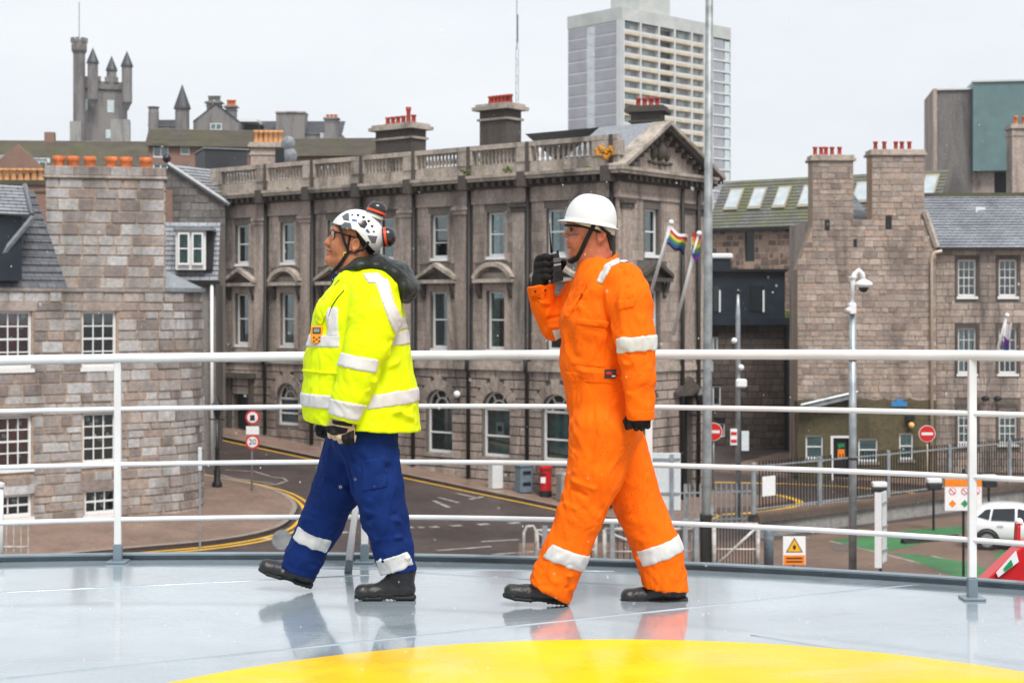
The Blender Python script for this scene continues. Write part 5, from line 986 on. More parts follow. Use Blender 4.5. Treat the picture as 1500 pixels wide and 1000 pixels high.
for k in range(2): MB().lathe([(.14, 0), (.14, .06)], (b.x, b.y, zt - 1.4 - k * 3), 10).build('clamp_band', M['black_paint'], r)
# grey post with sensors and plates
b = G(1081, 762); r = root('sensor_post', b, 'slim grey post carrying white sensors and the backs of small signs', 'post'); u = b.y / F
MB().tube([b, (b.x, b.y, up(0, 462, b)), (b.x, b.y, up(0, 430, b))], [.11, .09, .05], 10).build('pole', M['galv'], r, smooth=True); mb = MB(); blob(mb, (b.x, b.y, up(0, 427, b)), .1); mb.build('cap', M['black_paint'], r)
for x, y, s in ((-6, 499, .12), (4, 538, .12)): mb = MB(); blob(mb, (b.x + x * u, b.y - .1, up(0, y, b)), s); mb.build('sensor', M['sign_white'], r, smooth=True)
MB().box((b.x + 4 * u, b.y - .15, up(0, 561, b)), (.42, .2, .34)).build('receiver_box', M['sign_white'], r, bevel=.06); MB().box((b.x - 7 * u, b.y - .15, up(0, 639, b)), (.26, .03, .62)).build('sign_plate', M['sign_white'], r)
for k in range(2): MB().box((b.x - 7 * u, b.y - .175, up(0, 634 + 11 * k, b)), (.22, .012, .12)).build('sign_band', M['sign_red'], r)
MB().box((b.x + 10 * u, b.y - .1, up(0, 645, b)), (.28, .04, .75)).build('sign_plate', M['sign_back'], r)
# no entry signs
def no_entry(px, py, base, rad, label, postm):
    b = G(*base); r = root('no_entry_sign', b, label, 'sign', 'no entry signs'); c = at(px, py, b.y - .1)
    MB().tube([b, (b.x, b.y, c.z + .2)], .04, 8).build('post', M[postm], r, smooth=True); R_ = rad / F * b.y
    mb = MB(); disc(mb, c, R_, c.y, c.y - .02); fc_ = mb.build('disc', M['sign_red'], r); mb = MB(); disc(mb, c, R_ * 1.07, c.y + .004, c.y - .01); mb.build('rim', M['sign_white'], r); MB().box((c.x, c.y - .026, c.z), (R_ * 1.45, .01, R_ * .34)).build('bar', M['sign_white'], fc_)
no_entry(1045, 632, (1045, 720), 12.5, 'red and white no entry disc half behind the tall lamp column', 'galv'); no_entry(1358, 635, (1358, 716), 11.5, 'red and white no entry disc beside the cream downpipe', 'cream_pipe')
# speed and height signs on one post
b = G(369, 723); r = root('traffic_sign_post', b, 'grey post with two red ringed round signs and a white plate between', 'sign'); u = b.y / F
MB().tube([b, (b.x, b.y, up(0, 601, b))], .035, 8).build('post', M['galv'], r, smooth=True)
for py, kind in ((611, 'car'), (647, '20')):
    c = at(370, py, b.y - .08); mb = MB(); disc(mb, c, 10.5 * u, c.y, c.y - .02); d_ = mb.build('sign_ring', M['sign_red'], r); mb = MB(); disc(mb, c, 7.8 * u, c.y - .018, c.y - .028); mb.build('sign_face', M['sign_white'], d_)
    if kind == '20': lettering('20', .30, M['sign_black'], d_, (c.x, c.y - .034, c.z))
    else:
        mb = MB(); mb.box((c.x, c.y - .032, c.z + .02), (.17, .008, .14)); mb.box((c.x, c.y - .032, c.z - .085), (.2, .008, .07)); mb.build('vehicle_symbol', M['sign_black'], d_)
c = at(370, 630, b.y - .08); MB().box(c, (19 * u, .02, 12 * u)).build('plate', M['sign_white'], r)
b = G(405, 812); r = root('round_sign', b, 'grey back of a round sign on a thin post by the near kerb', 'sign'); c = at(413, 790, b.y - .06); mb = MB(); disc(mb, c, .32, c.y, c.y - .02); mb.build('disc', M['pole_grey'], r); MB().tube([(c.x + .15, b.y, 0), (c.x + .15, b.y, c.z + .3)], .035, 8).build('post', M['galv'], r)
# black cast iron lamp
b = G(318, 717); r = root('street_lantern', b, 'short black cast iron lantern post on the corner pavement', 'lamp post'); zt = up(0, 612, b) - b.z
MB().lathe([(.2, 0), (.2, .25), (.13, .35), (.13, .75), (.09, .85), (.075, zt * .55), (.1, zt * .57), (.06, zt * .6), (.055, zt)], b, 12).build('post', M['black_paint'], r, smooth=True)
MB().lathe([(.08, 0), (.2, .45), (.24, .5), (.1, .68), (.03, .8)], b + Vector((0, 0, zt)), 6).build('lantern', M['black_paint'], r); MB().box(b + Vector((0, 0, zt - .05)), (.6, .05, .05)).build('ladder_bar', M['black_paint'], r)
# pillar, bin, post box, stone block on the far pavement
def stand(px, py): b = G(px, py); b.z += .12; return b
b = stand(726, 719); r = root('utility_pillar', b, 'white rectangular utility pillar on the pavement by the arched windows', 'cabinet'); h = 38 * b.y / F; MB().box(b + Vector((0, 0, h / 2)), (.5, .4, h), .5).build('cabinet', M['cabinet_white'], r, bevel=.02); MB().box(b + Vector((0, 0, h + .03)), (.56, .46, .06), .5).build('top', M['cabinet_white'], r, bevel=.01)
b = stand(767, 725); r = root('litter_bin', b, 'blue grey litter bin with slots standing beside the red pillar box', 'bin'); h = 38 * b.y / F; MB().box(b + Vector((0, 0, h / 2)), (.58, .55, h), .5).build('body', M['bin_blue'], r, bevel=.04); MB().box(b + Vector((0, 0, h + .04)), (.64, .61, .1), .5).build('lid', M['bin_blue'], r, bevel=.03)
for z in (h * .78, h * .35):
    for a, w in ((.5, .36), (.5 + math.pi / 2, .34)): v_ = Vector((math.sin(a), -math.cos(a), 0)) * .285; MB().box(b + Vector((v_.x, v_.y, z)), (w, .03, .13), a).build('slot', M['black_paint'], r)
b = stand(799, 731); r = root('pillar_box', b, 'round red post pillar box with black foot on the pavement', 'post box'); h = 47 * b.y / F
MB().lathe([(.26, 0), (.26, .25)], b, 16).build('foot', M['black_paint'], r, smooth=False); MB().lathe([(.24, .25), (.24, h - .2), (.29, h - .18), (.29, h - .08), (.2, h), (.02, h + .05)], b, 18).build('body', M['post_red'], r); MB().box(b + Vector((-.1, -.24, h - .38)), (.26, .04, .05)).build('slot', M['black_paint'], r); MB().box(b + Vector((-.1, -.24, h - .62)), (.2, .02, .24)).build('notice', M['sign_white'], r)
b = stand(826, 738); r = root('stone_bollard', b, 'squat grey stone block on the pavement next to the pillar box', 'stone block'); h = 42 * b.y / F; MB().box(b + Vector((0, 0, h / 2)), (.5, .5, h), .5).build('block', M['concrete'], r, bevel=.05)
# ------------------------------------------------------------------ low wall with bar fence on the right
W0, W1 = G(1112, 788), G(1560, 727); wd = (W1 - W0).normalized(); wang = math.atan2(wd.y, wd.x); WF = Face(W0, wang); wL = (W1 - W0).length
r = root('boundary_wall', W0, 'low concrete retaining wall under the bar fence along the road', 'wall'); mb = MB(); WF.box(mb, 0, wL, -.1, .55, -.3, 0); mb.build('wall', M['concrete'], r); mb = MB(); WF.box(mb, -.1, wL, .55, .78, -.45, .12); mb.build('coping', M['granite_dark'], r); mb = MB(); WF.box(mb, -.1, wL, .785, .88, -.3, .05); mb.build('upstand', M['setts'], r)
fe = root('bar_fence', W0, 'galvanised vertical bar fence on the low wall beside the road', 'fence'); z0, z1 = .95, 2.62
posts = [WF.a(x) for x in (1106, 1203, 1303, 1393, 1481, 1560)]
for a in posts: mb = MB(); WF.box(mb, a - .09, a + .09, .85, z1 + .05, -.12, -.02); mb.build('post', M['galv'], fe, bevel=.01)
for z in (z0 + .05, z1 - .12): mb = MB(); WF.box(mb, posts[0], wL, z, z + .055, -.09, -.05); mb.build('rail', M['galv'], fe)
bar = MB().box((0, 0, (z1 + .08 - z0) / 2), (.032, .032, z1 + .08 - z0)).mesh('bar'); bar.materials.append(M['soot_pipe']); n = int(wL / .17)
nb = 0
for k in range(n):
    a = .1 + k * .17
    if min(abs(a - p) for p in posts) > .12: o = link('bar', bar, fe, WF.pt(a, z0, -.07) - OFF[fe]); o.rotation_euler = (0, 0, wang)
a0, a1 = WF.a(1117), WF.a(1136); r = root('white_notice_board', WF.pt(a0, 1, 0), 'small blank white notice board fixed to the bar fence', 'sign'); mb = MB(); WF.box(mb, a0, a1, WF.z(727, a0), WF.z(698, a0), -.02, .0); mb.build('board', M['sign_white'], r, bevel=.004)
for x0, y0, lab in ((1277, 706, 'white topped floodlight unit near the slim white panel sign'), (1357, 700, 'white topped floodlight unit over the wall left of the orange notice'), (1438, 696, 'white topped floodlight unit above the roof of the white car')):
    c = at(x0 + 11, y0 + 8, 57 if x0 < 1400 else 56); r = root('floodlight', (c.x, c.y, .0), lab, 'floodlight', 'floodlights along the low wall'); MB().box((c.x, c.y, c.z + .12), (.52, .34, .2)).build('hood', M['sign_white'], r, bevel=.04); MB().box((c.x, c.y - .03, c.z - .1), (.5, .3, .22)).build('lamp', M['lamp_black'], r, bevel=.03); MB().tube([(c.x, c.y + .05, 0), (c.x, c.y + .05, c.z)], .045, 8).build('post', M['black_paint'], r)
# palisade and gates at the quay entrance
def palisade(label, p, q, h, n, mat):
    a, b = G(*p), G(*q); d_ = (b - a); L = d_.length; ang = math.atan2(d_.y, d_.x); fc = Face(a, ang); r = root('palisade_fence', a, label, 'fence')
    pk = MB(); pk.add([(-.025, 0, 0), (.025, 0, 0), (.025, 0, h - .1), (0, 0, h), (-.025, 0, h - .1), (-.025, .02, 0), (.025, .02, 0), (.025, .02, h - .1), (0, .02, h), (-.025, .02, h - .1)], [(0, 1, 2, 3, 4), (9, 8, 7, 6, 5), (0, 5, 6, 1), (1, 6, 7, 2), (2, 7, 8, 3), (3, 8, 9, 4), (4, 9, 5, 0)]); me = pk.mesh('pale'); me.materials.append(mat)
    for k in range(n): o = link('pale', me, r, fc.pt((k + .5) * L / n, .05, 0) - OFF[r]); o.rotation_euler = (0, 0, ang)
    for z in (.3, h - .35): mb = MB(); fc.box(mb, 0, L, z, z + .06, -.09, -.03); mb.build('rail', M['galv'], r)
    for k in range(3): a_ = L * k / 2; mb = MB(); fc.box(mb, a_ - .05, a_ + .05, 0, h, -.16, -.095); mb.build('post', M['galv'], r)
palisade('pointed pale grey palisade fence behind the white gate', (905, 778), (1106, 772), 1.65, 26, M['galv'])
def gate(label, x0, x1, y, yt, dia, hinge=1):
    a, b = G(x0, y), G(x1, y); h = (y - yt) / F * a.y; r = root('tubular_gate', a, label, 'gate', 'white gates at the quay entrance')
    T = lambda nm, p, q, rad=.045: MB().tube([p, q], rad, 8).build(nm, M['gate_white'], r, smooth=True); u_ = Vector((0, 0, 1))
    T('top_bar', a + u_ * h, b + u_ * h, .06); T('bottom_bar', a + u_ * .15, b + u_ * .15, .06); T('end_bar', a, a + u_ * h, .07); T('end_bar', b, b + u_ * h, .07); p, q = (a, b) if dia > 0 else (b, a); T('brace', p + u_ * .2, q + u_ * (h - .05)); T('middle_bar', a + u_ * h * .5, b + u_ * h * .5, .03)
    n = 14
    for k in range(1, n): c = a.lerp(b, k / n); MB().tube([c + u_ * .18, c + u_ * (h - .03)], .016, 5).build('bar', M['soot_pipe'], r)
gate('white tubular gate with diagonal brace right of the tall lamp column', 1046, 1110, 840, 768, 1); gate('white tubular gate leaf left of the tall lamp column', 886, 1016, 840, 775, -1); gate('low white tubular gate behind the man in orange', 786, 872, 832, 777, -1)
b = G(778, 838); r = root('hooped_barrier', b, 'pale bent steel hoop barrier beside a grey post at the gate', 'barrier'); h = 68 / F * b.y; MB().tube([b + Vector((-.22, 0, 0)), b + Vector((-.22, 0, h - .2)), b + Vector((-.12, 0, h - .02)), b + Vector((.06, 0, h)), b + Vector((.14, 0, h - .15)), b + Vector((.14, 0, 0))], .05, 8).build('hoop', M['gate_white'], r, smooth=True); MB().box(b + Vector((.42, 0, h / 2)), (.16, .14, h)).build('post', M['galv'], r)
for px, lab in ((897, 'slim galvanised gate post behind the legs of the man in orange'), (1004, 'dark galvanised gate post next to the tall lamp column'), (1020, 'stout galvanised gate post with padlock box by the lamp column')):
    b = G(px, 842); h = 80 / F * b.y; r = root('gate_post', b, lab, 'post', 'gate posts'); MB().box(b + Vector((0, 0, h / 2)), (.14, .14, h)).build('shaft', M['galv'], r, bevel=.01); MB().box(b + Vector((0, 0, h + .02)), (.18, .18, .05)).build('cap', M['galv'], r)
b = G(1126, 832); r = root('steel_bollard', b, 'blue grey steel bollard beside the white gate', 'bollard'); MB().lathe([(.15, 0), (.15, 1.15), (.11, 1.24), (.02, 1.27)], b, 14).build('tube', M['bin_blue'], r, smooth=True); MB().lathe([(.155, .9), (.155, 1.0)], b, 14).build('band', M['galv'], r)
# sign boards
b = G(973, 800); r = root('sign_board', b, 'large pale blank sign board seen from behind on grey posts', 'sign'); c = at(960, 705, b.y); u = b.y / F; MB().box((c.x + 4 * u, c.y, c.z), (66 * u, .04, 84 * u)).build('board', M['sign_back'], r, bevel=.01)
for x in (945, 984): q = at(x, 0, b.y); MB().box((q.x, q.y - .06, up(0, 665, b) / 2), (.12, .06, up(0, 665, b))).build('post', M['galv'], r)
for y in (672, 722): MB().box((c.x + 6 * u, c.y - .04, up(0, y, b)), (60 * u, .03, .07)).build('cross_bar', M['galv'], r)
b = G(1163, 862); r = root('warning_sign', b, 'white board with orange warning triangle and orange caption on a post', 'sign'); c = at(1163.5, 806, b.y); u = b.y / F; MB().box(c, (33 * u, .02, 42 * u)).build('board', M['sign_white'], r, bevel=.004)
tri = lambda s, y, dz=0: [(c.x - s * .5, y, c.z + dz - s * .3), (c.x + s * .5, y, c.z + dz - s * .3), (c.x, y, c.z + dz + s * .57)]
MB().prism(tri(25 * u, c.y - .014, 5.2 * u), (0, -.004, 0)).build('triangle_border', M['sign_black'], r); MB().prism(tri(20.5 * u, c.y - .019, 5.0 * u), (0, -.004, 0)).build('triangle', M['sign_yellow'], r); mb = MB(); blob(mb, (c.x, c.y - .022, c.z + 5 * u), 2.6 * u, (1, .1, 1.5)); mb.build('symbol', M['sign_black'], r); MB().box((c.x, c.y - .014, c.z - 13.5 * u), (31 * u, .01, 14 * u)).build('caption', M['sign_orange'], r)
for k in range(2): MB().box((c.x, c.y - .021, c.z - (11 + 5 * k) * u), (24 * u, .004, 2.2 * u)).build('caption_line', M['soot_pipe'], r)
MB().tube([b + Vector((0, .06, 0)), (b.x, b.y + .06, c.z + .42)], .03, 8).build('post', M['black_paint'], r)
b = G(1290, 850); r = root('panel_sign', b, 'slim white double panel sign turned edge on, on a black post', 'sign'); u = b.y / F; MB().tube([b, (b.x, b.y, up(0, 722, b))], .045, 8).build('post', M['black_paint'], r)
fc = Face(b, math.radians(62)); mb = MB(); z0, z1 = up(0, 828, b), up(0, 723, b); fc.box(mb, -.1, .95, z0, z1, -.10, -.06); mb.build('panel', M['sign_back'], r, bevel=.005); mb = MB(); fc.box(mb, -.14, -.1, z0 - .05, z1 + .05, -.14, .06); mb.build('edge', M['sign_white'], r)
for k in range(3): mb = MB(); z = z0 + (z1 - z0) * (k + .5) / 3; fc.box(mb, -.1, .95, z, z + .05, -.06, -.02); mb.build('cross_bar', M['pole_grey'], r)
b = G(1412, 846); r = root('site_notice', b, 'white safety notice with orange header and coloured symbols on a post', 'sign'); c = at(1411, 724, b.y - .05); u = b.y / F; MB().box(c, (54 * u, .02, 47 * u)).build('board', M['sign_white'], r, bevel=.004); MB().box((c.x, c.y - .014, c.z + 17.5 * u), (54 * u, .01, 11 * u)).build('header', M['sign_orange'], r); MB().box((c.x, c.y + .0, c.z + 25.5 * u), (52 * u, .03, 4 * u)).build('top_edge', M['sign_white'], r)
for x in (-16, 2, 19):
    q = (c.x + x * u, c.y, c.z + 5 * u); mb = MB(); disc(mb, q, 5.2 * u, c.y - .012, c.y - .02, 20); d_ = mb.build('prohibition_ring', M['sign_red'], r); mb = MB(); disc(mb, q, 4.2 * u, c.y - .019, c.y - .024, 20); mb.build('prohibition_face', M['sign_white'], d_)
    mb = MB(); w_ = .5 * u; mb.prism([(q[0] - 3.2 * u - w_, c.y - .026, q[2] + 3.2 * u - w_), (q[0] - 3.2 * u + w_, c.y - .026, q[2] + 3.2 * u + w_), (q[0] + 3.2 * u + w_, c.y - .026, q[2] - 3.2 * u + w_), (q[0] + 3.2 * u - w_, c.y - .026, q[2] - 3.2 * u - w_)], (0, -.003, 0)); mb.build('prohibition_bar', M['sign_red'], d_)
for x, m_ in ((-16, 'sign_orange'), (2, 'sign_green'), (19, 'sign_white')): q = (c.x + x * u, c.y - .012, c.z - 13 * u); s_ = 5.5 * u; MB().prism([(q[0] - s_, q[1], q[2]), (q[0], q[1], q[2] - s_), (q[0] + s_, q[1], q[2]), (q[0], q[1], q[2] + s_)], (0, -.008, 0)).build('diamond', M[m_], r)
MB().tube([b + Vector((0, .05, 0)), (b.x, b.y + .05, c.z + .75)], .04, 8).build('post', M['black_paint'], r)
a, b = G(1322, 796), G(1402, 789); r = root('wheel_stop', a, 'long black rubber wheel stop lying on the green walkway', 'wheel stop'); mb = MB(); d_ = (b - a).normalized(); s_ = Vector((-d_.y, d_.x, 0)) * .12; mb.hexa([a - s_, b - s_, b + s_, a + s_], [a - s_ * .6 + Vector((0, 0, .16)), b - s_ * .6 + Vector((0, 0, .16)), b + s_ * .6 + Vector((0, 0, .16)), a + s_ * .6 + Vector((0, 0, .16))]); mb.build('block', M['tyre'], r); MB().hexa([a.lerp(b, .1) + Vector((0, 0, .161)) - s_ * .5, a.lerp(b, .2) + Vector((0, 0, .161)) - s_ * .5, a.lerp(b, .2) + Vector((0, 0, .161)) + s_ * .5, a.lerp(b, .1) + Vector((0, 0, .161)) + s_ * .5], [a.lerp(b, .1) + Vector((0, 0, .166)) - s_ * .5, a.lerp(b, .2) + Vector((0, 0, .166)) - s_ * .5, a.lerp(b, .2) + Vector((0, 0, .166)) + s_ * .5, a.lerp(b, .1) + Vector((0, 0, .166)) + s_ * .5]).build('reflector', M['tyre'], r)
b = G(22, 814); r = root('pedestrian_barrier', b, 'short white pedestrian barrier at the foot of the granite house', 'barrier'); u = b.y / F
for z in (.28, .95): MB().tube([b + Vector((-.7, 0, z)), b + Vector((.42, 0, z))], .03, 6).build('rail', M['gate_white'], r)
for k in range(6): MB().tube([b + Vector((-.7 + k * .22, 0, .0)), b + Vector((-.7 + k * .22, 0, 1.05))], .018, 6).build('bar', M['gate_white'], r)
b = G(293, 803); r = root('thin_post', b, 'thin grey post standing in front of the rounded granite corner', 'post'); MB().tube([b, (b.x, b.y, up(0, 660, b))], .035, 8).build('shaft', M['galv'], r); MB().box((b.x, b.y, up(0, 672, b)), (.12, .1, .75)).build('sleeve', M['sign_back'], r, bevel=.02)
# ------------------------------------------------------------------ flags
for nm, cc in (('flag_red', (.45, .03, .03)), ('flag_orange', (.6, .2, .03)), ('flag_yellow', (.6, .47, .06)), ('flag_green', (.05, .22, .08)), ('flag_blue', (.04, .08, .28)), ('flag_violet', (.16, .03, .25)), ('flag_white', (.75, .72, .72)), ('flag_black', (.02, .02, .03))): cloth(nm, cc, .8, .08)
def flag(base, tip, d, fl, bands, label, w, h, sag, split=None):
    a, b = at(*base, d), at(*tip, d - 1.6); r = root('flagpole', a, label, 'flag'); MB().tube([a, b], [.075, .06], 8).build('pole', M['sign_white'], r, smooth=True); mb = MB(); blob(mb, b, .11); mb.build('finial', M['sign_white'], r, smooth=True)
    o = at(*fl, d - 1.4); f = MB().box((o.x - .03, o.y, o.z - h * .4), (.02, .02, h * .5)).build('flag', M['flag_white'], r); nb_ = len(bands); n = 14
    for j, m_ in enumerate(bands):
        vs = []
        for i in range(n + 1):
            for e in (j / nb_, (j + 1) / nb_):
                t = i / n; x = o.x + w * t * (1 - .15 * e); y = o.y + .22 * math.sin(5.5 * t + 2.2 * e + j * .05) * (.3 + t); z = o.z - h * e - sag * t ** 1.4 + .07 * math.sin(8 * t + 1.5 * e); vs.append((x, y, z))
        MB().add(vs, [(2 * i, 2 * i + 1, 2 * i + 3, 2 * i + 2) for i in range(n)]).build('stripe', M[m_], f, smooth=True, fix=False)
RB = ['flag_red', 'flag_orange', 'flag_yellow', 'flag_green', 'flag_blue', 'flag_violet']
flag((950, 440), (983, 326), 62, (977, 332), ['flag_white', 'flag_red', 'flag_yellow', 'flag_green', 'flag_blue', 'flag_black'], 'striped rainbow flag blowing from a white pole on the pedimented end', .80, .75, .40)
flag((986, 490), (1024, 342), 63, (1014, 342), RB, 'rainbow flag hanging limp from the white pole nearest the lamp column', .34, 1.0, .12)
flag((1447, 564), (1475, 462), 74, (1471, 470), ['flag_white', 'flag_white', 'flag_violet', 'flag_blue'], 'pale flag with violet edge on a cream pole of the slate wing', .30, 1.5, .15)
# ------------------------------------------------------------------ white car
b = G(1452, 806); cr = root('parked_car', b, 'white hatchback car parked beyond the rail in the yard', 'car'); ca = math.radians(-16)
CX_, CY_ = Vector((math.cos(ca), math.sin(ca), 0)), Vector((-math.sin(ca), math.cos(ca), 0))
orig = b + CX_ * .55 + CY_ * .9
def cp(x, y, z): return orig + CX_ * x + CY_ * y + Vector((0, 0, z))
stn = [(-1.36, .50, .66, .92, .96, .60), (-1.28, .33, .86, 1.0, 1.12, .70), (-1.0, .24, .90, .98, 1.40, .64), (-.5, .22, .91, .95, 1.53, .64), (.3, .22, .91, .93, 1.55, .65), (1.0, .22, .91, .92, 1.42, .62), (1.75, .22, .90, .93, 1.05, .70), (2.5, .24, .86, .90, .95, .74), (2.85, .35, .72, .72, .78, .60)]
vs = []; fs = []; pn = 14
for x, z0, hw, zb, zr, rw in stn:
    ring = [(-hw * .9, z0), (-hw, z0 + (zb - z0) * .45), (-hw * .985, zb), (-rw, zr - .08), (-rw * .8, zr - .01), (0, zr + .02)]
    full = ring + [(-y, z) for y, z in reversed(ring[:-1])] + [(0, z0)]
    vs += [cp(x, y, z) for y, z in full]; pn = len(full)
for i in range(len(stn) - 1):
    for k in range(pn): k2 = (k + 1) % pn; fs.append((i * pn + k, i * pn + k2, (i + 1) * pn + k2, (i + 1) * pn + k))
fs += [tuple(range(pn)), tuple((len(stn) - 1) * pn + k for k in range(pn))]
mb = MB().add(vs, fs); bd = mb.build('body', M['car_white'], cr, smooth=True); sm = bd.modifiers.new('round', 'SUBSURF'); sm.levels = 2; sm.render_levels = 2
def side_y(x, z):
    xs_ = [s[0] for s in stn]; hw, zb, zr, rw = [float(np.interp(x, xs_, [s[i] for s in stn])) for i in (2, 3, 4, 5)]; t = min(1, max(0, (z - zb) / max(.05, zr - .08 - zb))); return -(hw * .985 * (1 - t) + rw * t) - .0
def car_patch(name, pts, mat, off=.0):
    n = 6; vs = [cp(x, side_y(x, z) + .012 - off, z) for x, z in pts]; c = sum(vs, Vector()) / len(vs); o = MB().prism(vs, -CY_ * .02).build(name, mat, cr); return o
car_patch('rear_window', [(-1.0, 1.10), (-.62, 1.02), (-.55, 1.36), (-.72, 1.34)], M['car_glass']); car_patch('door_window', [(-.56, 1.01), (.20, 1.0), (.22, 1.41), (-.48, 1.37)], M['car_glass']); car_patch('door_window', [(.28, 1.0), (1.38, .98), (.90, 1.30), (.30, 1.41)], M['car_glass'])
for x in (-.68, 1.85):
    w = MB(); R_ = .33; c = cp(x, -.80, R_)
    w.add([c + CX_ * (R_ * math.cos(t)) + Vector((0, 0, R_ * math.sin(t))) + CY_ * o_ for o_ in (-.11, .11) for t in [2 * math.pi * k / 20 for k in range(20)]], [tuple(range(20)), tuple(range(20, 40))] + [(k, (k + 1) % 20, 20 + (k + 1) % 20, 20 + k) for k in range(20)]); wo = w.build('wheel', M['tyre'], cr)
    w = MB(); R_ = .22; w.add([c + CX_ * (R_ * math.cos(t)) + Vector((0, 0, R_ * math.sin(t))) + CY_ * o_ for o_ in (-.118, .05) for t in [2 * math.pi * k / 16 for k in range(16)]], [tuple(range(16)), tuple(range(16, 32))] + [(k, (k + 1) % 16, 16 + (k + 1) % 16, 16 + k) for k in range(16)]); w.build('rim', M['alloy'], wo)
    w = MB(); R_ = .40; w.add([cp(x, -.90, .34) + CX_ * (q * math.cos(t)) + Vector((0, 0, q * math.sin(t))) for q in (.335, .40) for t in [math.pi * k / 12 for k in range(13)]], [(k, k + 1, 14 + k, 13 + k) for k in range(12)]); w.build('wheel_arch', M['soot_pipe'], cr, fix=False)
MB().box(cp(-1.2, -.70, .98), (.18, .16, .26), ca).build('tail_light', M['sign_red'], cr, bevel=.03); MB().box(cp(.98, -1.0, 1.06), (.16, .2, .14), ca).build('mirror', M['car_white'], cr, bevel=.04); MB().box(cp(-.25, -.925, .86), (.2, .03, .035), ca).build('door_handle', M['car_white'], cr)
# ------------------------------------------------------------------ things at the deck edge
c = at(1478, 820, 7.8); r = root('red_locker', (c.x, c.y, DECK - .2), 'bright red sloping equipment locker with white label beyond the deck edge', 'locker')
q = lambda px, py, d_: at(px, py, d_)
mb = MB(); fr = [q(1438, 868, 7.7), q(1560, 868, 7.7), q(1560, 775, 7.7), q(1503, 795, 7.7), q(1480, 816, 7.7), q(1442, 852, 7.7)]; mb.prism(fr, (0, .12, 0)); mb.build('body', M['red_plastic'], r, bevel=.006)
MB().prism([q(1459, 838, 7.69), q(1462, 845, 7.69), q(1492, 822, 7.69), q(1488, 806, 7.69)], (0, -.004, 0)).build('label', M['sign_white'], r, label='white label with green pictogram'); MB().prism([q(1470, 832, 7.683), q(1473, 836, 7.683), q(1484, 827, 7.683), q(1481, 819, 7.683)], (0, -.003, 0)).build('label_print', M['sign_green'], r)
mb = MB(); mb.prism([q(1489, 800, 7.75), q(1495, 796, 7.75), q(1495, 766, 7.75), q(1491, 766, 7.75)], (0, .05, 0)); mb.build('lever', M['red_plastic'], r); mb = MB(); blob(mb, q(1493, 764, 7.77), .02); mb.build('lever_knob', M['sign_white'], r)
MB().box((2.75, 7.45, DECK - .12), (.5, .75, .06)).build('bracket', M['deck_trim'], r, bevel=.005)
c = at(2, 815, 9.2); r = root('white_stanchion', (c.x, c.y, DECK - .3), 'white stanchion just outside the deck edge by the granite house', 'post'); MB().tube([(c.x - .01, c.y, DECK - .3), (c.x - .01, c.y, up(0, 713, c))], .022, 10).build('shaft', M['rail_white'], r, smooth=True); MB().lathe([(.03, 0), (.03, .02), (.01, .03)], (c.x - .01, c.y, up(0, 713, c)), 10).build('cap', M['rail_white'], r)
# ------------------------------------------------------------------ people: smooth implicit shapes turned into one continuous mesh each
_rs = np.random.RandomState(5); _PERM = _rs.permutation(512).astype(np.int64); _GR = _rs.normal(size=(512, 3)); _GR /= np.linalg.norm(_GR, axis=1)[:, None]
def perlin(P):
    I = np.floor(P).astype(np.int64); f = P - I; u = f * f * f * (f * (f * 6 - 15) + 10); r = 0
    for dx in (0, 1):
        for dy in (0, 1):
            for dz in (0, 1):
                h = _PERM[(_PERM[(_PERM[(I[:, 0] + dx) & 511] + I[:, 1] + dy) & 511] + I[:, 2] + dz) & 511]; g = _GR[h]
                w = (u[:, 0] if dx else 1 - u[:, 0]) * (u[:, 1] if dy else 1 - u[:, 1]) * (u[:, 2] if dz else 1 - u[:, 2])
                r = r + w * (g[:, 0] * (f[:, 0] - dx) + g[:, 1] * (f[:, 1] - dy) + g[:, 2] * (f[:, 2] - dz))
    return r
def smin(a, b, k):
    h = np.clip(.5 + .5 * (b - a) / k, 0, 1); return b * (1 - h) + a * h - k * h * (1 - h)
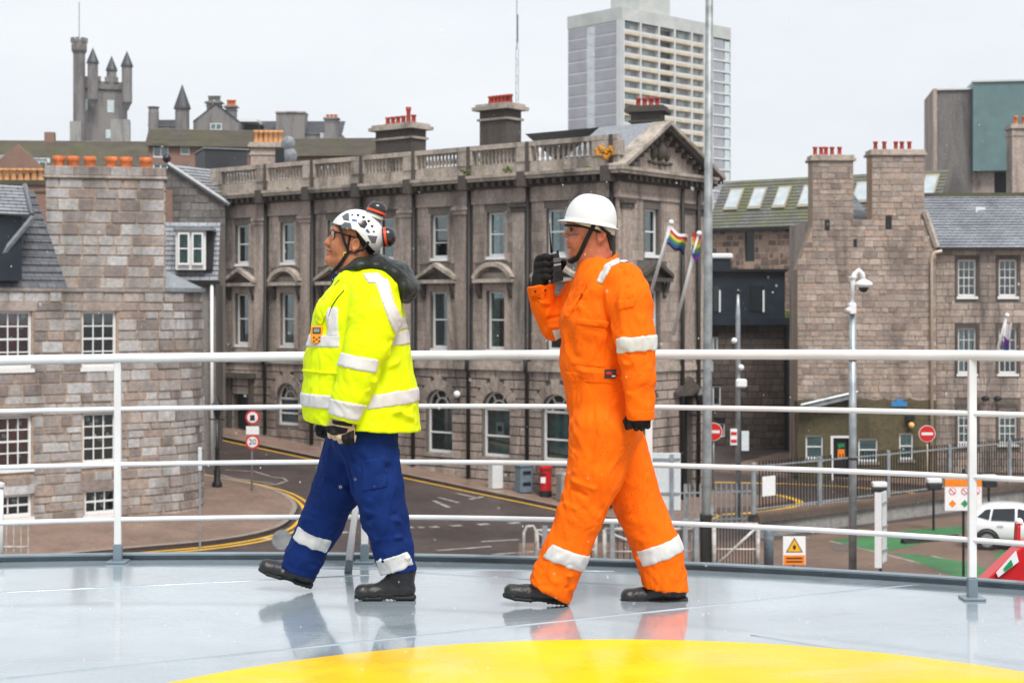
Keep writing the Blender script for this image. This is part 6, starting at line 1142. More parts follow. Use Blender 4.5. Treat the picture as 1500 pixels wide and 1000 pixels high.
def nets(fn, lo, hi, res):
    """surface nets of fn(P)<0 inside the box lo..hi, fine only near the surface"""
    lo = np.array(lo, float); n = np.maximum(8, (np.ceil((np.array(hi) - lo) / res / 4) * 4).astype(int)); ax = [lo[i] + res * np.arange(n[i]) for i in range(3)]
    c = [a.reshape(-1, 4).mean(1) for a in ax]; CG = np.stack(np.meshgrid(*c, indexing='ij'), -1); cv = fn(CG.reshape(-1, 3)).reshape(CG.shape[:3])
    v = np.repeat(np.repeat(np.repeat(cv, 4, 0), 4, 1), 4, 2); near = np.abs(v) < res * 9
    idx = np.argwhere(near); Pn = lo + idx * res; v[near] = fn(Pn)
    s = v < 0; cs = tuple(x - 1 for x in s.shape); acc = np.zeros(cs + (3,)); cnt = np.zeros(cs)
    cor = [(i, j, k) for i in (0, 1) for j in (0, 1) for k in (0, 1)]
    sl = lambda A, o: A[o[0]:o[0] + cs[0], o[1]:o[1] + cs[1], o[2]:o[2] + cs[2]]
    for a in cor:
        for b in cor:
            if sum(b) == sum(a) + 1 and all(y >= x for x, y in zip(a, b)):
                va, vb = sl(v, a), sl(v, b); m = (va < 0) != (vb < 0)
                if not m.any(): continue
                t = va[m] / (va[m] - vb[m]); acc[m] += np.array(a) + t[:, None] * (np.array(b) - np.array(a)); cnt[m] += 1
    act = cnt > 0; ci = np.full(cs, -1, np.int64); ci[act] = np.arange(act.sum()); base = np.argwhere(act)
    V = lo + (base + acc[act] / cnt[act][:, None]) * res; quads = []
    for axis in range(3):
        o = [0, 0, 0]; o[axis] = 1; A = s; B = np.roll(s, -1, axis); m = (A != B); m[tuple(slice(-1, None) if i == axis else slice(None) for i in range(3))] = False
        b1, b2 = [i for i in range(3) if i != axis]; E = np.argwhere(m); E = E[(E[:, b1] > 0) & (E[:, b2] > 0) & (E[:, b1] < s.shape[b1] - 1) & (E[:, b2] < s.shape[b2] - 1)]
        if not len(E): continue
        def ix(d1, d2): q = E.copy(); q[:, b1] -= d1; q[:, b2] -= d2; return ci[q[:, 0], q[:, 1], q[:, 2]]
        Q = np.stack([ix(1, 1), ix(0, 1), ix(0, 0), ix(1, 0)], 1); ins = s[E[:, 0], E[:, 1], E[:, 2]]; fl = ins if axis != 1 else ~ins
        Q[~fl] = Q[~fl][:, ::-1]; quads.append(Q)
    return V, np.concatenate(quads)
class Man:
    def __init__(s, d, px0): s.d = d; s.base = Vector(((px0 - CX) / F * d, d, DECK))
    def p(s, px, py, y=0.0): D = s.d + y; return np.array(((px - CX) / F * D, D, ZC + (HY - py) / F * D))
    def r(s, px, y=0.0): return px / F * (s.d + y)
    def chain(s, pts, k=.012):
        """pts: (px, py, lateral y in m, half width px, lateral stretch)"""
        Q = [(s.p(a, b, y), s.r(w, y), sy) for a, b, y, w, sy in pts]
        def fn(P):
            res = None
            for (a, ra, sa), (b, rb, sb) in zip(Q[:-1], Q[1:]):
                ba = b - a; t = np.clip((P - a) @ ba / (ba @ ba), 0, 1); q = P - a - t[:, None] * ba; st = sa + (sb - sa) * t; qy = q[:, 1] / st
                dd = (np.sqrt(q[:, 0] ** 2 + qy ** 2 + q[:, 2] ** 2) - (ra + (rb - ra) * t)); dd = np.where(dd > 0, dd * np.minimum(1, st), dd)
                res = dd if res is None else smin(res, dd, k)
            return res
        return fn
    def ell(s, px, py, y, rx, rz, ry, tilt=0):
        """ellipsoid: px radii rx, rz, lateral radius ry in m, tilt in degrees in the picture plane"""
        c = s.p(px, py, y); R = np.array((s.r(rx, y), ry, s.r(rz, y))); ct, sn = math.cos(math.radians(tilt)), math.sin(math.radians(tilt))
        def fn(P):
            q = P - c; x = q[:, 0] * ct + q[:, 2] * sn; z = -q[:, 0] * sn + q[:, 2] * ct; q = np.stack([x, q[:, 1], z], 1); k0 = np.linalg.norm(q / R, axis=1); k1 = np.linalg.norm(q / R ** 2, axis=1) + 1e-9; return k0 * (k0 - 1) / k1
        return fn
    def half(s, a, b):
        """half plane (swept laterally): negative on the left of the picture line a->b"""
        A = s.p(*a); B = s.p(*b); t = (B - A)[[0, 2]]; t /= np.linalg.norm(t); n = np.array((-t[1], t[0]))
        return lambda P: -((P[:, 0] - A[0]) * n[0] + (P[:, 2] - A[2]) * n[1])
    def poly(s, pts):
        """convex picture polygon, counterclockwise as seen"""
        hs = [s.half(pts[i], pts[(i + 1) % len(pts)]) for i in range(len(pts))]
        return lambda P: np.max([h(P) for h in hs], axis=0)
    def surf_y(s, fn, px, py, lo=-.5, hi=.1):
        ys = np.linspace(lo, hi, 300); P = np.array([s.p(px, py, y) for y in ys]); v = fn(P); i = np.argmax(v < 0); return ys[i]
def uni(*fs, k=.02):
    def fn(P):
        r = fs[0](P)
        for f in fs[1:]: r = smin(r, f(P), k)
        return r
    return fn
def inter(*fs): return lambda P: np.max([f(P) for f in fs], axis=0)
def grow(f, e): return lambda P: f(P) - e
def minus(f, g): return lambda P: np.maximum(f(P), -g(P))
def wrinkle(amp, scale=9.0, stretch=(1, 1, 1), seed=0.0, ridge=.6, warp=.35):
    st = np.array(stretch)
    def fn(P):
        Q = P * scale * st + seed; w = np.stack([perlin(Q * .7 + 7.1), perlin(Q * .7 + 3.3), perlin(Q * .7 + 11.7)], 1); Q = Q + w * warp * 2
        n = perlin(Q); n2 = perlin(Q * 2.1 + 4); rg = np.exp(-(n * 4.2) ** 2); vl = np.exp(-(n2 * 4.0) ** 2)
        return amp * (ridge * (rg * .9 - vl * .55) + (1 - ridge) * n * 1.6)
    return fn
def shape(name, fn, box, res, mat, parent, disp=None, folds=(), relax=1, label=None):
    """box: ((px0,px1),(py0,py1),(y0,y1),man)"""
    (x0, x1), (y0, y1), (l0, l1), man = box; cs = [man.p(x, y, l) for x in (x0, x1) for y in (y0, y1) for l in (l0, l1)]; lo = np.min(cs, 0); hi = np.max(cs, 0)
    V, Q = nets(fn, lo, hi, res)
    def grad(V):
        e = res * .7; g = np.stack([fn(V + np.array(o) * e) - fn(V - np.array(o) * e) for o in ((1, 0, 0), (0, 1, 0), (0, 0, 1))], 1); return g / (np.linalg.norm(g, axis=1)[:, None] + 1e-9)
    if disp is not None or folds:
        g = grad(V); h = disp(V) if disp is not None else 0
        for a, b, w, amp in folds:
            ba = b - a; t = np.clip((V - a) @ ba / (ba @ ba), 0, 1); q = np.linalg.norm(V - a - t[:, None] * ba, axis=1); h = h + 2.3 * amp * np.exp(-(q / w) ** 2) * (1 - (2 * t - 1) ** 4)
        V = V + g * np.asarray(h)[:, None]
    o = np.array(OFF[parent]); me = bpy.data.meshes.new(name); me.vertices.add(len(V)); me.vertices.foreach_set('co', (V - o).astype(np.float32).ravel())
    me.loops.add(Q.size); me.loops.foreach_set('vertex_index', Q.astype(np.int32).ravel()); me.polygons.add(len(Q)); me.polygons.foreach_set('loop_start', np.arange(0, Q.size, 4, dtype=np.int32)); me.polygons.foreach_set('use_smooth', np.ones(len(Q), bool)); me.update(calc_edges=True); me.validate()
    me.materials.append(mat); ob = link(name, me, parent)
    if relax:
        m = ob.modifiers.new('relax', 'SMOOTH'); m.factor = .5; m.iterations = relax
    if label: ob['label'] = label
    return ob
def ribbon(name, pts, w, mat, parent, t=.002, up=None):
    """flat strap along 3D points, width w facing outwards from the lateral axis"""
    pts = [Vector(p) for p in pts]; mb = MB(); L = []
    for i, p in enumerate(pts):
        tan = (pts[min(i + 1, len(pts) - 1)] - pts[max(i - 1, 0)]).normalized(); n = Vector((0, -1, 0)); n = (n - tan * n.dot(tan)); n = n.normalized() if n.length > 1e-3 else Vector((1, 0, 0)); s = tan.cross(n).normalized() * (w / 2); L.append([p + s + n * t, p - s + n * t, p - s - n * t, p + s - n * t])
    for a, b in zip(L[:-1], L[1:]): mb.hexa(a, b)
    return mb.build(name, mat, parent, smooth=False)
def foot(man, parent, heel, toe, y, ankle, out=1):
    """safety boot: upper and lugged sole; heel/toe are picture points of the sole's underside"""
    h, t = np.array(heel, float), np.array(toe, float); e = (t - h) / np.linalg.norm(t - h); n = np.array((e[1], -e[0])); n = n if n[1] < 0 else -n; L = np.linalg.norm(t - h)
    q = lambda u, v: (h + e * L * u + n * v)
    P_ = lambda u, v, r, s, dy=0: (*q(u, v), y + dy, r, s)
    up_ = uni(man.chain([P_(.13, 15, 11.5, 1.0), P_(.42, 16, 12.5, 1.0), P_(.68, 13, 11, 1.25), P_(.87, 12.5, 11, 1.3)]), man.chain([P_(.17, 18, 13, .95), (*ankle, y, 17.5, 1.0)]), k=.012)
    up_ = uni(up_, man.chain([P_(.46, 22, 11, .95), (ankle[0] + e[0] * 6, ankle[1] + 4, y, 15, .9)]), k=.02)
    lacs = lambda P: 0
    bx = ((min(h[0], t[0], ankle[0]) - 32, max(h[0], t[0], ankle[0]) + 32), (ankle[1] - 26, max(h[1], t[1]) + 12), (y - .11, y + .11), man)
    b = shape('boot', up_, bx, .0035, M['boot_black'], parent, wrinkle(.0025, 28, ridge=.5, seed=heel[0]))
    sole = man.chain([P_(.045, 4.2, 4.6, 2.7), P_(.30, 4.2, 4.4, 2.5), P_(.36, 5.4, 3.6, 2.6), P_(.50, 5.4, 3.6, 2.7), P_(.58, 4.2, 4.4, 3.0), P_(.80, 4.2, 4.4, 3.1), P_(.955, 6.5, 4.0, 2.4)], k=.004)
    so = shape('sole', sole, bx, .0035, M['boot_sole'], b, lambda V: .0014 * np.sign(np.sin((V[:, 0]) * 330)) * (V[:, 2] < V[:, 2].min() + .018))
    for k in range(4):                       # laces over the instep
        a = q(.50 - .055 * k, 26 + 3.0 * k); c = man.p(a[0], a[1], y); MB().tube([c + np.array((.004, -.030, -.008)), c + np.array((0, 0, .006)), c + np.array((.004, .030, -.008))], .0032, 6).build('lace', M['strap_black'], b, smooth=True)
    return b
def face(man, parent, skin, name, skull, facee, nose, lips, chin, jaw, brow, cheeks, neck, ear, extra=()):
    """head and neck as one continuous skin: every item in picture points"""
    fs = [man.ell(*skull), man.ell(*facee)]
    f = uni(*fs, k=.025); f = uni(f, man.chain(neck), k=.03); f = uni(f, man.ell(*jaw), k=.03); f = uni(f, man.ell(*chin), k=.016)
    for sg in (-1, 1): f = uni(f, man.ell(cheeks[0], cheeks[1], sg * .036, cheeks[2], cheeks[2], .03), k=.02)
    f = uni(f, man.chain([(brow[0] + 3, brow[1], -.045, brow[2], 1), (brow[0], brow[1] - .5, 0, brow[2], 1), (brow[0] + 3, brow[1], .045, brow[2], 1)]), k=.012)
    for sg in (-1, 1):                       # eye sockets
        sk = man.ell(brow[0] + 3.5, brow[1] + 7, sg * .034, 5.5, 4.5, .016); g = f; f = (lambda g, sk: lambda P: -smin(-g(P), sk(P), .006))(g, sk)
    f = uni(f, man.chain([(nose[0], nose[1], 0, 2.6, 1.2), (nose[2], nose[3], 0, 4.5, 1.25)]), k=.008)
    for sg in (-1, 1): f = uni(f, man.ell(nose[2] + 4.5, nose[3] + 1.5, sg * .012, 3.4, 3.0, .007), k=.005)
    for lx, ly, lr in lips: f = uni(f, man.chain([(lx + 4, ly + .6, -.021, lr * .55, 1), (lx, ly, 0, lr, 1), (lx + 4, ly + .6, .021, lr * .55, 1)]), k=.004)
    for sg in (-1, 1):
        e = man.ell(ear[0], ear[1], sg * ear[2], 6.6, 10.6, .011, -12); dnt = man.ell(ear[0] - .8, ear[1] - .5, sg * (ear[2] + .009), 3.6, 7.0, .008, -12); lobe = man.ell(ear[0] - 3, ear[1] + 8.5, sg * (ear[2] - .004), 3.6, 4.0, .008)
        e = minus(uni(e, lobe, k=.005), dnt); f = uni(f, e, k=.006)
    for x in extra: f = uni(f, x, k=.02)
    (x0, x1), (y0, y1) = name[1]
    ob = shape('body', f, ((x0, x1), (y0, y1), (-.125, .125), man), .0029, skin, parent, wrinkle(.0006, 60), relax=1)
    for sg in (-1, 1):
        c = man.p(brow[0] + 6.5, brow[1] + 6.5, sg * .033); mb = MB(); blob(mb, c, .0115, n=12); ey = mb.build('eye', M['eye_white'], ob, smooth=True); mb = MB(); blob(mb, c + np.array((-.0085, sg * .0035, .0)), .0048, n=10); mb.build('iris', M['hair_dark'], ob, smooth=True)
        b0 = man.p(brow[0] - 1.5, brow[1] - 1.5, sg * .018); b1 = man.p(brow[0] + 1, brow[1] - 4, sg * .04); b2 = man.p(brow[0] + 9, brow[1] - 2, sg * .055); MB().tube([b0, b1, b2], [.0026, .0036, .002], 6).build('eyebrow', M['hair_dark'], ob, smooth=True)
    (l0, m0, r0), (l1, m1, r1) = lips; c = man.p(l0 - r0 * .35 + .6, (m0 + m1) / 2, 0)
    lp_ = MB().tube([man.p(l0 + 5.5, (m0 + m1) / 2 + .8, -.024), man.p(l0 + .2, (m0 + m1) / 2, -.012), man.p(l0 - r0 * .72, (m0 + m1) / 2, 0), man.p(l0 + .2, (m0 + m1) / 2, .012), man.p(l0 + 5.5, (m0 + m1) / 2 + .8, .024)], [.0018, .0032, .0038, .0032, .0018], 8); lp_.build('mouth', M['lip'], ob, smooth=True)
    return ob, f
def digits(man, rows, k=.005):
    fs = [man.chain(r, k=.003) for r in rows]; return fs
# ================================================================== man in orange
om = Man(6.93, 880)
A = root('person', om.base, 'man in orange coverall and white hard hat walking while holding a radio', 'person')
skull_o = (866, 334, 0, 33, 37, .079); neck_o = [(873, 402, 0, 25, 1.0), (872, 366, 0, 24, .95)]
headA, fA = face(om, A, M['skin_ruddy'], ('head', ((812, 915), (290, 415))), skull_o, (855.5, 347, 0, 21.5, 35, .066, 4), (834.5, 333, 829.3, 344.2), [(833.6, 354.2, 3.2), (834.4, 359.6, 3.4)], (842, 372.5, 0, 9.5, 9, .026), (862, 369, 0, 22, 15, .056, 18), (836.5, 328.5, 5.2), (848, 352, 13), neck_o, (881, 345, .079))
hr = inter(grow(om.ell(*skull_o), .004), om.half((868, 310), (890, 372)), om.half((930, 336), (860, 326))) if False else inter(grow(uni(om.ell(*skull_o), om.chain(neck_o), k=.03), .0045), om.poly([(886, 366), (900, 364), (904, 328), (876, 326), (884, 345)][::-1][::-1]))
shape('hair', inter(grow(uni(om.ell(*skull_o), om.chain(neck_o), k=.03), .004), om.poly([(885, 338), (889, 368), (905, 366), (905, 324), (880, 322)])), ((870, 912), (315, 375), (-.12, .12), om), .003, M['hair_dark'], headA, wrinkle(.0015, 120))
shape('hair', inter(grow(uni(om.ell(*skull_o), om.chain(neck_o), k=.03), .003), om.poly([(868, 322), (868, 334), (873, 345), (878, 322)])), ((860, 884), (315, 350), (-.12, .12), om), .003, M['hair_dark'], headA, wrinkle(.0015, 120))
# coverall
tor = uni(om.chain([(874, 398, 0, 27, 1.3), (880, 422, 0, 41, 1.55), (877, 470, 0, 53, 1.22), (875, 530, 0, 52, 1.08), (882, 580, 0, 50, 1.1), (888, 622, 0, 53, 1.1)], k=.03), om.ell(858, 478, 0, 36, 40, .155), k=.03)
nleg = om.chain([(884, 632, -.075, 50, .98), (873, 690, -.085, 41, .98), (851, 752, -.085, 32.5, 1.02), (828, 808, -.08, 32.5, .98), (804, 866, -.075, 34, .95)], k=.02)
fleg = om.chain([(900, 640, .075, 44, 1.0), (922, 705, .085, 37, 1.0), (942, 756, .08, 34, 1.0), (964, 808, .07, 34, .98), (977, 872, .06, 34, .95)], k=.02)
narm = om.chain([(912, 414, -.165, 31, 1.0), (921, 440, -.195, 33.5, .95), (930, 500, -.235, 29, .92), (937, 556, -.245, 22.5, .95), (938, 612, -.24, 19, 1.0)], k=.02)
farm = om.chain([(864, 424, .15, 34, 1.0), (838, 455, .21, 29, 1.0), (812, 478, .22, 20, 1.0), (799, 450, .19, 19, 1.0), (790, 412, .15, 19.5, 1.0)], k=.012)
ncut = om.half((772, 843), (835, 881)); fcut = om.half((935, 861), (1012, 869)); acut = om.half((910, 608), (965, 607.5)); rcut = om.half((812, 414.5), (770, 421)); ccut = om.half((846, 413), (905, 372))
collar = inter(om.chain([(868, 412, 0, 31, 1.15), (875, 388, 0, 28, 1.12), (879, 362, 0, 26, 1.1)]), om.half((905, 371), (843, 413)))
collar = minus(collar, om.chain([(866, 412, 0, 25, 1.1), (876, 380, 0, 24, 1.1), (886, 340, 0, 24, 1.1)]))
suit = uni(uni(tor, inter(nleg, ncut), inter(fleg, fcut), k=.022), inter(narm, acut), k=.012); suit = uni(suit, inter(farm, rcut), k=.02); suit = minus(suit, om.chain([(866, 420, 0, 20, 1.0), (876, 385, 0, 24, 1.0), (884, 350, 0, 24, 1.0)])); suit = uni(suit, collar, k=.006)
suit = minus(suit, om.chain([(792, 432, .154, 12.5, 1.0), (789, 402, .148, 15, 1.0)]))
fo = []
def fold(man, a, b, w, amp): fo.append((man.p(*a), man.p(*b), w, amp))
for a, b, w, amp in (((832, 700, -.16), (875, 716, -.2), .010, .009), ((830, 708, -.15), (862, 728, -.2), .010, -.007), ((838, 690, -.15), (878, 690, -.2), .012, .007), ((826, 735, -.13), (850, 748, -.19), .012, .006), ((800, 835, -.13), (845, 845, -.17), .010, .007), ((795, 850, -.12), (838, 862, -.16), .009, -.006), ((785, 845, -.1), (815, 868, -.16), .009, .006),
                     ((840, 640, -.15), (905, 585, -.16), .014, .006), ((838, 660, -.14), (890, 610, -.18), .014, -.005), ((850, 600, -.12), (905, 575, -.15), .012, .006), ((930, 700, .0), (950, 745, .0), .012, .006), ((925, 815, .02), (985, 830, -.0), .009, .006), ((945, 838, .0), (1000, 848, -.0), .009, -.005), ((900, 735, .03), (955, 770, .0), .012, .005),
                     ((905, 530, -.29), (955, 540, -.29), .010, .006), ((903, 512, -.3), (950, 520, -.3), .010, -.005), ((915, 575, -.28), (955, 580, -.28), .010, .005), ((900, 450, -.26), (945, 470, -.28), .014, .005), ((890, 430, -.2), (900, 520, -.2), .012, -.010), ((845, 440, -.16), (885, 500, -.18), .014, .005),
                     ((790, 440, .12), (825, 455, .12), .009, .006), ((800, 468, .14), (835, 460, .14), .009, -.006), ((805, 480, .15), (840, 475, .15), .010, .006), ((830, 540, -.15), (890, 548, -.17), .012, .006), ((828, 552, -.14), (885, 560, -.16), .008, -.006), ((835, 520, -.14), (880, 530, -.17), .012, -.004)): fold(om, a, b, w, amp)
wr_o = wrinkle(.0115, 9.5, (1.15, 1, .75), 3.0, .65, .5)
fo_o = fo
SA = shape('coverall', suit, ((762, 1022), (352, 892), (-.36, .36), om), .005, M['hivis_orange'], A, wr_o, fo, relax=2)
def patch(man, name, part, poly, mat, parent, e=.004, side=-1, res=.0045, disp=None, box=None, lat=(-.4, .02), relax=1, folds=()):
    xs_ = [p[0] for p in poly]; ys_ = [p[1] for p in poly]; f = inter(grow(part, e), man.poly(poly))
    if side: f = inter(f, (lambda P: (P[:, 1] - man.d - .02)) if side < 0 else (lambda P: -(P[:, 1] - man.d) + .0))
    return shape(name, f, ((min(xs_) - 6, max(xs_) + 6), (min(ys_) - 6, max(ys_) + 6), lat, man), res, mat, parent, disp, folds, relax=relax)
nl, fl_ = inter(nleg, ncut), inter(fleg, fcut)
RF = M['reflective']
patch(om, 'reflective_band', nleg, [(808, 789), (794, 808), (855, 831), (866, 811)], RF, SA, .005, 0, lat=(-.25, .12), disp=wr_o, folds=fo_o, relax=2)
patch(om, 'reflective_band', fleg, [(932, 808), (942, 829), (1004, 807), (995, 786)], RF, SA, .005, 0, lat=(-.1, .25), disp=wr_o, folds=fo_o, relax=2)
patch(om, 'reflective_band', narm, [(895, 494), (897, 515), (966, 509), (966, 488)], RF, SA, .005, 0, lat=(-.36, -.08), disp=wr_o, folds=fo_o, relax=2)
patch(om, 'reflective_band', farm, [(810, 484), (816, 500), (838, 484), (834, 478)], RF, SA, .006, 0, lat=(.05, .36))
shl = uni(tor, narm, k=.03)
for pl in ([(871, 413), (878, 416.5), (891, 393), (885, 388)], [(885, 388), (891, 393), (904, 386.5), (902, 379.5)], [(902, 379.5), (904, 386.5), (918, 385), (917, 379)]): patch(om, 'shoulder_band', suit, pl, RF, SA, .0058, -1, disp=wr_o, relax=2, folds=fo_o)
patch(om, 'pocket_flap', suit, [(843, 466), (842, 474), (888, 480), (889, 470)], M['hivis_orange'], SA, .0065, -1, disp=wr_o, folds=fo_o); patch(om, 'chest_pocket', suit, [(842, 474), (834, 532), (882, 536), (887, 480)], M['hivis_orange'], SA, .003, -1, disp=wr_o, folds=fo_o)
patch(om, 'sleeve_pocket', narm, [(893, 442), (896, 454), (921, 450), (924, 438)], M['hivis_orange'], SA, .006, 0, lat=(-.36, -.2), disp=wr_o); patch(om, 'waistband', suit, [(826, 543), (827, 556), (906, 560), (906, 548)], M['hivis_orange'], SA, .004, -1, disp=wr_o, folds=fo_o)
patch(om, 'front_placket', suit, [(848, 414), (826, 462), (832, 465), (858, 418)], M['hivis_orange'], SA, .005, -1, disp=wr_o, folds=fo_o); patch(om, 'cuff', narm, [(915, 594), (914, 609), (962, 609), (962, 594)], M['hivis_orange'], SA, .005, 0, lat=(-.36, -.08))
y_ = om.surf_y(suit, 894, 548); c = om.p(894, 547.5, y_ - .012); bd = MB().box(c, (.052, .008, .038)).build('badge', M['sign_black'], SA, bevel=.002); mb = MB(); blob(mb, c + np.array((-.006, -.004, .004)), .012, (1.2, .15, .6)); mb.build('badge_emblem', M['sign_red'], bd); MB().box(c + np.array((.014, -.0045, -.009)), (.016, .002, .006)).build('badge_print', M['sign_white'], bd)
for px, py in ((784, 427), (799, 425)): c = om.p(px, py, om.surf_y(suit, px, py, -.2, .3) - .004); mb = MB(); blob(mb, c, .005); mb.build('stud', M['strap_black'], SA, smooth=True)
# boots, gloves
foot(om, A, (834, 886), (735, 877), -.075, (815, 846)); foot(om, A, (1008, 881), (908, 886), .055, (985, 848))
gl = uni(om.ell(936, 610, -.24, 17, 13, .030), om.chain([(938, 596, -.24, 15, 1.0), (937, 611, -.24, 15, .9)]), k=.01)
for x, yb in ((924, 624), (932.5, 627), (941, 627), (949, 624)): gl = uni(gl, om.chain([(x, 614, -.250, 4.6, 1.0), (x - .5, yb, -.258, 4.3, 1.0), (x, yb - 2, -.235, 4.0, 1), (x + .5, 616, -.222, 3.6, 1)], k=.002), k=.0035)
gl = uni(gl, om.chain([(922, 609, -.225, 5, 1), (917, 617, -.215, 4.6, 1), (919, 626, -.213, 3.8, 1)], k=.003), k=.005)
GA = shape('glove', gl, ((905, 966), (588, 642), (-.31, -.17), om), .0026, M['glove_black'], A, wrinkle(.001, 60)); MB().box(om.p(934, 611.5, -.275), (.04, .004, .009)).build('glove_tab', M['sign_white'], GA)
hy = .145
gr_ = uni(om.ell(792, 399, hy, 10.5, 25, .03, 8), om.chain([(790, 426, .152, 13.5, 1), (791, 408, hy, 12, 1)]), k=.012)
for k, yy in enumerate((378, 388, 398, 407)): gr_ = uni(gr_, om.chain([(790 - (2 if k in (1, 2) else 0), yy + 1, hy - .012, 5.6, 1), (799, yy - 2, hy - .034, 5.2, 1), (806, yy - 1, hy - .040, 4.4, 1)], k=.003), k=.004)
gr_ = uni(gr_, om.chain([(798, 405, hy + .03, 6, 1), (818, 396, hy + .028, 5.6, 1), (825.5, 385, hy + .005, 4.9, 1)], k=.004), k=.006)
shape('glove', gr_, ((765, 842), (362, 440), (hy - .09, hy + .09), om), .0026, M['glove_black'], A, wrinkle(.001, 60))
# safety glasses, strap, hard hat
gt = root('safety_glasses', om.p(840, 335, 0), 'clear wraparound safety glasses with black brow bar worn under the hard hat', 'glasses')
def bothsides(man, pts, fn):
    for sg in (-1, 1): fn([man.p(a, b, sg * y) for a, b, y in pts])
top = [(828, 330, 0), (829.5, 330, .028), (834, 330.3, .057), (847, 331, .075), (862, 334, .082), (880, 341, .086)]
bothsides(om, top[:4], lambda p: MB().tube(p, .0055, 6).build('brow_bar', M['strap_black'], gt, smooth=True)); bothsides(om, top[3:], lambda p: MB().tube(p, .0042, 6).build('temple', M['strap_black'], gt, smooth=True))
lens = MB(); tp = [(a, b, -y) for a, b, y in reversed(top[:4])] + top[1:4]; n = len(tp)
lens.add([om.p(a, b, y) for a, b, y in tp] + [om.p(a + 1.0, 343.5 - (2.0 if abs(y) < .01 else 0), y) for a, b, y in tp], [(i, i + 1, n + i + 1, n + i) for i in range(n - 1)]); lens.build('lens', M['lens_clear'], gt, smooth=True, fix=False)
bothsides(om, [(829.5, 343, .014), (833, 344, .045), (847, 343.5, .075)], lambda p: MB().tube(p, .0020, 5).build('lower_rim', M['visor_grey'], gt, smooth=True))
ht = root('hard_hat', om.p(862, 330, 0), 'white peaked hard hat with black chin strap on the man in orange', 'helmet')
def hat(man, c, rx, ry, h, tilt, peak, back):
    """dome and brim as one turned shell with a front peak; c picture centre of the rim"""
    n, m = 56, 14; P0 = man.p(*c, 0); t = math.radians(tilt); R_ = lambda px: man.r(px); vs = []
    prof = [(1.10, -.035), (1.085, -.005), (1.0, .03)] + [(math.cos(u) ** .74, .03 + .97 * math.sin(u) ** 1.0) for u in [math.pi / 2 * k / m for k in range(1, m + 1)]]
    for j, (q, z) in enumerate(prof):
        for k in range(n):
            a = 2 * math.pi * k / n; fx = math.cos(a); ext = 0
            if j < 2: ext = peak * max(0, -fx) ** 3 + back * max(0, fx) ** 4
            x = R_(rx) * q * fx + (-ext if fx < 0 else ext); y = ry * q * math.sin(a); zz = R_(h) * z - (.004 * max(0, -fx) ** 2 if j < 2 else 0)
            zz += .004 * math.exp(-(y / .018) ** 2) * (z > .25)
            vs.append((P0[0] + x * math.cos(t) + zz * math.sin(t), P0[1] + y, P0[2] - x * math.sin(t) + zz * math.cos(t)))
    fs = [(j * n + k, j * n + (k + 1) % n, (j + 1) * n + (k + 1) % n, (j + 1) * n + k) for j in range(len(prof) - 1) for k in range(n)]
    return MB().add(vs, fs)
hb = hat(om, (864.5, 329), 38.5, .113, 43.5, 9.5, .018, .004).build('shell', M['helmet_white'], ht, smooth=True); so = hb.modifiers.new('thick', 'SOLIDIFY'); so.thickness = .0035; so.offset = -1
cr = shape('cradle', inter(grow(om.ell(*skull_o), .010), om.poly([(836, 322), (838, 327), (900, 346), (902, 330), (880, 318), (850, 312)])), ((828, 912), (305, 352), (-.13, .13), om), .004, M['helmet_inside'], ht)
for sg in (-1, 1):
    st_ = [(872, 326, .088), (866, 337, .088), (858, 353, .083), (851, 368, .066), (845, 379, .040), (838, 383.5, .015), (836.5, 384, 0)]
    ribbon('chin_strap', [om.p(a, b, sg * y) for a, b, y in st_], .019, M['strap_black'], ht); 
    ribbon('chin_strap', [om.p(a, b, sg * y) for a, b, y in ((876, 329, .088), (886, 338, .090), (894, 343, .075))], .012, M['strap_black'], ht)
mb = MB(); mb.tube([om.p(842, 377, -.046), om.p(838, 381.5, -.022), om.p(835.5, 382, 0), om.p(838, 381.5, .022), om.p(842, 377, .046)], [.007, .010, .012, .010, .007], 8); mb.build('chin_cup', M['strap_black'], ht, smooth=True)
# radio
rd = root('handheld_radio', om.p(813, 395, hy), 'black handheld radio with whip antenna held up in a gloved hand', 'radio')
def obox(man, c, w, h, y0, y1, tilt, name, mat, parent, bev=.003):
    t = math.radians(tilt); P_ = [(-w, h), (w, h), (w, -h), (-w, -h)]; pts = [man.p(c[0] + x * math.cos(t) + z * math.sin(t), c[1] + x * math.sin(t) - z * math.cos(t), 0) for x, z in P_]
    mb = MB(); k = lambda y: [(p[0], man.d + y, p[2]) for p in pts]; mb.hexa(k(y0), k(y1)); return mb.build(name, mat, parent, bevel=bev)
obox(om, (814, 391), 9.5, 21, hy - .032, hy + .018, -10, 'case', M['radio_black'], rd, .004)
obox(om, (817, 379.5), 5.5, 3.2, hy - .0345, hy - .031, -10, 'screen', M['radio_grey'], rd, .001); obox(om, (817.5, 386.5), 5.5, 1.4, hy - .0345, hy - .031, -10, 'key_row', M['sign_back'], rd, .0005); obox(om, (819.5, 402), 5, 5.5, hy - .0345, hy - .031, -10, 'speaker_grille', M['soot_pipe'], rd, .001)
MB().tube([om.p(808, 371, hy), om.p(806, 350, hy), om.p(804.8, 327, hy)], [.0062, .0038, .003], 8).build('antenna', M['radio_black'], rd, smooth=True); MB().tube([om.p(817, 372, hy), om.p(816.6, 367, hy)], .006, 10).build('knob', M['radio_black'], rd)
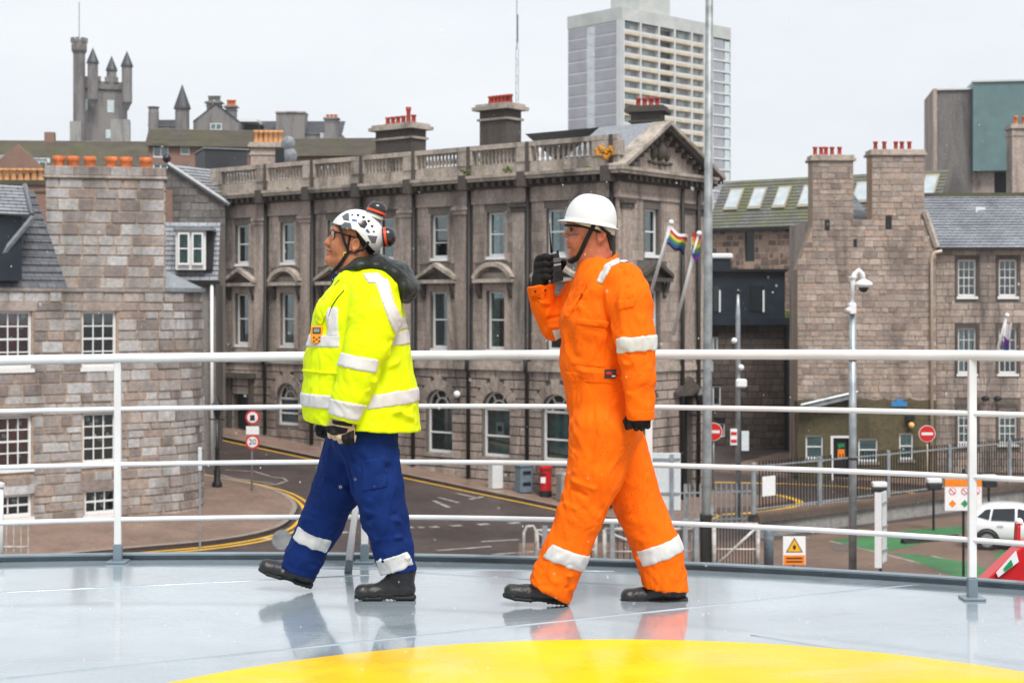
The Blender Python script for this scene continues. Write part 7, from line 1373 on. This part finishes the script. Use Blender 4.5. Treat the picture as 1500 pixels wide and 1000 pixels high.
# ================================================================== man in yellow
ym = Man(7.06, 530)
B = root('person', ym.base, 'man in yellow jacket, blue trousers and white climbing helmet walking', 'person')
skull_y = (523, 344, 0, 32, 33, .077); neck_y = [(521, 408, 0, 26, 1.0), (518, 372, 0, 25, .95)]
headB, fB = face(ym, B, M['skin_tan'], ('head', ((464, 570), (302, 420))), skull_y, (505.5, 356, 0, 21.5, 34, .066, 6), (488.5, 342.5, 479.3, 356), [(481.8, 366, 3.2), (482.6, 371.4, 3.4)], (485, 381.5, 0, 9, 8.5, .026), (506, 381, 0, 21, 13, .058, 12), (490.5, 337, 5.2), (500, 362, 13.5), neck_y, (521, 358.5, .078))
shape('hair', inter(grow(uni(ym.ell(*skull_y), ym.chain(neck_y), k=.03), .004), ym.poly([(512, 334), (526, 352), (532, 378), (548, 372), (540, 330)])), ((500, 560), (322, 385), (-.12, .12), ym), .003, M['hair_dark'], headB, wrinkle(.0015, 120))
shape('beard_shadow', inter(grow(fB, .0008), ym.poly([(513, 345), (509, 365), (514, 366), (518, 345)])), ((500, 530), (335, 372), (-.12, .12), ym), .003, M['hair_dark'], headB)
tor = uni(ym.chain([(528, 405, 0, 28, 1.4), (533, 428, 0, 46, 1.45), (527, 470, 0, 66, 1.1), (524, 530, 0, 76, 1.0), (527, 582, 0, 82, .98), (533, 660, 0, 86, .98)], k=.03))
narm = ym.chain([(548, 430, -.16, 36, 1.0), (549, 462, -.20, 38, .95), (538, 510, -.235, 33, .95), (526, 545, -.25, 30, .95), (514, 580, -.255, 26, .95), (503, 620, -.255, 23, .95)], k=.02)
farm = ym.chain([(530, 430, .16, 36, 1.0), (512, 500, .23, 33, .95), (494, 560, .25, 28, .95), (482, 618, .24, 23, .95)], k=.02)
hem = ym.poly([(400, 300), (400, 617), (447, 620), (530, 626), (617, 638.5), (680, 648), (680, 300)]); ncut = ym.half((478, 600), (540, 616.5)); fcut = ym.half((450, 600), (512, 612))
collar = minus(inter(ym.chain([(520, 420, 0, 34, 1.2), (521, 396, 0, 31, 1.2), (522, 370, 0, 30, 1.15)]), ym.half((560, 384), (490, 408))), ym.chain([(519, 420, 0, 28, 1.15), (520, 360, 0, 27, 1.1)]))
jac = uni(inter(tor, hem), inter(narm, ncut), k=.014); jac = uni(jac, inter(farm, fcut), k=.014); jac = minus(jac, ym.chain([(517, 425, 0, 22, 1.05), (519, 395, 0, 27, 1.05), (520, 360, 0, 28, 1.0)])); jac = uni(jac, collar, k=.008)
jac = minus(jac, ym.chain([(503, 622, -.255, 19, 1), (507, 600, -.255, 18, 1)]))
fo = []
for a, b, w, amp in (((500, 470, -.2), (512, 600, -.2), .014, -.010), ((572, 470, -.22), (552, 590, -.22), .016, -.010), ((505, 545, -.3), (555, 560, -.3), .011, .007), ((502, 560, -.3), (550, 548, -.3), .010, -.006), ((495, 575, -.3), (545, 570, -.3), .010, .005), ((520, 450, -.27), (570, 475, -.27), .016, .006), ((530, 480, -.28), (575, 455, -.26), .014, -.005),
                     ((455, 520, -.1), (495, 545, -.18), .014, .006), ((450, 555, -.1), (490, 530, -.18), .014, -.005), ((470, 440, -.1), (462, 520, -.14), .012, .006), ((560, 540, -.2), (605, 520, -.12), .014, .006), ((570, 500, -.2), (603, 490, -.1), .014, -.005), ((575, 600, -.2), (610, 615, -.1), .014, .006), ((540, 612, -.22), (590, 600, -.18), .012, .005), ((450, 605, -.1), (490, 612, -.18), .012, .006), ((480, 470, -.14), (495, 420, -.1), .010, .006)): fold(ym, a, b, w, amp)
wr_y = wrinkle(.0105, 8.5, (1.0, 1, .85), 9.0, .6, .5)
fo_j = fo
JB = shape('jacket', jac, ((436, 628), (372, 650), (-.38, .38), ym), .005, M['hivis_yellow'], B, wr_y, fo)
tb_ = inter(tor, hem)
def band_y(poly, part, e=.0052, lat=(-.36, .02), side=-1): return patch(ym, 'reflective_band', part, poly, RF, JB, e, side, lat=lat, disp=wr_y, relax=2, folds=fo_j)
band_y([(438, 574), (438, 592), (530, 596), (530, 576)], tb_); band_y([(530, 576), (530, 596), (624, 586), (624, 566)], tb_)
band_y([(440, 490), (440, 507), (505, 507), (505, 490)], tb_); band_y([(560, 488), (560, 508), (612, 502), (612, 481)], tb_)
band_y([(484, 452), (487, 492), (504, 492), (502, 450)], tb_); band_y([(556, 412), (584, 486), (597, 480), (573, 410)], jac); band_y([(538, 403), (548, 416), (574, 414), (560, 402)], jac)
patch(ym, 'reflective_band', narm, [(497, 512), (497, 530), (560, 542), (563, 524)], RF, JB, .0065, 0, lat=(-.38, -.1), disp=wr_y, relax=2, folds=fo_j); patch(ym, 'reflective_band', narm, [(488, 577), (481, 597), (534, 609), (546, 588)], RF, JB, .0065, 0, lat=(-.38, -.12), disp=wr_y, relax=2, folds=fo_j)
patch(ym, 'storm_flap', jac, [(478, 440), (466, 470), (478, 476), (500, 424), (494, 420)], M['hivis_yellow'], JB, .008, -1, disp=wr_y, folds=fo_j); patch(ym, 'yoke_seam', jac, [(445, 540), (445, 543), (503, 545), (503, 542)], M['hivis_yellow'], JB, .007, -1, disp=wr_y, folds=fo_j)
def on_jacket(pts, lift=.006): return [ym.p(a, b, ym.surf_y(jac, a, b) - lift) for a, b in pts]
MB().tube(on_jacket([(497, 410), (487, 422), (478, 434), (470, 442), (464, 450)], .008), .0028, 6).build('zip', M['zip_black'], JB, smooth=True); MB().tube(on_jacket([(504, 425), (494, 436), (486, 448), (482, 462), (481, 470)], .010), .0024, 6).build('draw_cord', M['zip_black'], JB, smooth=True)
bx_ = [ym.p(a, b, ym.surf_y(jac, a, b) - .009) for a, b in ((577, 452), (583, 452), (587, 474), (581, 474))]; MB().prism(bx_, (0, -.003, 0)).build('badge', M['badge_blue'], JB)
# blue shirt collar, hood
shape('shirt_collar', minus(inter(ym.chain([(514, 420, 0, 29, 1.1), (517, 396, 0, 28, 1.1)]), ym.half((545, 386), (484, 404))), ym.chain([(515, 424, 0, 24.5, 1.0), (518, 380, 0, 26, 1.0)])), ((480, 560), (380, 440), (-.15, .15), ym), .0035, M['navy_blue'], B)
hd = uni(ym.chain([(506, 399, 0, 8, 4.6), (528, 391, 0, 14, 3.5), (554, 391, 0, 17, 3.3), (582, 404, 0, 21, 2.8), (596, 423, 0, 17, 3.2), (594, 432, 0, 12, 3.6)], k=.02), ym.ell(588, 418, 0, 23, 20, .14, -40), k=.02); hd = minus(hd, ym.chain([(517, 410, 0, 27, 1.05), (520, 360, 0, 30, 1.05)]))
HB = shape('hood', hd, ((484, 626), (364, 456), (-.3, .3), ym), .0055, M['hood_black'], B, wrinkle(.008, 9, (1, 1, 1.4), 21, .6, .5))
# gas meter clipped to the chest
c = ym.p(464.5, 490, ym.surf_y(jac, 466, 490) - .02); gm = root('gas_meter', c, 'orange gas meter with dark screen clipped to the yellow jacket', 'gas meter')
MB().box(c, (.055, .03, .080)).build('case', M['meter_orange'], gm, bevel=.006); MB().box(c + np.array((0, -.016, .018)), (.036, .003, .026)).build('screen', M['lamp_black'], gm, bevel=.001); MB().box(c + np.array((0, -.0165, .019)), (.026, .003, .016)).build('display', M['radio_grey'], gm)
for x, z in ((-.012, -.012), (.012, -.012), (0, -.02), (-.012, -.028), (.012, -.028)): MB().box(c + np.array((x, -.016, z)), (.009, .003, .005)).build('button', M['lamp_black'], gm)
# trousers
pel = ym.chain([(530, 600, 0, 52, 1.1), (532, 636, 0, 47, 1.15)]); nl = ym.chain([(541, 645, -.07, 41, 1.05), (553, 715, -.085, 37, 1.0), (564, 760, -.085, 33, 1.0), (577, 805, -.08, 28.5, 1.0), (586, 845, -.075, 26, 1.0)], k=.02); fl = ym.chain([(516, 645, .075, 38, 1.05), (494, 715, .10, 35, 1.0), (471, 765, .12, 31, 1.0), (446, 815, .14, 27, 1.0), (430, 856, .15, 25, 1.0)], k=.02)
nc, fc_ = ym.half((540, 832.5), (625, 829)), ym.half((408, 836), (465, 858)); tr_ = uni(pel, inter(nl, nc), inter(fl, fc_), k=.022)
fo = []
for a, b, w, amp in (((515, 655, -.17), (575, 680, -.17), .014, .007), ((505, 665, -.16), (560, 705, -.18), .014, -.006), ((530, 745, -.17), (590, 765, -.17), .012, .007), ((528, 760, -.17), (585, 752, -.17), .011, -.006), ((545, 790, -.16), (600, 785, -.16), .010, .006), ((550, 822, -.15), (606, 815, -.15), .009, .007), ((560, 836, -.14), (606, 828, -.14), .008, -.006),
                     ((470, 700, .0), (510, 720, .0), .012, .006), ((455, 750, .03), (505, 760, .03), .012, .007), ((450, 765, .04), (490, 775, .04), .010, -.006), ((425, 825, .08), (465, 832, .08), .009, .007), ((420, 840, .09), (455, 848, .09), .008, -.006), ((500, 640, -.12), (520, 730, -.14), .012, -.007), ((575, 650, -.12), (588, 720, -.12), .012, .006)): fold(ym, a, b, w, amp)
wr_b = wrinkle(.0105, 9.5, (1.1, 1, .8), 15.0, .6, .5); fo_t = fo; TB = shape('trousers', tr_, ((404, 622), (590, 866), (-.3, .32), ym), .005, M['navy_blue'], B, wr_b, fo)
patch(ym, 'reflective_band', nl, [(554, 815), (561, 836), (608, 820), (600, 800)], RF, TB, .006, 0, lat=(-.22, .1), disp=wr_b, relax=2, folds=fo_t); patch(ym, 'reflective_band', fl, [(434, 774), (424, 792), (474, 814), (483, 795)], RF, TB, .006, 0, lat=(-.05, .32), disp=wr_b, relax=2, folds=fo_t)
for k, (a, b) in enumerate((((467, 797), (462, 808)), ((590, 806), (595, 824)))):
    pass
patch(ym, 'thigh_pocket', nl, [(535, 668), (538, 712), (572, 706), (568, 664)], M['navy_blue'], TB, .005, -1, disp=wr_b, folds=fo_t)
foot(ym, B, (609, 878), (519, 879), -.075, (592, 838)); foot(ym, B, (457, 862), (377, 838), .155, (440, 826))
# gloves
gl = uni(ym.ell(502, 622, -.255, 17, 15, .030), ym.chain([(505, 604, -.255, 17, 1), (503, 620, -.255, 16, .95)]), k=.012)
fing = []
for x, yb in ((489, 640), (497, 645), (505.5, 647), (514, 645)): fing.append(ym.chain([(x + 1, 628, -.268, 5.2, 1), (x, yb - 5, -.278, 4.9, 1), (x + 2, yb, -.258, 4.6, 1), (x + 4, yb - 6, -.240, 4.2, 1)], k=.002))
fing.append(ym.chain([(489, 617, -.245, 5.5, 1), (483, 627, -.242, 5.0, 1), (484, 638, -.246, 4.2, 1)], k=.003))
for f in fing: gl = uni(gl, f, k=.004)
GB = shape('glove', gl, ((470, 535), (594, 660), (-.325, -.19), ym), .0026, M['glove_tan'], B, wrinkle(.0012, 60))
shape('glove_back', inter(grow(gl, .003), ym.poly([(484, 618), (489, 627), (500, 630), (517, 627), (520, 620), (500, 616)])), ((474, 530), (606, 640), (-.33, -.24), ym), .0028, M['glove_black'], GB); shape('wrist_strap', inter(grow(ym.chain([(505, 604, -.255, 17, 1), (503, 620, -.255, 16, .95)]), .003), ym.poly([(482, 606), (482, 612), (525, 618), (526, 612)])), ((474, 534), (596, 626), (-.33, -.19), ym), .003, M['glove_black'], GB)
shape('glove_palm', inter(grow(gl, .0025), ym.poly([(510, 630), (512, 652), (528, 645), (528, 622)])), ((500, 536), (614, 660), (-.33, -.19), ym), .003, M['glove_black'], GB)
g2_ = uni(ym.ell(481, 624, .24, 15, 14, .03), ym.chain([(484, 606, .24, 16, 1), (482, 620, .24, 15, .95)]), k=.012)
for x, yb in ((472, 637), (479, 641), (486, 642), (493, 640)): g2_ = uni(g2_, ym.chain([(x, 626, .228, 4.8, 1), (x - 1, yb - 4, .222, 4.6, 1), (x + 1, yb, .238, 4.4, 1), (x + 2, yb - 6, .254, 4, 1)], k=.002), k=.004)
g2_ = uni(g2_, ym.chain([(471, 618, .23, 5, 1), (466, 627, .228, 4.8, 1), (467, 635, .23, 4.2, 1)], k=.003), k=.005)
shape('glove', g2_, ((455, 512), (590, 654), (.17, .31), ym), .003, M['glove_black'], B, wrinkle(.0012, 60))
# spectacles
sp = root('spectacles', ym.p(487, 343, 0), 'black framed rectangular spectacles worn under the climbing helmet', 'glasses')
for sg in (-1, 1):
    rim = [(485, 338, .012), (488, 336.5, .050), (490, 340, .058), (490, 348, .056), (487.5, 352, .045), (484.5, 351, .016), (484, 343, .011), (485, 338, .012)]
    MB().tube([ym.p(a, b, sg * y) for a, b, y in rim], .0026, 6).build('rim', M['strap_black'], sp, smooth=True); mb = MB(); mb.add([ym.p(a, b, sg * y) for a, b, y in rim[:-1]], [tuple(range(7))]); mb.build('lens', M['lens_clear'], sp, fix=False)
    MB().tube([ym.p(490, 339.5, sg * .058), ym.p(496, 341, sg * .072), ym.p(508, 344.5, sg * .080), ym.p(521, 348, sg * .084)], [.0042, .0036, .003, .0028], 6).build('temple', M['strap_black'], sp, smooth=True)
MB().tube([ym.p(485, 341, -.012), ym.p(484, 340, 0), ym.p(485, 341, .012)], .0022, 6).build('bridge', M['strap_black'], sp, smooth=True)
# climbing helmet
chm = root('climbing_helmet', ym.p(523, 340, 0), 'white vented climbing helmet with two black lamps on the man in yellow', 'helmet')
hs_o = uni(ym.ell(522, 343, 0, 38.5, 36.5, .108, -8), ym.ell(541, 352, 0, 20, 24, .085, -35), k=.02); keepA = ym.half((482, 327), (526, 341)); 
shell = inter(minus(hs_o, grow(hs_o, -.010)), lambda P: np.minimum(-ym.half((480, 326), (528, 341))(P) * -1, ym.half((524, 338), (555, 378))(P)))
kA = ym.half((540, 344.5), (480, 325)); kB = ym.half((521, 334), (556, 377))
keep = lambda P: np.minimum(-ym.half((480, 325), (540, 344.5))(P), 0) if False else np.minimum(ym.half((480, 325), (540, 344.5))(P), ym.half((521, 334), (556, 377))(P))
HSH = shape('shell', inter(minus(hs_o, grow(hs_o, -.009)), keep), ((476, 576), (296, 386), (-.13, .13), ym), .0030, M['helmet_white'], chm, relax=2)
def on_helm(px, py, lift=0.0): return ym.p(px, py, ym.surf_y(hs_o, px, py, -.16, .05) - lift)
def decal(name, pts, mat, e=.0025): return shape(name, inter(grow(hs_o, e), ym.poly(pts), lambda P: P[:, 1] - ym.d + .02), ((min(p[0] for p in pts) - 4, max(p[0] for p in pts) + 4), (min(p[1] for p in pts) - 4, max(p[1] for p in pts) + 4), (-.15, .0), ym), .0022, mat, HSH)
for nm, pts, m_ in (('visor_port', [(503, 318), (506, 323.5), (515, 325.5), (513, 313.5), (510, 313)], 'visor_grey'), ('visor_clip', [(502, 332), (504, 336.5), (519, 338), (517.5, 328.5), (508, 327)], 'visor_grey'), ('rear_port', [(541, 346), (547, 357.5), (552, 357), (555, 347)], 'visor_grey'), ('ratchet', [(527, 328), (531, 334), (537, 336.5), (541, 330), (538, 324), (531, 325)], 'lamp_black'), ('blue_tab', [(518, 322.5), (519, 325.5), (527, 327), (526.5, 323.5)], 'clip_blue'), ('blue_tab', [(538, 339), (542, 343), (545, 342), (541, 336.5)], 'clip_blue'), ('buckle_mark', [(510, 334.5), (511, 337.5), (516, 337.5), (515, 334.5)], 'buckle_yellow')): decal(nm, pts, M[m_])
for x, y, w in ((518.5, 316, 1.6), (527, 316.5, 2.2), (535, 319.5, 2.3), (542.5, 325, 2.2), (547.5, 332.5, 2.0), (550, 340.5, 1.6)): decal('vent', [(x - w, y - w * .8), (x - w * .8, y + w * .7), (x + w * .4, y + w * 1.1), (x + w, y - w * .6)], M['dark_void'])
pk = [ym.p(496 + 3 * k, 316.5 - 2.0 * k + .12 * k * k, 0) for k in range(5)]; MB().tube([p + np.array((0, 0, .003)) for p in pk], .006, 8).build('top_pad', M['lamp_black'], HSH, smooth=True)
def lamp(c, ax, r, l, tag_):
    """domed ear cup of the folded ear defenders, gives no light: base ring, black body, red band; ax picture direction of its axis"""
    o = ym.p(c[0], c[1], -.005); a = Vector((ax[0], 0, -ax[1])).normalized(); R_ = ym.r(r); L_ = ym.r(l); mb = MB(); pr = [(.75, -.5), (1.0, -.42), (1.02, 0), (1.0, .3), (.86, .62), (.55, .9), (.02, 1.0)]
    e1 = Vector((0, 1, 0)); e2 = a.cross(e1); n = 20
    def ringed(prof): return MB().add([Vector(o) + a * (z * L_) + (e1 * math.cos(2 * math.pi * k / n) + e2 * math.sin(2 * math.pi * k / n)) * (q * R_) for q, z in prof for k in range(n)], [(i * n + k, i * n + (k + 1) % n, (i + 1) * n + (k + 1) % n, (i + 1) * n + k) for i in range(len(prof) - 1) for k in range(n)] + [tuple(range(n))])
    lo = ringed(pr).build('lamp', M['lamp_black'], chm, smooth=True); ringed([(1.0, -.28), (1.05, -.26), (1.05, -.02), (1.0, .0)]).build('red_band', M['lamp_red'], lo); ringed([(.7, -.9), (.9, -.85), (.9, -.6), (.8, -.45)]).build('mount', M['helmet_white'], lo); return lo
lamp((552, 308), (.35, -.95), 14, 13, 0); lamp((567, 347), (.98, -.12), 14, 13, 1)  # ear cups folded up, one on top and one at the back
for sg in (-1, 1):
    for pts, w in (([(497, 330, .086), (501, 343, .088), (506, 358, .085), (511, 369, .077)], .012), ([(540, 354, .092), (532, 366, .088), (520, 369, .08), (511, 369, .077)], .011), ([(511, 369, .077), (505, 377, .078), (499, 386, .070), (493, 393, .050), (489, 397, .024), (488, 398, 0)], .015)): ribbon('chin_strap', [ym.p(a, b, sg * y) for a, b, y in pts], w, M['strap_black'], chm)
for sg in (-1, 1): c = ym.p(506, 373, sg * .074); bk = MB().box(c, (.020, .008, .022)).build('buckle', M['buckle_yellow'], chm, bevel=.003); MB().box(c + np.array((0, sg * .0045, 0)), (.011, .002, .012)).build('buckle_slot', M['strap_black'], bk)
shape('nape_pad', inter(minus(grow(hs_o, -.008), grow(ym.ell(*skull_y), .004)), ym.poly([(528, 345), (534, 362), (552, 376), (556, 366), (540, 342)])), ((520, 566), (334, 384), (-.13, .13), ym), .0035, M['strap_black'], chm)
# ------------------------------------------------------------------ sleet in the air
plain('sleet_white', (.85, .86, .88), .5, var=0)
rn = random.Random(11); mb = MB()
for k in range(1500):
    y = 2.6 + 26 * rn.random() ** 1.6; x = (rn.random() - .5) * (y * .75 + .6); z = ZC + (rn.random() - .46) * y * .5
    if z < (DECK + .05 if y < 8.6 else .3): continue
    r = rn.uniform(.0006, .0014) * (1 + y * .035) * (1.5 if rn.random() < .06 else 1); h = r * rn.uniform(1.0, 2.0); a = rn.uniform(-.35, .1) * h
    mb.add([(x + r, y, z), (x, y + r, z), (x - r, y, z), (x, y - r, z), (x + a, y, z + h), (x - a, y, z - h)], [(0, 1, 4), (1, 2, 4), (2, 3, 4), (3, 0, 4), (1, 0, 5), (2, 1, 5), (3, 2, 5), (0, 3, 5)])
tag(mb.build('sleet', M['sleet_white'], smooth=True, fix=False), 'fine white sleet falling through the air', 'sleet', kind='stuff')
# ------------------------------------------------------------------ damp air
mb = MB().box((0, 235, 42), (560, 560, 92)); hz = mb.build('haze', None); m = bpy.data.materials.new('damp_air'); m.use_nodes = True; t = m.node_tree; t.nodes.clear(); o = t.nodes.new('ShaderNodeOutputMaterial'); v = t.nodes.new('ShaderNodeVolumePrincipled'); v.inputs['Color'].default_value = (.93, .95, .98, 1); v.inputs['Density'].default_value = .00022; v.inputs['Anisotropy'].default_value = .2; t.links.new(v.outputs[0], o.inputs['Volume']); hz.data.materials.append(m); tag(hz, 'thin damp haze over the town', 'haze', kind='stuff')
